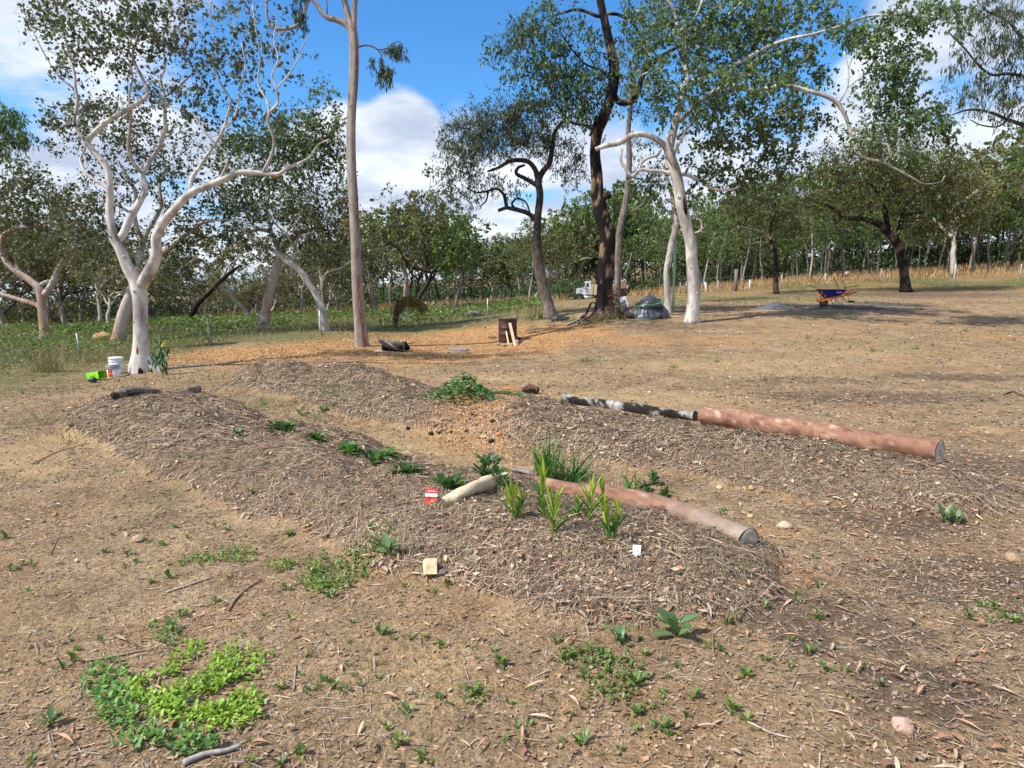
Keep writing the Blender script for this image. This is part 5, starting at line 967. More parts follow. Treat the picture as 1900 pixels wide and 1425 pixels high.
def bark_pale(V, u, a):
    m = fbm(V[:, 0] * 30, V[:, 1] * 30, 63, 3)[:, None]; return np.array([0.68, 0.55, 0.37]) * (0.7 + 0.6 * m)
def bark_old(V, u, a):
    m = fbm(V[:, 0] * 9, V[:, 1] * 9 + V[:, 2] * 4, 64, 4)[:, None]; return np.array([0.30, 0.26, 0.22]) * (0.5 + 0.9 * m)
def make_log(label, pts, rad, colfn, ends=True, m=None, wob=0.06, endcol=(0.42, 0.36, 0.28), hollow=False, cat='log', name='log', n=24):
    P = smooth_path(np.c_[np.array(pts), rad], 8); t = thing(name, label, cat, P[len(P) // 2, :3] - [0, 0, P[len(P) // 2, 3]]); a = Acc()
    rf = lambda u, an: 1 + wob * np.sin(an * 2 + u * 7) + wob * 0.6 * np.sin(an * 3 - u * 13 + 1) + wob * 0.5 * np.sin(u * 31 + an)
    a.tube(P[:, :3], P[:, 3], n, colfn=colfn, rfn=rf, cap=False); part('bark', a, m or M_SMOOTH, t)
    for e, s in ((0, 1), (-1, -1)):
        if not ends: break
        d = unit(P[e, :3] - P[e + s, :3]); k = 16; u = unit(np.cross(d, [0, 0, 1.0])); w_ = np.cross(d, u); r0 = P[e, 3] * 0.985
        an = np.arange(k) * 2 * np.pi / k; V = [P[e, :3] + d * 0.002]; C = [np.array(endcol) * 0.7]
        rings_ = (0.35, 0.62, 0.86, 1.0)
        for ri, f in enumerate(rings_):
            for q in an: V.append(P[e, :3] + d * (0.003 if f < 1 else -0.002) + r0 * f * (math.cos(q) * u + math.sin(q) * w_) * (1 + 0.05 * math.sin(3 * q))); C.append(np.array(endcol) * (0.9 + 0.25 * math.sin(q * 2 + ri * 2)) * (0.5 if f == 1 else 1))
        tt = [(0, 1 + j, 1 + (j + 1) % k) for j in range(k)]; qq = [(1 + ri * k + j, 1 + (ri + 1) * k + j, 1 + (ri + 1) * k + (j + 1) % k, 1 + ri * k + (j + 1) % k) for ri in range(3) for j in range(k)]
        if hollow:
            for j in range(1 + 2 * k): C[j] = np.array([0.01, 0.008, 0.007])
        part('cut_end', Acc().add(V, qq, tt, np.array(C)), M_MATTE, t)
    return t
def lift(p, r): return np.asarray(p) + np.array([0, 0, r])
# red stripped logs
g0 = hit(1742, 861, False); g1 = hit(1306, 787, False); r = 0.128
P = [lift(g0 + (g1 - g0) * f, 0) for f in np.linspace(0, 1, 9)]
for i_, p in enumerate(P): p[2] = H1(p[0], p[1], False) + 0.115 + 0.01 * math.sin(i_ * 2.1); p[0] += 0.015 * math.sin(i_ * 1.7)
make_log('long salmon-red stripped log edging the rear garden mound', P, [r * 1.0, r * .99, r * .98, r * .95, r * .93, r * .92, r * .95, r * .94, r * 1.0], bark_red, endcol=(0.55, 0.48, 0.37))
g2 = hit(1290, 780, False); g3 = hit(1046, 748, False)
P = [g2 + (g3 - g2) * f for f in np.linspace(0, 1, 8)]
for i_, p in enumerate(P): p[2] = H1(p[0], p[1], False) + 0.045 + (0.03 if i_ == 7 else 0)
make_log('charred black and ash-white log lying end to end with the red one', P, [.082, .075, .078, .072, .068, .07, .06, .08], bark_ash, m=M_ROUGH, wob=.12, endcol=(0.13, 0.07, 0.05))
P = [np.array([1.43, 4.10, 0.06]), np.array([1.12, 4.60, .15]), np.array([.75, 4.95, .17]), np.array([.40, 5.28, .17]), np.array([.04, 5.68, .17])]
for i_, p in enumerate(P): p[2] = H1(p[0], p[1]) + (0.015, .015, .03, .04, .045)[i_]
lg = make_log('shorter red-brown log half bedded in straw behind the maize seedlings', P, [.092, .078, .078, .084, .078], bark_red2, endcol=(0.62, 0.53, 0.41))
e_ = P[-1]; solo('bark_flap', Acc().tube([e_ + [-.08, .02, .085], e_ + [0, 0, .10], e_ + [.1, -.05, .088], e_ + [.16, -.12, .07]], [.02, .05, .05, .015], 6, col=(0.30, 0.27, 0.25), ell=.3), M_ROUGH, e_, 'curled grey bark flap on the far end of the half-bedded log', 'bark')
a0 = hit(823, 942); a1 = hit(870, 918); a2 = hit(905, 905); a3 = hit(940, 893)
make_log('short pale bleached branch with splintered end beside the red seed packet', [a0 + [0, 0, .03], a1 + [0, 0, .035], a2 + [0, 0, .035], a3 + [0, 0, .03]], [.034, .042, .046, .04], bark_pale, wob=.1, endcol=(0.16, 0.12, 0.08), cat='branch', name='dead_branch')
b0 = hit(216, 746); b1 = hit(366, 727)
P = [b0 + (b1 - b0) * f for f in (0, .15, .4, .65, .85, 1)]
for p in P: p[2] = H1(p[0], p[1]) + .055
P[0][2] += .02
make_log('grey weathered hollow log lying behind the far end of the front mound', P, [.062, .056, .05, .055, .062, .07], bark_old, m=M_ROUGH, wob=.1, hollow=True, endcol=(0.10, 0.08, 0.07))
# split timber chunk near the tall trunk
c0 = hit(728, 652); t = thing('wood_pile', 'split weathered hardwood chunk with pale top beside the tall grey trunk', 'firewood', c0)
q = c0; part('chunk', Acc().tube([q + [-.38, .1, .30], q + [-.2, .05, .22], q + [.05, 0, .15], q + [.32, -.05, .10]], [.05, .11, .15, .12], 9, colfn=bark_old, rfn=lambda u, a: 1 + .3 * np.sin(a * 2 + 4 * u)), M_ROUGH, t)
part('pale_slab', Acc().tube([q + [-.42, .0, .36], q + [-.25, -.05, .31], q + [-.02, -.12, .20], q + [.16, -.16, .06]], [.03, .06, .07, .05], 7, colfn=bark_pale, ell=.5), M_ROUGH, t)
part('chunk', Acc().tube([q + [-.30, .12, .06], q + [0, .15, .1], q + [.34, .1, .16], q + [.42, .05, .05]], [.09, .10, .11, .07], 9, colfn=bark_black), M_ROUGH, t)
part('hollow', Acc().tube([q + [.24, -.20, .12], q + [.30, -.19, .13]], [.06, .05], 8, col=(.01, .008, .008)), M_MATTE, t)
for (x0, y0, x1, y1, c, l) in [(695, 654, 716, 655, (0.55, 0.48, 0.40), 'pale split stick lying left of the split hardwood chunk'), (752, 640, 768, 637, (0.50, 0.30, 0.12), 'yellowish wood splinter right of the split hardwood chunk')]:
    s0, s1 = hit(x0, y0), hit(x1, y1); solo('stick', Acc().tube([s0 + [0, 0, .03], (s0 + s1) / 2 + [0, 0, .04], s1 + [0, 0, .03]], [.02, .03, .015], 5, col=c), M_MATTE, s0, l, 'stick')
s0, s1 = hit(833, 648), hit(866, 652); d = s1 - s0; an = math.atan2(d[1], d[0])
solo('plank', Acc().box((s0 + s1) / 2 + [0, 0, .03], (np.linalg.norm(d), .12, .03), rotz(an) @ rotx(.15), (0.22, 0.25, 0.28)), M_MATTE, s0, 'blue-grey board lying flat on the orange gravel', 'plank', smooth=False)
# ---- drum
dB = hit(942, 634); t = thing('steel_drum', 'rusty brown ribbed steel drum used as a fire bin on orange gravel', 'drum', dB)
zs = [0, .02, .05, .22, .235, .25, .27, .40, .42, .445, .46, .6, .68, .70, .715]; rs = [.285, .292, .285, .285, .297, .297, .285, .285, .298, .298, .285, .285, .285, .296, .29]
def rust(V, u, a): n = fbm(V[:, 0] * 9 + V[:, 1] * 9, V[:, 2] * 12, 65, 4)[:, None]; return np.array([0.045, 0.018, 0.018]) * (0.7 + 0.8 * n) * np.where(sstep(.62, .7, n) > .5, 1.4, 1)
part('body', Acc().tube([dB + [0, 0, z] for z in zs], rs, 32, colfn=rust, cap=False), M_PAINT, t)
part('rim', Acc().tube([dB + [0, 0, .70], dB + [0, 0, .722], dB + [0, 0, .70], dB + [0, 0, .3]], [.296, .292, .272, .27], 32, col=(0.02, .016, .018), cap=False), M_PAINT, t)
part('ash_bed', Acc().tube([dB + [0, 0, .3], dB + [0, 0, .33]], [.27, .2], 24, col=(0.02, .018, .018)), M_MATTE, t)
for (xt, yt, xb, yb, w_, l) in [(946, 600, 956, 643, .085, 'wide sawn timber offcut leaning on the front of the drum'), (939, 615, 944, 640, .045, 'narrow sawn stick leaning on the drum left of the wide offcut')]:
    pb = hit(xb, yb); pt = up(xt, yt, dB[1] - .30); d = pt - pb; L = np.linalg.norm(d); d = d / L; u = unit(np.cross([0, 1.0, 0], d)); v = np.cross(d, u); M = np.stack([u, v, d], 1)
    solo('timber_offcut', Acc().box((pb + pt) / 2, (w_, .035, L), M, (0.50, 0.36, 0.22) if w_ > .06 else (0.60, 0.46, 0.24)), M_MATTE, pb, l, 'timber', smooth=False)
# icosphere based stones
import bmesh
def ico(sub, seed, amp, sc_=(1, 1, 1)):
    bm = bmesh.new(); bmesh.ops.create_icosphere(bm, subdivisions=sub, radius=1); V = np.array([v.co[:] for v in bm.verts]); F = [[v.index for v in f.verts] for f in bm.faces]; bm.free()
    r_ = np.random.default_rng(seed); k = r_.normal(size=(7, 3)); k = unit(k); cut = 0.62 + .25 * r_.random(7)
    for a_, c_ in zip(k, cut): dd = V @ a_; V = V - np.maximum(dd - c_, 0)[:, None] * a_ * 0.9
    V = V * (1 + amp * (r_.random((len(V), 1)) - .5)); return V * np.array(sc_), F
STONES = []
def stone_mesh(nm, seed, col, m=None):
    V, F = ico(2, seed, .12, (1, .8 + .02 * seed % .3, .65)); return Acc().add(V, None, F, np.asarray(col) * (0.85 + .3 * np.random.default_rng(seed).random((len(V), 1)))).mesh(nm, m or M_STONE, smooth=False)
def place_stone(me, name, px, py, size, label, cat, group=None, sink=.3, p=None):
    b = hit(px, py) if p is None else p; o = bpy.data.objects.new(name, me); COL.objects.link(o); o.location = tuple(b + [0, 0, size * (.65 - sink)]); o.scale = (size,) * 3; o.rotation_euler = (0, 0, float(rng.random() * 6.28)); return tag(o, label, cat, group)
ms = [stone_mesh('stone', k, c) for k, c in enumerate([(0.50, 0.38, 0.24), (0.46, 0.30, 0.17), (0.36, 0.27, 0.20), (0.55, 0.45, 0.33)])]
for k, (px, py, s) in enumerate([(926, 640, .06), (931, 641, .05), (935, 643, .07), (940, 642, .05), (950, 641, .06), (960, 636, .07), (964, 637, .05), (968, 634, .05), (924, 635, .05), (958, 626, .07), (972, 630, .04)]):
    place_stone(ms[k % 4], 'stone', px, py, s * 1.1, 'fist-sized tan stone ringing the foot of the rusty drum', 'stone', 'stones round the drum', .1)
mc = [stone_mesh('charcoal_lump', 20 + k, (0.022, 0.021, 0.024)) for k in range(3)]
place_stone(mc[0], 'charcoal_lump', 962, 634, .12, 'black charred lump against the right foot of the drum', 'charcoal', None, .1)
for k, (px, py, s) in enumerate([(757, 797, .035), (808, 792, .035), (800, 807, .045), (815, 805, .03), (838, 803, .025), (866, 802, .03), (912, 822, .045), (915, 785, .045), (1040, 783, .028), (904, 805, .022), (945, 812, .022), (858, 815, .02), (890, 815, .022), (972, 800, .02), (640, 790, .015), (876, 770, .02)]):
    place_stone(mc[k % 3], 'charcoal_lump', px, py, s * .95, 'small black charcoal lump in the gravel spilling from the rear mound', 'charcoal', 'charcoal lumps below the rear mound', .15)
for (px, py, s, c, l) in [(926, 808, .04, (0.62, 0.22, 0.08), 'bright orange brick fragment among the charcoal lumps'), (1457, 980, .055, (0.58, 0.46, 0.33), 'pale knobbly rock on bare soil right of the half-bedded log'), (1676, 1352, .042, (0.55, 0.36, 0.28), 'flat pink stone in the lower right foreground'),
                          (1880, 1040, .05, (0.40, 0.27, 0.15), 'brown stone near the right edge'), (1392, 960, .03, (0.60, 0.40, 0.22), 'small orange-cream pebble above the end of the half-bedded log'), (787, 1068, .022, (0.33, 0.30, 0.28), 'grey pebble left of the cream wood block'),
                          (822, 1064, .026, (0.22, 0.18, 0.17), 'dark purple-grey pebble right of the cream wood block'), (1335, 906, .028, (0.5, .42, .3), 'cream stone at the foot of the rear mound'), (258, 1004, .045, (0.55, 0.40, 0.25), 'crumbly tan clod among the left weeds'),
                          (1395, 909, .03, (0.50, 0.31, 0.12), 'ochre stone at the front foot of the rear mound'), (1535, 935, .03, (0.50, .40, .26), 'flat beige stone among leaves near the rear mound'), (600, 1062, .02, (0.3, .26, .22), 'small brown pebble in the middle weed patch')]:
    place_stone(stone_mesh('stone', int(px) % 17 + 3, c), 'stone', px, py, s, l, 'stone')
# ---- wood block, packet, tag
b = hit(797, 1068); solo('wood_block', Acc().box(b + [0, .02, .04], (.062, .085, .085), rotz(.35) @ rotx(-.5) @ roty(.12), (0.85, 0.70, 0.42)), M_MATTE, b, 'sawn cream wood block on leaf litter in the foreground', 'wood block', smooth=False)
b = hit(799, 938); t = thing('seed_packet', 'red and white paper seed packet standing in the straw', 'packet', b); M = rotz(.12) @ rotx(-.45) @ roty(.08)
def pl(cx, cz, w_, h_, th, col, nm, m=M_PAINT): c = b + M @ np.array([cx, -th * .5, cz + .055]); return part(nm, Acc().box(c, (w_, th, h_), M, col), m, t, False)
pl(0, 0, .078, .11, .004, (0.70, 0.05, 0.045), 'sleeve'); pl(0, .012, .078, .022, .008, (0.82, 0.80, 0.78), 'white_band'); pl(0, .037, .05, .005, .0085, (0.82, 0.72, 0.66), 'header_strip'); pl(.008, -.03, .05, .024, .0075, (0.75, 0.22, 0.06), 'picture_panel'); pl(-.012, -.012, .012, .03, .0088, (0.5, 0.02, 0.02), 'picture_panel')
b = hit(1181, 1030); t = thing('plant_tag', 'small blank white plastic tag lying on the front mound', 'tag', b); M = rotz(-.3) @ rotx(-.7)
part('card', Acc().box(b + [0, 0, .028], (.044, .003, .058), M, (0.82, 0.84, 0.85)), M_PLASTIC, t, False); part('stem', Acc().box(b + M @ np.array([0, 0, -.03]) + [0, 0, .028], (.008, .0025, .03), M, (0.78, 0.80, 0.80)), M_PLASTIC, t, False)
# ---- buckets
def bucket(px, py, sc_, tilt, label, base, parts):
    b = hit(px, py); t = thing('bucket', label, 'bucket', b); M = roty(tilt)
    for nm, zs, rs, col in parts:
        part(nm, Acc().tube([b + M @ np.array([0, 0, z * sc_]) for z in zs], [r_ * sc_ for r_ in rs], 28, col=col), M_PLASTIC, t)
    return t, b, M
WB = (0.78, 0.78, 0.77)
t, b, M = bucket(216, 694, 1.0, .03, 'tall white lidded pail behind the grey-lidded one', None, [('body', [0, .01, .30], [.128, .13, .148], WB), ('rim_band', [.285, .29, .305, .31], [.15, .158, .158, .15], (0.7, 0.7, 0.7)), ('lid', [.345, .35, .385, .39], [.150, .160, .160, .148], WB), ('neck', [.30, .348], [.150, .150], WB)])
part('blue_label', Acc().box(b + [.082, -.118, .2], (.05, .004, .06), rotz(.6), (0.03, 0.08, 0.30)), M_PLASTIC, t, False)
t, b, M = bucket(212, 701, .92, -.05, 'white pail with stacked grey lids and a red-orange half label', None, [('body', [0, .01, .22], [.125, .128, .142], WB), ('lid', [.22, .225, .25, .255], [.145, .158, .158, .146], (0.26, 0.27, 0.28)), ('lid', [.258, .262, .285, .29], [.146, .156, .156, .145], (0.36, 0.37, 0.38)), ('lid', [.293, .297, .315, .32], [.146, .155, .155, .14], (0.28, 0.29, 0.30))])
lab = []
k = 9
for i_ in range(k + 1):
    an = -math.pi / 2 - 0.62 + 0.95 * i_ / k
    for z, r_ in ((.03, .123), (.185, .1335)): lab.append(b + [math.cos(an) * r_, math.sin(an) * r_, z])
part('red_label', Acc().add(lab, [(2 * i_, 2 * i_ + 2, 2 * i_ + 3, 2 * i_ + 1) for i_ in range(k)], col=(0.80, 0.09, 0.03)), M_PLASTIC, t)
for (px, py, z, r_) in ((216, 694, .30, .15), (212, 701, .20, .132)):
    hb_ = hit(px, py); tt_ = [o for o in bpy.data.objects if o.name.startswith('bucket') and (Vector(o.location) - Vector(hb_)).length < .01][0]; an = np.linspace(0, math.pi, 12)
    part('handle', Acc().tube([hb_ + [math.cos(q) * (r_ + .006), -math.sin(q) * .16, z - math.sin(q) * .10] for q in an], .003, 5, col=(.5, .5, .5), cap=False), M_METAL, tt_)
# ---- lime tub lying on its side
b = hit(178, 705); t = thing('plastic_tub', 'lime green plastic tub lying on its side next to the pails', 'tub', b); M = rotz(-.12) @ roty(-.12)
prof = [(-.15, .085, .10), (-.14, .10, .115), (0.10, .115, .13), (.14, .125, .14), (.15, .13, .145), (.165, .13, .145)]; V = []
for (x, hy, hz) in prof:
    for (sy, sz) in ((-1, -.85), (-.85, -1), (.85, -1), (1, -.85), (1, .85), (.85, 1), (-.85, 1), (-1, .85)): V.append(b + M @ np.array([x, sy * hy, sz * hz * .55]) + [0, 0, .10])
Q = [(r_ * 8 + j, r_ * 8 + (j + 1) % 8, (r_ + 1) * 8 + (j + 1) % 8, (r_ + 1) * 8 + j) for r_ in range(5) for j in range(8)]; Q += [(0, 3, 2, 1), (0, 7, 4, 3), (7, 6, 5, 4)]
part('shell', Acc().add(V, Q, col=(0.26, 0.72, 0.02)), M_PLASTIC, t, False)
part('grip', Acc().tube([b + M @ np.array([-.06, -.115, .0]) + [0, 0, .1], b + M @ np.array([0, -.135, -.01]) + [0, 0, .1], b + M @ np.array([.05, -.118, 0]) + [0, 0, .1]], .01, 6, col=(0.15, 0.42, 0.02)), M_PLASTIC, t)
b = hit(173, 710); solo('flower_pot', Acc().tube([b + [-.07, 0, .045], b + [.0, -.02, .05], b + [.055, -.03, .055], b + [.05, -.03, .055], b + [-.04, 0, .05]], [.04, .052, .06, .048, .035], 16, col=(0.03, 0.03, 0.034)), M_PLASTIC, b, 'small black plant pot on its side under the lime tub', 'pot')
# ---- black bag
def lump(b, sx, sy, sz, seed, col, m, pl_=7, amp=.14, sub=4):
    V, F = ico(sub, seed, .0); an = np.arctan2(V[:, 1], V[:, 0]); fall = np.clip(1 - V[:, 2], 0, 1)
    r_ = 1 + amp * (fbm(V[:, 0] * 2.2 + seed, V[:, 1] * 2.2 + V[:, 2] * 2, seed, 4) - .5) * 2 + 0.05 * fall * np.sin(an * pl_ * 2.3 + 3 * V[:, 2] + 2 * np.sin(an * 3)) + .03 * np.sin(an * 29 + V[:, 2] * 7) * fall
    V = V * r_[:, None] * np.array([sx, sy, sz]); V[:, 2] = np.maximum(V[:, 2], -.12 * sz); return Acc().add(V + b, None, F, col)
M_TARP = mat('grey_tarp', m_plain, 0.34, 0.22, 7, 0.02, 0.5, 0.0, False)
b = hit(1040, 594); t = thing('rubbish_bag', 'crumpled dark green plastic bag at the foot of the dark twisted gum', 'bag', b); part('sack', lump(b, .34, .25, .20, 33, (0.035, 0.045, 0.04), M_TARP, 9, .3, 3), M_TARP, t, False); part('knot', lump(b + [-.12, 0, .18], .06, .05, .07, 34, (0.03, 0.04, 0.035), M_TARP, 5, .3, 2), M_TARP, t, False)
# ---- tarp heap
b = hit(1206, 593); b[1] += .5; b[2] = H1(b[0], b[1]); t = thing('tarp_heap', 'heap wrapped in shiny dark grey plastic sheet tied with green rope between the white panel and the slim trunk', 'tarp', b)
t['label'] = 'heap wrapped in dark grey plastic sheet tied with green rope'
part('sheet', lump(b, .60, .5, .62, 41, (0.10, 0.115, 0.13), M_TARP, 8, .12, 5), M_TARP, t)
part('sheet', lump(b + [.06, 0, .42], .50, .42, .36, 44, (0.045, 0.05, 0.055), M_TARP, 6, .16, 4), M_TARP, t, label='darker sheet folded over the top')
part('sheet', lump(b + [.48, .1, 0], .30, .42, .46, 47, (0.055, 0.065, 0.075), M_TARP, 6, .16, 4), M_TARP, t, label='loose flap on the right')
ra = np.linspace(0, 2 * np.pi, 40); part('rope', Acc().tube([b + [0.04 + .50 * math.cos(q), .45 * math.sin(q), .46 + .06 * math.cos(q) + .01 * math.sin(5 * q)] for q in ra], .016, 5, col=(0.12, 0.42, 0.12), cap=False), M_PLASTIC, t)
# ---- white panel
p0 = hit(1165, 590); pt = up(1155, 551, p0[1] + .25); d = pt - p0; L = np.linalg.norm(d); d /= L; u = unit(np.cross(d, [0.25, -1, 0])); v = np.cross(d, u); M = np.stack([u, v, d], 1)
t = thing('white_panel', 'grubby white foam panel leaning behind the red-brown bush', 'panel', p0); part('board', Acc().box((p0 + pt) / 2, (.24, .05, L), M, (0.66, 0.67, 0.68)), M_PAINT, t, False)
a = Acc(); k = 150; uu = rng.uniform(-.10, .08, k); ll = rng.uniform(-.45, .35, k) * L; c = (p0 + pt) / 2 + uu[:, None] * u + ll[:, None] * d; sg = 1 if v[1] < 0 else -1
flakes(a, c + v * sg * .028, rng.normal(size=(k, 3)) @ (np.outer(u, u) + np.outer(d, d)), .05, .025, (0.20, 0.22, 0.25), nrm=np.tile(v, (k, 1))); part('mould_spots', a, M_MATTE, t, False, kind='stuff')
# ---- red brown dead bush, branch heap
def bush(label, cat, clumps_, Y, pal, L, W, K, spread, name, base, droop=.3, stem=(0.12, 0.07, 0.05), h=None):
    b = at(base[0], Y); t = thing(name, label, cat, b); tw, lf = Acc(), Acc(); C = []
    for (px, py, rx, ry, n) in clumps_:
        for k in range(n): a_ = rng.random() * 6.28; r_ = math.sqrt(rng.random()); C.append(up(px + rx * r_ * math.cos(a_), py + ry * r_ * math.sin(a_), Y + rng.normal() * rx / FPX * Y * .5))
    C = np.array(C)
    for c in C: m = (b + c) / 2 + rng.normal(size=3) * .04 + [0, 0, .05]; tw.tube([b + rng.normal(size=3) * [.04, .04, 0], m, c], [.014, .009, .004], 3, col=stem, cap=False)
    N = len(C) * K; i_ = np.repeat(np.arange(len(C)), K); ax = rng.normal(size=(N, 3)); ax[:, 2] -= droop; c = C[i_] + rng.normal(size=(N, 3)) * spread; c[:, 2] = np.maximum(c[:, 2], H(c[:, 0], c[:, 1]) + .01)
    Lr = L * (.6 + .8 * rng.random(N)); flakes(lf, c, ax, Lr, Lr * W / L, pick(pal, N, .25)); part('stems', tw, M_MATTE, t, kind='stuff'); part('foliage', lf, M_LEAF, t, False); return t
bush('red-brown dead bush against the right side of the burnt trunk', 'bush', [(1140, 552, 10, 13, 9), (1146, 575, 12, 14, 10), (1170, 594, 18, 5, 8), (1188, 592, 10, 6, 5)], 24.6, [(0.15, 0.06, 0.045), (0.11, 0.045, 0.035), (0.20, 0.09, 0.06)], .12, .03, 30, .10, 'dead_bush', (1150, 590))
bush('green weeds growing at the foot of the burnt trunk', 'weeds', [(1142, 584, 12, 6, 10), (1110, 594, 26, 6, 16)], 24.3, [(0.08, 0.12, 0.03), (0.2, 0.19, 0.08), (0.28, 0.2, 0.1)], .16, .012, 22, .10, 'weed_clump', (1130, 592), -1.5)
for pts, r_, l in [([(1050, 605), (1065, 597), (1080, 590), (1092, 575), (1097, 562)], .05, 'pale fallen limb leaning up to the burnt trunk'), ([(1072, 603), (1085, 590), (1092, 578)], .025, 'thin forked dead branch in front of the pale limb'), ([(1076, 592), (1088, 580), (1096, 563), (1103, 562), (1107, 575)], .03, 'hooked black dead branch beside the burnt trunk'), ([(1082, 596), (1096, 586), (1106, 578)], .03, 'short black dead branch low beside the burnt trunk')]:
    b = hit(*pts[0]); P = np.array([up(x, y, 23.8) for x, y in pts]); P[0] = hit(*pts[0]) + [0, 0, .03]; P = smooth_path(np.c_[P, np.linspace(r_, r_ * .5, len(P))], 4); solo('dead_branch', Acc().tube(P[:, :3], P[:, 3], 7, colfn=bark_ash if 'pale' in l else bark_black), M_ROUGH, b, l, 'branch')
# ---- gravel heap and wheelbarrow
b = hit(1446, 573); b[1] += .4; b[2] = H1(b[0], b[1]) - .02; n_ = 26; V = [b + [0, 0, .24]]; rr_ = (.25, .5, .75, 1.0)
for ri, f in enumerate(rr_):
    for j in range(n_): q = j * 2 * np.pi / n_; f2 = f * (1 + .10 * rng.normal() * (f < 1)); V.append(b + [f2 * .95 * math.cos(q), f2 * .6 * math.sin(q), .22 * (1 - f) ** .8 + .012 * rng.normal() - (.03 if f == 1 else 0)])
a = Acc().add(V, [(1 + ri * n_ + j, 1 + (ri + 1) * n_ + j, 1 + (ri + 1) * n_ + (j + 1) % n_, 1 + ri * n_ + (j + 1) % n_) for ri in range(3) for j in range(n_)], [(0, 1 + j, 1 + (j + 1) % n_) for j in range(n_)], (0.12, 0.125, 0.13)); solo('gravel_heap', a, M_STONE, b, 'low heap of grey crushed gravel left of the wheelbarrow', 'gravel heap')
s0 = hit(1462, 569); solo('stick', Acc().tube([s0 + [0, 0, .05], s0 + [.25, 0, .05], s0 + [.5, .05, .03]], .018, 5, col=(0.28, 0.06, 0.05)), M_MATTE, s0, 'short red rod on the gravel between heap and wheelbarrow', 'rod')
wb = hit(1545, 569); s_px = wb[1] / FPX
def wq(px, py, y=0): return np.array([wb[0] + (px - 1545) * s_px, wb[1] + y, wb[2] + (569 - py) * s_px])
t = thing('wheelbarrow', 'blue tray wheelbarrow with orange frame parked on grey gravel', 'wheelbarrow', wb)
top = [wq(1519, 538, -.3), wq(1562, 539, -.3), wq(1562, 539, .3), wq(1519, 538, .3)]; bot = [wq(1530, 553, -.18), wq(1555, 549, -.18), wq(1555, 549, .18), wq(1530, 553, .18)]
ti = [p + (np.mean(top, 0) - p) * .05 for p in top]; bi = [p + (np.mean(bot, 0) - p) * .05 + [0, 0, .02] for p in bot]
V = top + bot + ti + bi; Q = [(i_, (i_ + 1) % 4, 4 + (i_ + 1) % 4, 4 + i_) for i_ in range(4)] + [(4, 5, 6, 7)] + [(8 + i_, 12 + i_, 12 + (i_ + 1) % 4, 8 + (i_ + 1) % 4) for i_ in range(4)] + [(12, 15, 14, 13)] + [(i_, 8 + i_, 8 + (i_ + 1) % 4, (i_ + 1) % 4) for i_ in range(4)]
tray = part('tray', Acc().add(V, Q, col=(0.008, 0.022, 0.19)), M_PAINT, t, False)
part('rim', Acc().tube([*top, top[0]], .02, 6, col=(0.006, 0.012, 0.07)), M_PAINT, tray)
part('sticker', Acc().box(wq(1550, 543, -.272), (.22, .004, .07), rotx(-.28), (0.25, 0.33, 0.50)), M_PAINT, tray, False)
OR = (0.80, 0.17, 0.02)
for y in (-.27, .27):
    part('rail', Acc().tube([wq(1518, 559.5, y * .6), wq(1545, 552, y), wq(1562, 547, y), wq(1574, 544, y)], [.035, .035, .045, .045], 8, col=OR), M_PAINT, t)
    part('grip', Acc().tube([wq(1574, 544.2, y), wq(1582, 542.5, y)], .022, 8, col=(.015, .015, .015)), M_PLASTIC, t)
    part('leg', Acc().tube([wq(1544, 553, y), wq(1550, 562, y), wq(1553, 565, y), wq(1556, 563, y), wq(1556, 550, y)], .018, 6, col=(0.62, 0.40, 0.33)), M_PAINT, t)
    part('strut', Acc().tube([wq(1526.5, 540, y * .8), wq(1526, 556, y * .8)], .018, 6, col=OR), M_PAINT, t); part('strut', Acc().tube([wq(1521, 540, y * .5), wq(1519, 558, y * .5)], .016, 6, col=OR), M_PAINT, t)
    part('strut', Acc().tube([wq(1556, 549, y), wq(1560, 543, y)], .018, 6, col=OR), M_PAINT, t)
wc = wq(1528, 562, 0); tr_ = np.linspace(0, 2 * np.pi, 25); wh = part('wheel', Acc().tube([wc + [0, -.03, 0], wc + [0, .03, 0]], .10, 16, col=(0.10, 0.10, 0.10)), M_PAINT, t); part('tyre', Acc().tube([wc + [.135 * math.cos(q), 0, .135 * math.sin(q)] for q in tr_], .045, 8, col=(.02, .02, .02), cap=False), M_PLASTIC, wh); part('axle', Acc().tube([wc + [0, -.15, 0], wc + [0, .15, 0]], .012, 6, col=(.3, .3, .3)), M_METAL, wh)
def tool(label, a_, b_, blade=None):
    tt_ = thing('shovel' if blade else 'tool_handle', label, 'shovel' if blade else 'tool handle', b_); part('handle', Acc().tube([a_, (a_ + b_) / 2 + [0, .01, 0], b_], .012, 6, col=(0.05, 0.04, 0.035)), M_MATTE, tt_)
    if blade: part('blade', lump(b_ + [0, -.04, .03], .17, .05, .06, 5, (0.02, 0.02, 0.022), M_METAL, 3, .05, 2), M_METAL, tt_)
    return tt_
tool('black-bladed shovel propped against the handles of the wheelbarrow', wq(1552, 521, -.40), wq(1567, 562, -.45), True)
tool('second long tool handle crossing behind the shovel', wq(1546, 517, .1), wq(1578, 561, .4)); tool('dark rod sticking out right of the wheelbarrow tray', wq(1565, 534.5, .1), wq(1597, 530.5, .2)); tool('thin rod sticking out left of the wheelbarrow tray', wq(1523, 538, 0), wq(1500, 529, .1))
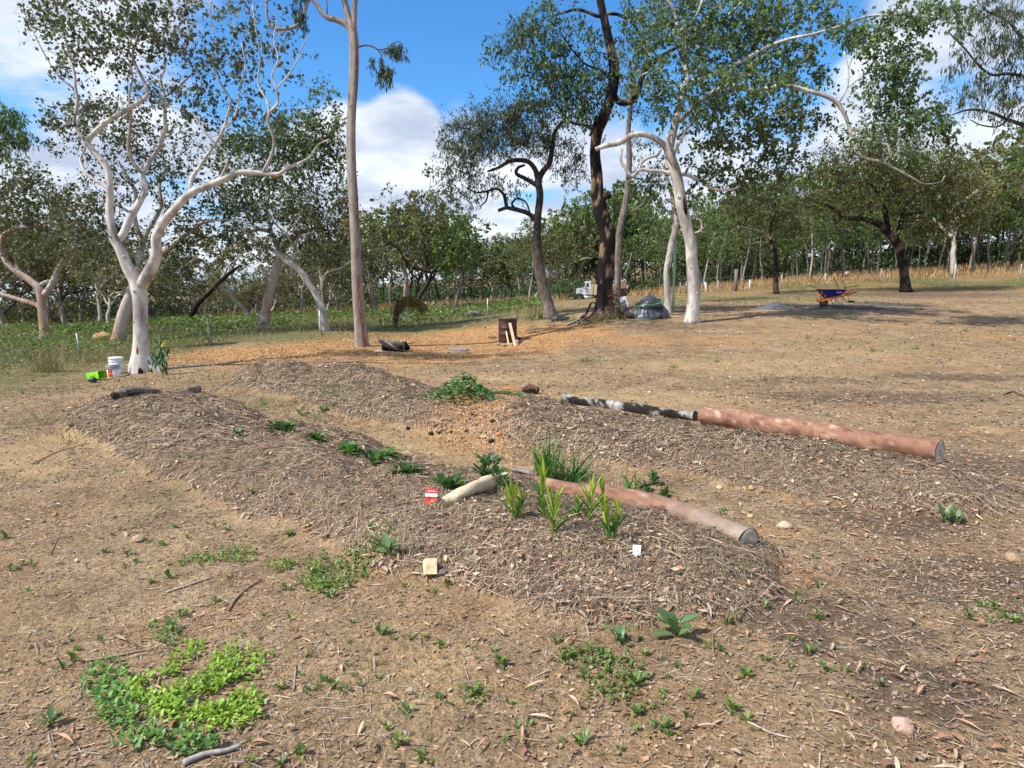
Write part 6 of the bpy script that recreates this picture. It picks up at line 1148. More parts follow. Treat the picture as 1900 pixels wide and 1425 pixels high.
# ---- truck
tb = at(1075, 90); tb[2] = up(1075, 558.5, 90)[2]; s_t = 90 / FPX
def tq(px, py, y=0): return np.array([tb[0] + (px - 1075) * s_t, tb[1] + y, tb[2] + (558.5 - py) * s_t])
t = thing('truck', 'white bonneted tipper truck facing left beyond the burnt trunk', 'truck', tb); WT = (0.72, 0.74, 0.75)
def extrude(pts, y0, y1, col):
    n_ = len(pts); V = [tq(x, y, y0) for x, y in pts] + [tq(x, y, y1) for x, y in pts]; a_ = Acc(); q_ = [(i_, (i_ + 1) % n_, n_ + (i_ + 1) % n_, n_ + i_) for i_ in range(n_)]
    c0_ = np.mean(V[:n_], 0); c1_ = np.mean(V[n_:], 0); V += [c0_, c1_]; tt_ = [(2 * n_, (i_ + 1) % n_, i_) for i_ in range(n_)] + [(2 * n_ + 1, n_ + i_, n_ + (i_ + 1) % n_) for i_ in range(n_)]; return a_.add(V, q_, tt_, col)
body = part('cab', extrude([(1083, 534.5), (1085, 523.5), (1087, 522.5), (1094, 522.5), (1094, 547), (1083, 547)], -1.15, 1.15, WT), M_PAINT, t, False)
part('window', extrude([(1085.2, 533), (1086.4, 526.5), (1090, 526.5), (1090, 533)], -1.17, -1.155, (.02, .03, .04)), M_PLASTIC, body, False); part('windscreen', Acc().box(tq(1083.7, 528.8), (.02, 1.9, .6), roty(.18), (.03, .04, .05)), M_PLASTIC, body, False)
part('door', extrude([(1084.6, 534.5), (1091, 534.5), (1091, 546), (1084.6, 546)], -1.175, -1.152, (.75, .77, .78)), M_PAINT, body, False)
part('bonnet', extrude([(1068.5, 544), (1069.5, 537), (1072, 535.2), (1083, 534), (1083, 547), (1079.5, 547), (1078, 545), (1071, 545.5), (1069, 548.5)], -1.0, 1.0, WT), M_PAINT, t, False)
part('bumper', Acc().box(tq(1068, 549), (.3, 2.3, .45), None, (.05, .05, .055)), M_PAINT, t, False); part('chassis', Acc().box(tq(1110, 550.5), (5.6, .9, .3), None, (.05, .045, .04)), M_MATTE, t, False)
part('fuel_tank', Acc().tube([tq(1081.5, 552.5, -.9), tq(1101, 552.5, -.9)], .30, 14, col=(0.50, 0.46, 0.42)), M_METAL, t)
part('tipper_body', extrude([(1094.5, 529), (1137, 527), (1137, 546), (1094.5, 548)], -1.2, 1.2, (0.62, 0.50, 0.34)), M_PAINT, t, False)
for k in range(6): part('body_rib', Acc().box(tq(1097 + 7.5 * k, 538, -1.23), (.09, .06, 1.15), None, (0.58, 0.46, 0.30)), M_PAINT, t, False)
part('headboard', extrude([(1094.5, 524), (1103, 521.5), (1103, 527), (1094.5, 529)], -1.1, 1.1, (0.38, 0.19, 0.11)), M_PAINT, t, False); part('exhaust', Acc().tube([tq(1094.3, 546, -.9), tq(1094.3, 520, -.9)], .06, 8, col=(.3, .3, .3)), M_METAL, t)
for px in (1075, 1117, 1128):
    for y in (-1.0, 1.0): c_ = tq(px, 553, y); whl = part('wheel', Acc().tube([c_ + [0, -.15, 0], c_ + [0, .15, 0]], .40, 18, col=(.02, .02, .02)), M_PLASTIC, t); part('rim', Acc().tube([c_ + [0, -.17, 0], c_ + [0, .17, 0]], .24, 14, col=(0.42, 0.40, 0.36)), M_METAL, whl)
t2 = thing('excavator', 'orange and white machine parked right behind the tipper truck', 'machine', tq(1158, 558.5, 2)); 
part('body', extrude([(1151, 531), (1153, 523), (1159, 521), (1164, 524), (1165, 534), (1152, 536)], 1.5, 3.0, (0.42, 0.22, 0.10)), M_PAINT, t2, False); part('tracks', extrude([(1149, 541), (1151, 537), (1166, 537), (1168, 541), (1166, 548), (1151, 548)], 1.4, 3.2, (.03, .03, .03)), M_MATTE, t2, False)
part('boom', Acc().tube([tq(1157, 524, 2), tq(1160, 518, 2), tq(1164, 520, 2), tq(1166, 529, 2)], [.15, .16, .12, .1], 6, col=(0.65, .6, .55)), M_PAINT, t2); part('white_box', Acc().box(tq(1156, 519.5, 2), (.5, .8, .35), None, (0.7, .7, .7)), M_PAINT, t2, False); part('bucket', Acc().box(tq(1166, 532, 2), (.35, .9, .45), roty(.4), (0.6, .55, .5)), M_PAINT, t2, False)
# ---- fences
def post(a, base, h, r_, col, lean=0): a.tube([base - [0, 0, .15], base + [lean * .5, 0, h * .5], base + [lean, 0, h]], r_, 6, col=col); return a
t = thing('wire_fence', 'low wire fence on steel pickets along the green ground cover at left', 'fence', hit(390, 641)); lp = []
for (px, py, h) in [(-120, 690, .85), (150, 666, .72), (390, 641, .80), (597, 622, .85), (757, 612, .95), (905, 598, .95), (1010, 584, .95)]:
    b = hit(px, py); ln = -.07 if px in (150,) else -.05 * (px in (390, 757, 597)); lp.append((b, h, ln)); part('post', post(Acc(), b, h, .022, (0.36, 0.40, 0.38), ln), M_METAL, t)
for z in (.25, .55, .9):
    P = []
    for i_ in range(len(lp) - 1):
        (b0_, h0, l0), (b1_, h1, l1) = lp[i_], lp[i_ + 1]
        for f in np.linspace(0, 1, 5)[:-1 if i_ < len(lp) - 2 else None]: P.append((b0_ + [l0 * z, 0, h0 * z]) * (1 - f) + (b1_ + [l1 * z, 0, h1 * z]) * f - [0, 0, .10 * f * (1 - f)])
    part('wire', Acc().tube(P, .0045, 4, col=(0.3, 0.3, 0.29), cap=False), M_METAL, t)
t = thing('wire_fence', 'wire fence on mixed grey, white and timber posts before the right wood', 'fence', at(1391, 44)); lp = []
for (px, pt_, pb_, Y, r_, c, ln) in [(1262, 531, 552, 44, .04, (0.25, .22, .2), 0), (1311, 531, 549, 44, .055, (0.75, .75, .72), -.1), (1332, 530, 550, 44, .03, (0.5, .4, .36), 0), (1365, 511, 551, 43, .11, (0.17, .15, .12), 0), (1391, 526, 544.5, 44, .06, (0.75, .75, .72), 0), (1450, 519, 545, 44, .035, (0.38, .36, .33), 0), (1531, 510, 531, 46, .05, (0.5, .5, .48), 0), (1634, 504, 531, 46, .04, (0.36, .34, .31), 0), (1770, 495, 530, 44, .045, (0.48, .46, .43), .03), (1893, 485, 512, 46, .04, (0.4, .38, .35), 0), (2000, 480, 508, 46, .04, (0.4, .38, .35), 0)]:
    b = at(px, Y); h = (pb_ - pt_) / FPX * Y; lp.append((b, h)); part('post', post(Acc(), b, h, r_, c, ln), M_MATTE, t)
for z in (.35, .75, 1.05):
    part('wire', Acc().tube([b_ + [0, 0, z * .8] for b_, h_ in lp], .007, 4, col=(0.25, 0.25, 0.24), cap=False), M_METAL, t)
b = at(1273, 43); t = thing('gate_frame', 'grey pipe gate frame half hidden behind the cream-white gum', 'gate', b); part('post', Acc().tube([b - [0, 0, .1], b + [0, 0, .75]], .035, 6, col=(.25, .25, .25)), M_METAL, t); part('post', Acc().tube([b + [0.0, 0, .7], b + [0, 0, 2.9]], .03, 6, col=(.25, .25, .25)), M_METAL, t); part('rail', Acc().tube([b + [0, 0, .72], b + [.6, 0, .72]], .03, 6, col=(.28, .28, .28)), M_METAL, t)
for (px, pt_, pb_, l) in [(790, 568, 577, 'left of two short white marker posts in the dry grass'), (804, 566, 575, 'right of two short white marker posts in the dry grass')]:
    b = at(px, 62); b[2] = max(b[2], up(px, pb_, 62)[2]); solo('marker_post', Acc().box(b + [0, 0, .12], (.12, .08, (pb_ - pt_ + 6) / FPX * 62), None, (0.66, .66, .62)), M_PAINT, b, l, 'post', smooth=False)
t = thing('wire_fence', 'far line of thin dark posts crossing the dry grass behind the drum', 'fence', at(900, 58))
for k in range(14): b = at(845 + 17 * k, 58 - .3 * k); part('post', post(Acc(), b, 1.0 + .25 * rng.random(), .045, (.07, .06, .05)), M_MATTE, t)
b = at(1248.5, 27); tp = up(1252.5, 446, 27); t = thing('green_pole', 'tall pale green pole standing just right of the slim grey trunk', 'pole', b); part('shaft', Acc().tube([b - [0, 0, .1], (b + tp) / 2, tp], .048, 10, col=(0.30, 0.46, 0.31)), M_PAINT, t); part('cap', Acc().tube([tp, tp + [0, 0, .04]], .055, 10, col=(0.4, 0.5, 0.4)), M_PAINT, t)
b = at(1571, 47); t = thing('marker_disc', 'faded pink round marker in the dry grass above the wheelbarrow', 'marker', b); part('disc', Acc().tube([b + [0, -.02, .62], b + [0, .02, .62]], .16, 14, col=(0.55, 0.28, 0.24)), M_PAINT, t); part('stake', Acc().tube([b - [0, 0, .1], b + [0, .03, .6]], .02, 5, col=(.3, .25, .2)), M_MATTE, t)
c0 = hit(880, 588); make_log('grey fallen log lying in green cover left of the drum', [c0 + [-.35, 0, .12], c0 + [-.1, 0, .17], c0 + [.2, 0, .14], c0 + [.4, 0, .10]], [.08, .12, .11, .07], bark_old, m=M_ROUGH, n=12)
b = at(190, 27.5); V, F = ico(3, 9, .08, (.36, .3, .22)); solo('soil_heap', Acc().add(V + b + [0, 0, .02], None, F, (0.46, 0.29, 0.12)), M_STONE, b, 'small ochre soil heap at the foot of the leaning gum', 'soil heap')
b = hit(985, 730); t = thing('bark_shell', 'curled brown hollow bark shell beyond the melon vine', 'bark', b); part('shell', Acc().tube([b + [-.14, .05, .06], b + [0, 0, .08], b + [.12, -.04, .05]], [.04, .075, .06], 12, col=(0.13, 0.075, 0.05), cap=False), M_ROUGH, t); part('hollow', Acc().tube([b + [-.04, -.06, .075], b + [.06, -.075, .07]], [.045, .04], 8, col=(.02, .012, .01), ell=.5), M_MATTE, t)
# loose sticks in the foreground
for pts, r_, c, l in [([(158, 1228), (205, 1222), (250, 1212), (285, 1206)], .006, (0.34, 0.25, 0.17), 'straight brown stick above the bright green patch'), ([(212, 1368), (250, 1330), (285, 1290), (299, 1250)], .006, (0.40, 0.27, 0.16), 'curved brown stick lying across the bright green patch'),
                      ([(545, 1282), (548, 1255), (549, 1235)], .005, (0.25, 0.21, 0.19), 'short grey stick right of the bright green patch'), ([(340, 1422), (380, 1405), (420, 1398), (448, 1388)], .011, (0.30, 0.28, 0.26), 'grey splintered bark strip at the bottom edge'),
                      ([(425, 1135), (440, 1112), (465, 1090), (486, 1078)], .006, (0.13, 0.10, 0.08), 'dark forked twig above the bright green patch'), ([(1322, 1178), (1325, 1220), (1345, 1250), (1380, 1293)], .005, (0.26, 0.19, 0.13), 'long bent twig right of the front mound foot'),
                      ([(310, 1101), (350, 1088), (395, 1072)], .007, (0.42, 0.34, 0.27), 'pale stick between the two weed patches'), ([(1090, 1338), (1120, 1300), (1105, 1280)], .003, (0.20, 0.15, 0.10), 'thin hooked twig in the lower middle'),
                      ([(1385, 1340), (1430, 1362), (1470, 1372)], .005, (0.40, 0.32, 0.26), 'straight pale stem in the lower right'), ([(60, 862), (110, 838), (170, 822)], .006, (0.2, 0.14, 0.1), 'thin dark stick on the sandy patch at left'),
                      ([(1860, 735), (1878, 728), (1890, 733), (1900, 738)], .012, (0.05, 0.04, 0.035), 'small black branch near the right edge')]:
    P = np.array([hit(x, y) for x, y in pts]) + [0, 0, r_ * 1.1]; P = smooth_path(np.c_[P, np.linspace(r_, r_ * .6, len(P))], 4); solo('stick', Acc().tube(P[:, :3], P[:, 3], 6, col=c), M_MATTE, P[0, :3], l, 'stick')
b = hit(95, 1030); P = np.array([b, b + [.03, .03, .09], b + [.055, .07, .19]]); solo('stick', Acc().tube(P, [.004, .003, .0015], 5, col=(0.10, 0.07, 0.055)), M_MATTE, b, 'thin dark twig standing upright among the left weeds', 'stick')
# ================================================================== SMALL PLANTS AND FALLEN LEAVES
W1 = [(0.15, 0.235, 0.045), (0.21, 0.30, 0.06), (0.11, 0.175, 0.045)]
def rosette(seed, n, L, W, h, pal, spread=.3, stems=True, droop=.25):
    r_ = np.random.default_rng(seed); a = Acc(); ang = r_.random(n) * 6.28; el = .25 + 1.0 * r_.random(n); d = np.stack([np.cos(ang) * np.cos(el), np.sin(ang) * np.cos(el), np.sin(el)], -1)
    b = np.stack([np.cos(ang), np.sin(ang), np.zeros(n)], -1) * (spread * r_.random((n, 1))) * L + np.stack([0 * ang, 0 * ang, h * r_.random(n)], -1)
    pl_ = np.asarray(pal)[r_.integers(0, len(pal), n)] * (.8 + .4 * r_.random((n, 1))); leaves(a, b, d, L * (.6 + .7 * r_.random(n)), W * (.7 + .6 * r_.random(n)), None, droop * r_.random(n) * 1.6, .18, 5, pl_, .5)
    if stems:
        for k in range(0, n, 3): a.tube([np.zeros(3) - [0, 0, .01], b[k] * .5, b[k]], [.003, .0025, .002], 4, col=(0.10, .15, .04), cap=False)
    return a
WM = [rosette(10 + k, n, .055, .026, .03, W1, .5).mesh('weed', M_WEED) for k, n in enumerate((7, 10, 14, 9, 12))]
WMb = [rosette(30 + k, n, .07, .034, .06, [(0.09, 0.17, 0.065), (0.13, 0.21, 0.08)], .3).mesh('weed', M_WEED) for k, n in enumerate((8, 11))]
def grasstuft(seed, n, L, W, pal, fl=.5):
    r_ = np.random.default_rng(seed); a = Acc(); d = r_.normal(size=(n, 3)) * [fl, fl, .1] + [0, 0, 1]; pl_ = np.asarray(pal)[r_.integers(0, len(pal), n)] * (.8 + .4 * r_.random((n, 1)))
    blades(a, r_.normal(size=(n, 3)) * [.012, .012, 0], d, L * (.4 + .8 * r_.random(n)), W, .5 * r_.random(n), 4, pl_); return a
WG = [grasstuft(50 + k, 26, .075, .004, [(0.09, 0.17, 0.03), (0.13, 0.20, 0.05), (0.2, .2, .08)], .7).mesh('weed', M_WEED) for k in range(3)]
def put(me, name, p, s, label, cat, group, tilt=.12):
    o = bpy.data.objects.new(name, me); COL.objects.link(o); o.location = tuple(map(float, p)); o.scale = (s,) * 3; o.rotation_euler = (float(rng.normal() * tilt), float(rng.normal() * tilt), float(rng.random() * 6.28)); return tag(o, label, cat, group)
FG = [(32, 1011), (95, 1027), (209, 994), (222, 984), (192, 1027), (236, 1031), (276, 1007), (323, 980), (400, 980), (421, 984), (387, 1032), (444, 1027), (539, 994), (600, 1000), (572, 974), (59, 1048), (286, 1081), (316, 1071), (424, 1071), (333, 1145), (345, 1140), (401, 1118), (488, 1142), (539, 1145), (323, 1172), (310, 1180), (532, 1095), (613, 1108), (505, 1219), (519, 1277), (572, 1219), (589, 1277), (600, 1265), (575, 1285), (94, 1347), (57, 1418), (522, 1418), (560, 1400), (135, 1226), (118, 1240),
      (964, 987), (805, 1098), (829, 1088), (751, 1088), (802, 1132), (751, 1145), (745, 1118), (657, 1112), (617, 1108), (708, 1179), (725, 1186), (650, 1192), (762, 1186), (644, 1236), (708, 1233), (815, 1203), (883, 1223), (927, 1235), (890, 1290), (880, 1285), (943, 1307), (984, 1280), (814, 1297), (758, 1324), (718, 1351), (799, 1374), (960, 1351), (738, 1381), (785, 1411), (620, 1273), (640, 1285), (1034, 1192), (1152, 1182), (1068, 1219), (1080, 1212), (1050, 1225), (1092, 1203), (1119, 1223), (1166, 1236), (1193, 1216), (1125, 1250), (1110, 1258), (1085, 1260), (1169, 1273), (1180, 1268), (1122, 1287), (1156, 1297), (1186, 1327), (1226, 1351), (1082, 1384), (772, 1024),
      (1366, 1149), (1350, 1160), (1417, 1127), (1480, 1116), (1475, 1105), (1519, 1088), (1513, 1149), (1463, 1189), (1502, 1212), (1414, 1226), (1465, 1237), (1384, 1256), (1605, 1232), (1535, 1245), (1568, 1247), (1576, 1296), (1633, 1272), (1274, 1330), (1384, 1337), (1229, 1355), (1240, 1365), (1355, 1318), (1285, 1296), (1231, 1289), (1797, 1145), (1826, 1127), (1863, 1145), (1850, 1130), (1880, 1155), (1509, 1037), (1336, 1208), (1259, 1239),
      (157, 877), (170, 885), (274, 906), (362, 852), (378, 852), (308, 865), (469, 918), (400, 887), (132, 792), (165, 790), (678, 944), (542, 994), (1340, 955), (1345, 948), (690, 985), (40, 1050), (10, 1000), (20, 1060), (350, 1000), (300, 1012), (255, 1045)]
GRS = {(95, 1027), (488, 1142), (572, 1219), (657, 1112), (650, 1192), (644, 1236), (802, 1132), (883, 1223), (799, 1374), (745, 1118), (751, 1145), (762, 1186), (157, 877), (170, 885), (274, 906), (1605, 1232), (984, 1280), (589, 1277), (362, 852), (708, 1233), (276, 1007), (400, 887)}
def zone_of(px, py):
    for x0, x1, y0, y1, z in [(0, 150, 750, 1100, 'by the upright dark twig at left'), (150, 470, 750, 960, 'below the far end of the front mound'), (150, 360, 960, 1130, 'by the crumbly tan clod'), (360, 720, 930, 1130, 'round the patch at the left foot of the front mound'), (0, 300, 1130, 1425, 'left of the bright lime patch'), (300, 480, 1130, 1425, 'just above the bright lime patch'), (480, 640, 1130, 1425, 'right of the bright lime patch'),
                              (720, 860, 980, 1140, 'near the cream wood block'), (640, 860, 1140, 1290, 'on bare soil below the cream wood block'), (640, 860, 1290, 1425, 'at the bottom edge left of centre'), (860, 1030, 1180, 1425, 'on bare soil below the front mound'), (860, 1100, 900, 1180, 'on the straw below the maize'), (1030, 1230, 1150, 1425, 'in the seedling drift below the front mound'),
                              (1230, 1420, 1100, 1240, 'at the right foot of the front mound'), (1230, 1420, 1240, 1425, 'near the long bent twig'), (1420, 1700, 1000, 1300, 'on dark litter right of the front mound'), (1700, 1900, 1000, 1300, 'in the green drift at the right edge')]:
        if x0 <= px < x1 and y0 <= py < y1: return z
    return 'on open soil away from the mounds'
for i_, (px, py) in enumerate(FG):
    p = hit(px, py); s = .36 + .42 * rng.random()
    zone = zone_of(px, py)
    if (px, py) in GRS: put(WG[i_ % 3], 'weed', p, s * 1.0, 'fine grassy weed tuft ' + zone, 'weed', 'grassy weeds ' + zone)
    else: put(WM[i_ % 5] if px > 300 else (WM + WMb)[i_ % 7], 'weed', p, s, 'small broadleaf weed ' + zone, 'weed', 'broadleaf weeds ' + zone)
for (px, py, s, l) in [(1255, 1180, 1.5, 'large bluish broad-leaved seedling at the right foot of the front mound'), (725, 1030, 1.3, 'round-leaved seedling at the edge of the middle weed patch'), (558, 770, 1.5, 'blue-green weed on the path between the mounds, left one'), (598, 766, 1.6, 'blue-green weed on the path between the mounds, right one'), (444, 808, 1.2, 'small blue-green plant on the crest of the front mound'), (1152, 1196, 1.1, 'broad-leaved weed at the lower foot of the front mound'), (1753, 968, 1.3, 'low bright weed on dark litter at right'), (1775, 972, 1.1, 'second low bright weed on dark litter at right')]:
    put(WMb[px % 2], 'weed', hit(px, py), s, l, 'weed', None)
for (px, py, s, l) in [(1085, 672, 3.6, 'leafy weed on the open ground right of the drum'), (1500, 628, 3, 'leafy tuft on the open slope below the wheelbarrow'), (1605, 561, 3.4, 'bright green tuft on gravel right of the wheelbarrow'), (1680, 603, 3, 'pale-leaved weed on the right slope'), (1620, 652, 3.4, 'left weed of the pair low on the right slope'), (1700, 648, 3.6, 'right weed of the pair low on the right slope'), (1790, 615, 3.2, 'bright weed high on the right slope'), (1880, 632, 3.2, 'weed high on the slope at the right edge'), (1740, 748, 2, 'dark weed beyond the red log end'), (1580, 818, 1.6, 'sparse weed on straw of the rear mound'), (1490, 860, 1.4, 'upper green tuft on the flank of the rear mound'), (1500, 895, 1.3, 'lower green tuft on the flank of the rear mound'), (1330, 672, 3.2, 'grassy tuft on the open ground left of the wheelbarrow slope'), (1845, 785, 1.6, 'pale tuft beside the sandy spot at right'), (1715, 776, 1.4, 'small green tuft above the red log end'), (1250, 682, 2.6, 'low grassy tuft beyond the charred log'), (550, 748, 1.6, 'grassy tuft on the path between the mounds'), (490, 752, 1.8, 'upright grass tuft behind the front mound'), (640, 745, 1.7, 'grass tuft at the foot of the rear mound'), (620, 752, 1.5, 'lower grass tuft at the foot of the rear mound')]:
    put((WG + WM)[px % 5], 'weed', hit(px, py), s * .8, l, 'weed', None, .05)
for k in range(90):
    px, py = (rng.uniform(0, 720), rng.uniform(900, 1420)) if k < 55 else (rng.uniform(640, 1400), rng.uniform(1150, 1420))
    zone = zone_of(px, py); put(WM[k % 5] if k % 3 else WG[k % 3], 'weed', hit(px, py), .18 + .25 * rng.random(), ('tiny seedling ' if k % 3 else 'tiny grass tuft ') + zone, 'weed', ('tiny seedlings ' if k % 3 else 'tiny grass tufts ') + zone)
# clustered creeping patches
def patch(label, blobs, n, L, W, pal, hgt=.02, seed=0, grp=None):
    pts = []
    for (px, py, rx, ry, wgt) in blobs:
        m = int(n * wgt)
        for k in range(m):
            a_ = rng.random() * 6.28; r_ = rng.random() ** .6; pts.append((px + rx * r_ * math.cos(a_), py + ry * r_ * math.sin(a_)))
    d_ = np.array([pix_dir(*q) for q in pts]); c = np.array([hit(*pts[k]) for k in range(0, len(pts), 6)])
    # fast ground projection: plane through the sampled hits
    A_ = np.c_[c[:, 0], c[:, 1], np.ones(len(c))]; co, *_ = np.linalg.lstsq(A_, c[:, 2], rcond=None)
    t_ = (co[2] - CAMH) / (d_[:, 2] - co[0] * d_[:, 0] - co[1] * d_[:, 1]); X = d_[:, 0] * t_; Y = d_[:, 1] * t_; N = len(X)
    k = vnoise(X * 9, Y * 9, 120 + seed) > .28; X, Y = X[k], Y[k]; N = len(X)
    tone = .72 + .56 * fbm(X * 5, Y * 5, 121 + seed, 3)[:, None]; ang = rng.random(N) * 6.28; el = .15 + 1.0 * rng.random(N); d = np.stack([np.cos(ang) * np.cos(el), np.sin(ang) * np.cos(el), np.sin(el)], -1)
    a = Acc(); leaves(a, on(X, Y, hgt * rng.random(N)), d, L * (.6 + .7 * rng.random(N)), W * (.7 + .6 * rng.random(N)), None, .3 * rng.random(N), .2, 5, pick(pal, N, .15) * tone, .55)
    solo('ground_cover', a, M_WEED, (0, 0, 0), label, kind='stuff')
BRI = [(0.27, 0.42, 0.04), (0.34, 0.49, 0.06), (0.19, 0.33, 0.04)]
patch('bright lime green creeping patch in the left foreground', [(405, 1232, 92, 42, .28), (345, 1285, 105, 42, .30), (430, 1312, 62, 44, .2), (350, 1335, 70, 30, .12), (270, 1300, 60, 40, .08)], 1900, .026, .015, BRI, .03, 1)
patch('darker green creeping weeds along the edge of the bright patch', [(195, 1275, 46, 42, .3), (215, 1330, 40, 34, .2), (250, 1375, 60, 22, .2), (350, 1385, 50, 22, .2), (310, 1180, 30, 24, .1)], 520, .030, .018, [(0.10, 0.22, 0.055), (0.15, 0.29, 0.05)], .04, 2)
patch('green creeping patch at the left foot of the front mound', [(605, 1062, 85, 34, .34), (540, 1058, 52, 18, .16), (670, 1035, 50, 22, .12), (600, 1090, 40, 20, .1), (400, 1042, 70, 10, .1), (350, 1050, 60, 10, .05), (715, 1025, 24, 20, .05), (445, 1022, 40, 9, .06)], 1300, .027, .016, [(0.18, 0.28, 0.055), (0.24, 0.34, 0.06), (0.13, 0.21, 0.045)], .035, 3)
patch('scattered green seedlings right of the lower middle', [(1105, 1222, 75, 24, .34), (1150, 1260, 60, 30, .2), (1130, 1290, 50, 20, .14), (1190, 1340, 30, 30, .1), (1860, 1140, 45, 22, .12), (880, 1285, 30, 18, .1)], 520, .024, .014, [(0.19, 0.30, 0.06), (0.14, 0.23, 0.06)], .03, 4)
patch('green grass and runners on the path between the mounds', [(560, 745, 90, 10, .4), (640, 735, 24, 16, .2), (480, 755, 40, 8, .2), (590, 768, 40, 8, .2)], 500, .05, .012, [(0.10, 0.19, 0.05), (0.14, 0.21, 0.06)], .04, 5)
# strawberry-like plants on the crest
SM = [rosette(70 + k, 46, .066, .046, .07, [(0.06, 0.155, 0.03), (0.10, 0.22, 0.045), (0.045, 0.11, 0.025)], 1.15, True, .35) for k in range(3)]; SM = [a.mesh('leafy_plant', M_WEED) for a in SM]
for k, (px, py, s) in enumerate([(525, 800, 1.15), (582, 820, 1.0), (645, 842, 1.0), (704, 856, 1.15), (756, 880, .95), (834, 906, 1.0)]):
    o_ = put(SM[k % 3], 'leafy_plant', hit(px, py) - [0, 0, .015], s * 1.3, ['dark green leafy plant on the mound crest, farthest of the six', 'second leafy plant from the far end of the mound crest', 'third leafy plant from the far end of the mound crest', 'fourth and widest leafy plant on the mound crest', 'fifth leafy plant on the mound crest, low and flat', 'leafy plant nearest the red seed packet on the mound crest'][k], 'plant', 'leafy plants in a row on the front mound', .05); o_.scale[2] *= .8
# melon vine
b = hit(862, 728); t = thing('melon_vine', 'sprawling green melon vine on the crest of the rear mound', 'vine', b); n_ = 520; X = b[0] + rng.normal(size=n_) * .24; Y = b[1] + rng.normal(size=n_) * .26; zz_ = .20 * np.exp(-((X - b[0]) / .34) ** 2) * rng.random(n_)
ang = rng.random(n_) * 6.28; el = rng.random(n_) * 1.1; d = np.stack([np.cos(ang) * np.cos(el), np.sin(ang) * np.cos(el), np.sin(el)], -1); a = Acc(); leaves(a, on(X, Y, zz_ + .02), d, .075 * (.6 + .7 * rng.random(n_)), .055, None, .4, .15, 5, pick([(0.05, 0.15, 0.04), (0.08, 0.20, 0.05), (0.04, 0.11, 0.035), (0.16, 0.26, 0.05)], n_, .2), .5); part('foliage', a, M_WEED, t)
rp = [hit(x, y) + [0, 0, .03] for x, y in ((890, 727), (915, 731), (940, 731), (960, 734), (978, 738))]; part('runner', Acc().tube(rp, .006, 5, col=(.12, .18, .06)), M_WEED, t)
n_ = 70; f = rng.random(n_) * 3.99; i0 = f.astype(int); c = np.array(rp)[i0] * (1 - (f - i0))[:, None] + np.array(rp)[i0 + 1] * (f - i0)[:, None] + rng.normal(size=(n_, 3)) * [.03, .05, .015]; ang = rng.random(n_) * 6.28; a = Acc(); leaves(a, c, np.stack([np.cos(ang), np.sin(ang), .5 + 0 * ang], -1), .085, .07, None, .4, .15, 5, pick([(0.05, 0.15, 0.05), (0.08, 0.19, 0.06)], n_, .2), .5); part('runner_leaves', a, M_WEED, t, kind='stuff')
# maize seedlings
def maize(px, py, hpx, lean, label, yellow, seed):
    b = hit(px, py); Y = b[1]; h = hpx / FPX * Y; r_ = np.random.default_rng(seed); t = thing('maize_seedling', label, 'seedling', b, 'maize seedlings on the front mound'); top = b + np.array([lean * h, r_.normal() * .05 * h, h * .55])
    CY = (0.34, 0.46, 0.05) if yellow else (0.20, 0.36, 0.05)
    part('stalk', Acc().tube([b - [0, 0, .02], b + (top - b) * .5, top], [.009, .008, .005], 8, col=CY), M_WEED, t)
    n_ = 11; f = np.linspace(.05, 1, n_); az = np.arange(n_) * math.pi + r_.normal(size=n_) * .5 + seed; el = np.linspace(.85, 1.5, n_) + r_.normal(size=n_) * .08
    for k in range(n_):
        L_ = h * (.62 if k < n_ - 2 else .52) * (.8 + .4 * r_.random()); d = np.array([[math.cos(az[k]) * math.cos(el[k]), math.sin(az[k]) * math.cos(el[k]) * .6, math.sin(el[k])]])
        a = Acc(); col = np.array(CY) * (1 if k > 2 else .6) * (.85 + .3 * r_.random()); col = col if k > 3 else np.array([0.09, 0.21, 0.05])
        leaves(a, (b + (top - b) * f[k] * .8)[None], d, L_, .020 + .006 * r_.random(), None, .45 * (1.3 - el[k] / 1.5), .45, 8, col, .35); part('leaf', a, M_WEED, t)
    return t
for k, (px, py, hp, ln, yl, lb) in enumerate([(952, 966, 92, -.05, 1, 'leftmost maize seedling with yellow-green leaves'), (962, 962, 62, .08, 1, 'shorter maize seedling close beside the leftmost one'), (1003, 940, 92, .05, 1, 'yellow-tipped maize seedling in front of the half-bedded log'), (1027, 996, 112, -.04, 1, 'tall single-stemmed maize seedling at the centre of the row'), (1093, 970, 100, .04, 1, 'maize seedling with upright pale spike right of centre'), (1130, 1004, 96, -.12, 1, 'left-leaning maize seedling of the right pair'), (1138, 1002, 88, .12, 1, 'right-leaning maize seedling with a curled tip'), (1068, 960, 50, .1, 0, 'small dark green maize seedling between the taller ones'), (1118, 945, 70, 0, 0, 'dark broad-leaved maize seedling behind the right pair'), (1010, 962, 44, -.1, 0, 'low spreading maize seedling below the yellow-tipped one')]):
    maize(px, py, hp * 1.15, ln, lb, yl, k + 3)
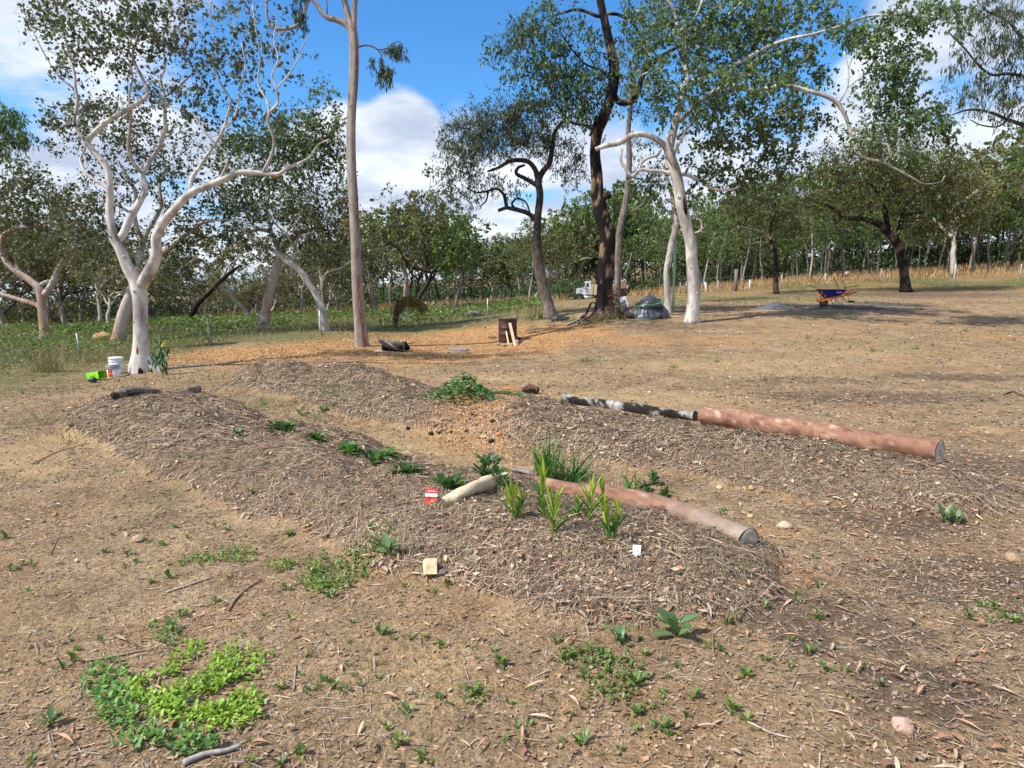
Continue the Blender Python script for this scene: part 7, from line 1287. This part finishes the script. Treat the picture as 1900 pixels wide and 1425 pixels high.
# tall grass clump and neighbours behind the log
def clump(label, px, py, n, h, W, pal, spread, fl, name='grass_clump', cat='grass clump', m=M_WEED, droop=.5, sec=7):
    b = hit(px, py); a = Acc(); base = np.stack([b[0] + rng.normal(size=n) * spread, b[1] + rng.normal(size=n) * spread, np.zeros(n)], -1); base[:, 2] = H(base[:, 0], base[:, 1]) - .01
    d = rng.normal(size=(n, 3)) * [fl, fl, .05] + [0, 0, 1]; blades(a, base, d, h * (.5 + .7 * rng.random(n)), W, droop * rng.random(n) * 1.4, sec, pick(pal, n, .2)); return solo(name, a, m, b, label, cat)
GG = [(0.09, 0.21, 0.06), (0.14, 0.28, 0.075), (0.06, 0.15, 0.045)]
clump('tall arching green grass clump behind the half-bedded log', 1015, 888, 120, .55, .013, GG, .05, .28); clump('sprawling green grass clump just right of the tall one', 1062, 892, 90, .46, .012, GG, .06, .55, droop=.8); clump('small upright grass clump farther right along the half-bedded log', 1172, 912, 36, .26, .012, GG, .04, .25)
clump('thin dry-tipped grass at the front end of the half-bedded log', 1378, 1060, 34, .17, .003, [(0.14, 0.18, 0.08), (.2, .2, .1)], .04, .5)
LB = [rosette(90 + k, 34, .06, .045, .12, [(0.05, 0.13, 0.045), (0.08, 0.18, 0.05)], 1.0, True, .2).mesh('leafy_weed', M_WEED) for k in range(2)]
for (px, py, s, l) in [(903, 888, 1.3, 'low dark green leafy bush left of the half-bedded log end'), (925, 900, .9, 'smaller leafy bush touching the half-bedded log end'), (1200, 925, .9, 'leafy weed behind the half-bedded log, left of three'), (1232, 938, .9, 'leafy weed behind the half-bedded log, middle of three'), (1265, 950, .65, 'leafy weed behind the half-bedded log, right of three'), (1212, 900, .8, 'upright leafy weed above the other three behind the log')]: put(LB[px % 2], 'leafy_weed', hit(px, py), s, l, 'weed', None, .06)
# tussock, sapling, golden shrub
clump('tall dry blond grass tussock left of the lime tub', 92, 690, 170, .85, .009, [(0.42, 0.30, 0.14), (0.34, 0.27, 0.12), (0.22, 0.22, 0.09)], .16, .30, 'grass_tussock', 'tussock', M_DRY, .35); clump('green blades at the foot of the blond tussock', 75, 690, 60, .40, .008, [(0.12, 0.19, 0.05), (0.2, .2, .08)], .12, .3, 'grass_tussock', 'tussock', M_WEED); clump('brown dry grass tussock behind the pails', 175, 672, 150, .55, .008, [(0.30, 0.22, 0.12), (0.22, 0.19, 0.09)], .3, .6, 'grass_tussock', 'tussock', M_DRY, .7); clump('shaggy dry grass between the pails and the hollow gum', 235, 668, 140, .6, .008, [(0.30, 0.24, 0.12), (0.2, 0.19, 0.08)], .3, .5, 'grass_tussock', 'tussock', M_DRY, .6)
clump('burnt brown grass stub below the middle foreground', 560, 1345, 110, .07, .003, [(0.20, 0.12, 0.06), (0.33, 0.20, 0.10), (0.10, .06, .04)], .035, .9, 'dead_tuft', 'dead tuft', M_DRY, .8)
clump('dry brown vine tangle on the gravel left of the drum', 915, 628, 60, .3, .012, [(0.16, 0.09, 0.06), (0.24, 0.15, 0.1)], .08, 1.2, 'dead_tuft', 'dead tuft', M_DRY, .9)
clump('tall grass tuft at the foot of the dark twisted gum', 995, 592, 110, .9, .02, [(0.15, 0.19, 0.06), (0.28, 0.22, 0.1)], .25, .35, 'grass_tussock', 'tussock', M_DRY, .4); clump('dry grass skirt round the burnt trunk', 1105, 598, 190, .42, .02, [(0.30, 0.23, 0.11), (0.2, 0.2, 0.08)], .5, .5, 'grass_tussock', 'tussock', M_DRY, .5)
b = at(299, 14.6); s_m = 14.6 / FPX; t = thing('mango_sapling', 'mango sapling with drooping glossy leaves and a yellow tip right of the big white gum', 'sapling', b)
part('stake', Acc().tube([b + [-.09, 0, -.05], b + [-.09, 0, .32]], .006, 5, col=(.5, .42, .3)), M_MATTE, t); stk = b + [.06, 0, 0]; part('stem', Acc().tube([stk - [0, 0, .05], stk + [.0, 0, .2], stk + [-.04, 0, .5]], [.009, .008, .006], 6, col=(.2, .22, .08)), M_MATTE, t)
n_ = 70; c = stk + [-.06, 0, .42] + rng.normal(size=(n_, 3)) * [.09, .08, .13]; d = rng.normal(size=(n_, 3)) * [.5, .5, .1] + [0, 0, -1]; a = Acc(); leaves(a, c, d, .17 * (.7 + .5 * rng.random(n_)), .035, np.tile([0, -1.0, .1], (n_, 1)), .1, .2, 5, pick([(0.03, 0.13, 0.03), (0.05, 0.2, 0.04), (0.025, .09, .025)], n_, .2)); part('foliage', a, M_WEED, t)
n_ = 12; d = rng.normal(size=(n_, 3)) * [.6, .5, .2] + [.3, 0, .6]; a = Acc(); leaves(a, np.tile(stk + [-.03, 0, .58], (n_, 1)), d, .2, .02, None, .2, .2, 5, (0.5, 0.45, 0.06)); part('young_leaves', a, M_WEED, t); a = Acc(); leaves(a, np.tile(stk + [.03, 0, .18], (3, 1)), np.array([[.2, 0, -1], [.3, .1, -1], [.1, 0, -1]]), .19, .035, np.tile([0, -1.0, .1], (3, 1)), 0, .2, 5, (0.05, 0.15, 0.03)); part('lower_leaves', a, M_WEED, t)
b = hit(734, 607); Yb = b[1]; t = thing('bent_shrub', 'bent-over shrub with golden-brown hanging fronds behind the wire fence', 'shrub', b); P = [b - [0, 0, .05], up(735, 590, Yb), up(737, 570, Yb), up(743, 558, Yb), up(755, 553, Yb), up(770, 558, Yb), up(782, 568, Yb)]
part('stem', Acc().tube(P, [.09, .10, .11, .10, .08, .06, .03], 9, col=(0.12, 0.07, 0.05)), M_ROUGH, t); P = np.array(P); a = Acc()
for (i0_, i1_, m, pal, Lr, dv) in [(3, 6, 900, [(0.30, 0.22, 0.04), (0.20, 0.17, 0.04), (0.38, 0.24, 0.06), (0.12, .10, .04)], .42, (.6, 0, -.45)), (2, 4, 200, [(0.10, 0.05, 0.035), (0.2, 0.1, 0.05)], .35, (-.1, 0, -1)), (1, 3, 120, [(0.30, 0.14, 0.06)], .3, (0, 0, -1))]:
    f = i0_ + rng.random(m) * (i1_ - i0_ - .001); i0 = f.astype(int); c = P[i0] * (1 - (f - i0))[:, None] + P[i0 + 1] * (f - i0)[:, None] + rng.normal(size=(m, 3)) * [.08, .1, .06]; d = rng.normal(size=(m, 3)) * [.35, .4, .3] + dv; blades(a, c, d, Lr * (.5 + .7 * rng.random(m)), .022, .35, 4, pick(pal, m, .25))
part('fronds', a, M_DRY, t)
# ---- fallen leaves: 300 that show largest, one by one, the rest as stuff
LP = [(0.36, 0.19, 0.11), (0.46, 0.29, 0.17), (0.26, 0.14, 0.09), (0.50, 0.37, 0.25), (0.30, 0.15, 0.09), (0.42, 0.32, 0.23), (0.20, 0.12, 0.08)]
def leafmesh(seed, L, W, col):
    r_ = np.random.default_rng(seed); a = Acc(); leaves(a, np.array([[-L / 2, 0, .004]]), np.array([[1, .12 * r_.normal(), .12 * r_.random()]]), L, W, None, .10 * r_.random() + .06, .25 + .35 * r_.random(), 7, col, .4 + .15 * r_.random()); return a.mesh('fallen_leaf', M_DRY)
FL = [leafmesh(k, *[(.085, .017), (.06, .022), (.045, .024), (.10, .014), (.035, .02)][k % 5], LP[k % 7]) for k in range(14)]
X, Y = scatter(9000, 2.1, 8.5, .5); ma, mb, _, _ = mound_masks(X, Y); edge = np.maximum(sstep(0, .05, ma) * sstep(.5, .15, ma), sstep(0, .05, mb) * sstep(.5, .15, mb)); X, Y = keepm(X, Y, np.clip(.10 + .5 * edge + .25 * (ma > .02) + .10 * sstep(.5, 2, X) * (Y < 7) - .06 * (X < -1), 0.02, 1)); FX, FY = X[:1100], Y[:1100]
order = np.argsort(FY)
sel = order[:300]; nn = normals(FX, FY)
for k in sel:
    o = bpy.data.objects.new('fallen_leaf', FL[int(rng.integers(14))]); COL.objects.link(o); o.location = (float(FX[k]), float(FY[k]), H1(FX[k], FY[k]) + .006 + .012 * float(rng.random()))
    q = Vector(nn[k]).to_track_quat('Z', 'Y') @ __import__('mathutils').Quaternion((0, 0, 1), float(rng.random() * 6.28)); o.rotation_mode = 'QUATERNION'; o.rotation_quaternion = q; s = .55 + .6 * float(rng.random()); o.scale = (s, s, s)
    dp_ = FY[k] * math.cos(PITCH) + CAMH * math.sin(PITCH); zn = zone_of(min(max(950 + FPX * FX[k] / dp_, 0), 1899), 712.5 + FPX * (CAMH * math.cos(PITCH) - FY[k] * math.sin(PITCH)) / dp_); tag(o, 'dry brown fallen gum leaf ' + zn, 'leaf', 'fallen leaves ' + zn)
r_ = order[300:]; N = len(r_); a = Acc(); ang = rng.random(N) * 6.28; d = np.stack([np.cos(ang), np.sin(ang), .05 + .1 * rng.random(N)], -1); n_ = nn[r_]; d = unit(d - n_ * np.sum(d * n_, -1, keepdims=True) + n_ * .1)
leaves(a, on(FX[r_], FY[r_], .012) - d * .03, d, .075 * (.6 + .7 * rng.random(N)), .022, n_, .06, .3, 4, pick(LP, N, .2)); solo('fallen_leaves', a, M_DRY, (0, 0, 0), 'smaller fallen leaves scattered beyond the foreground', kind='stuff')
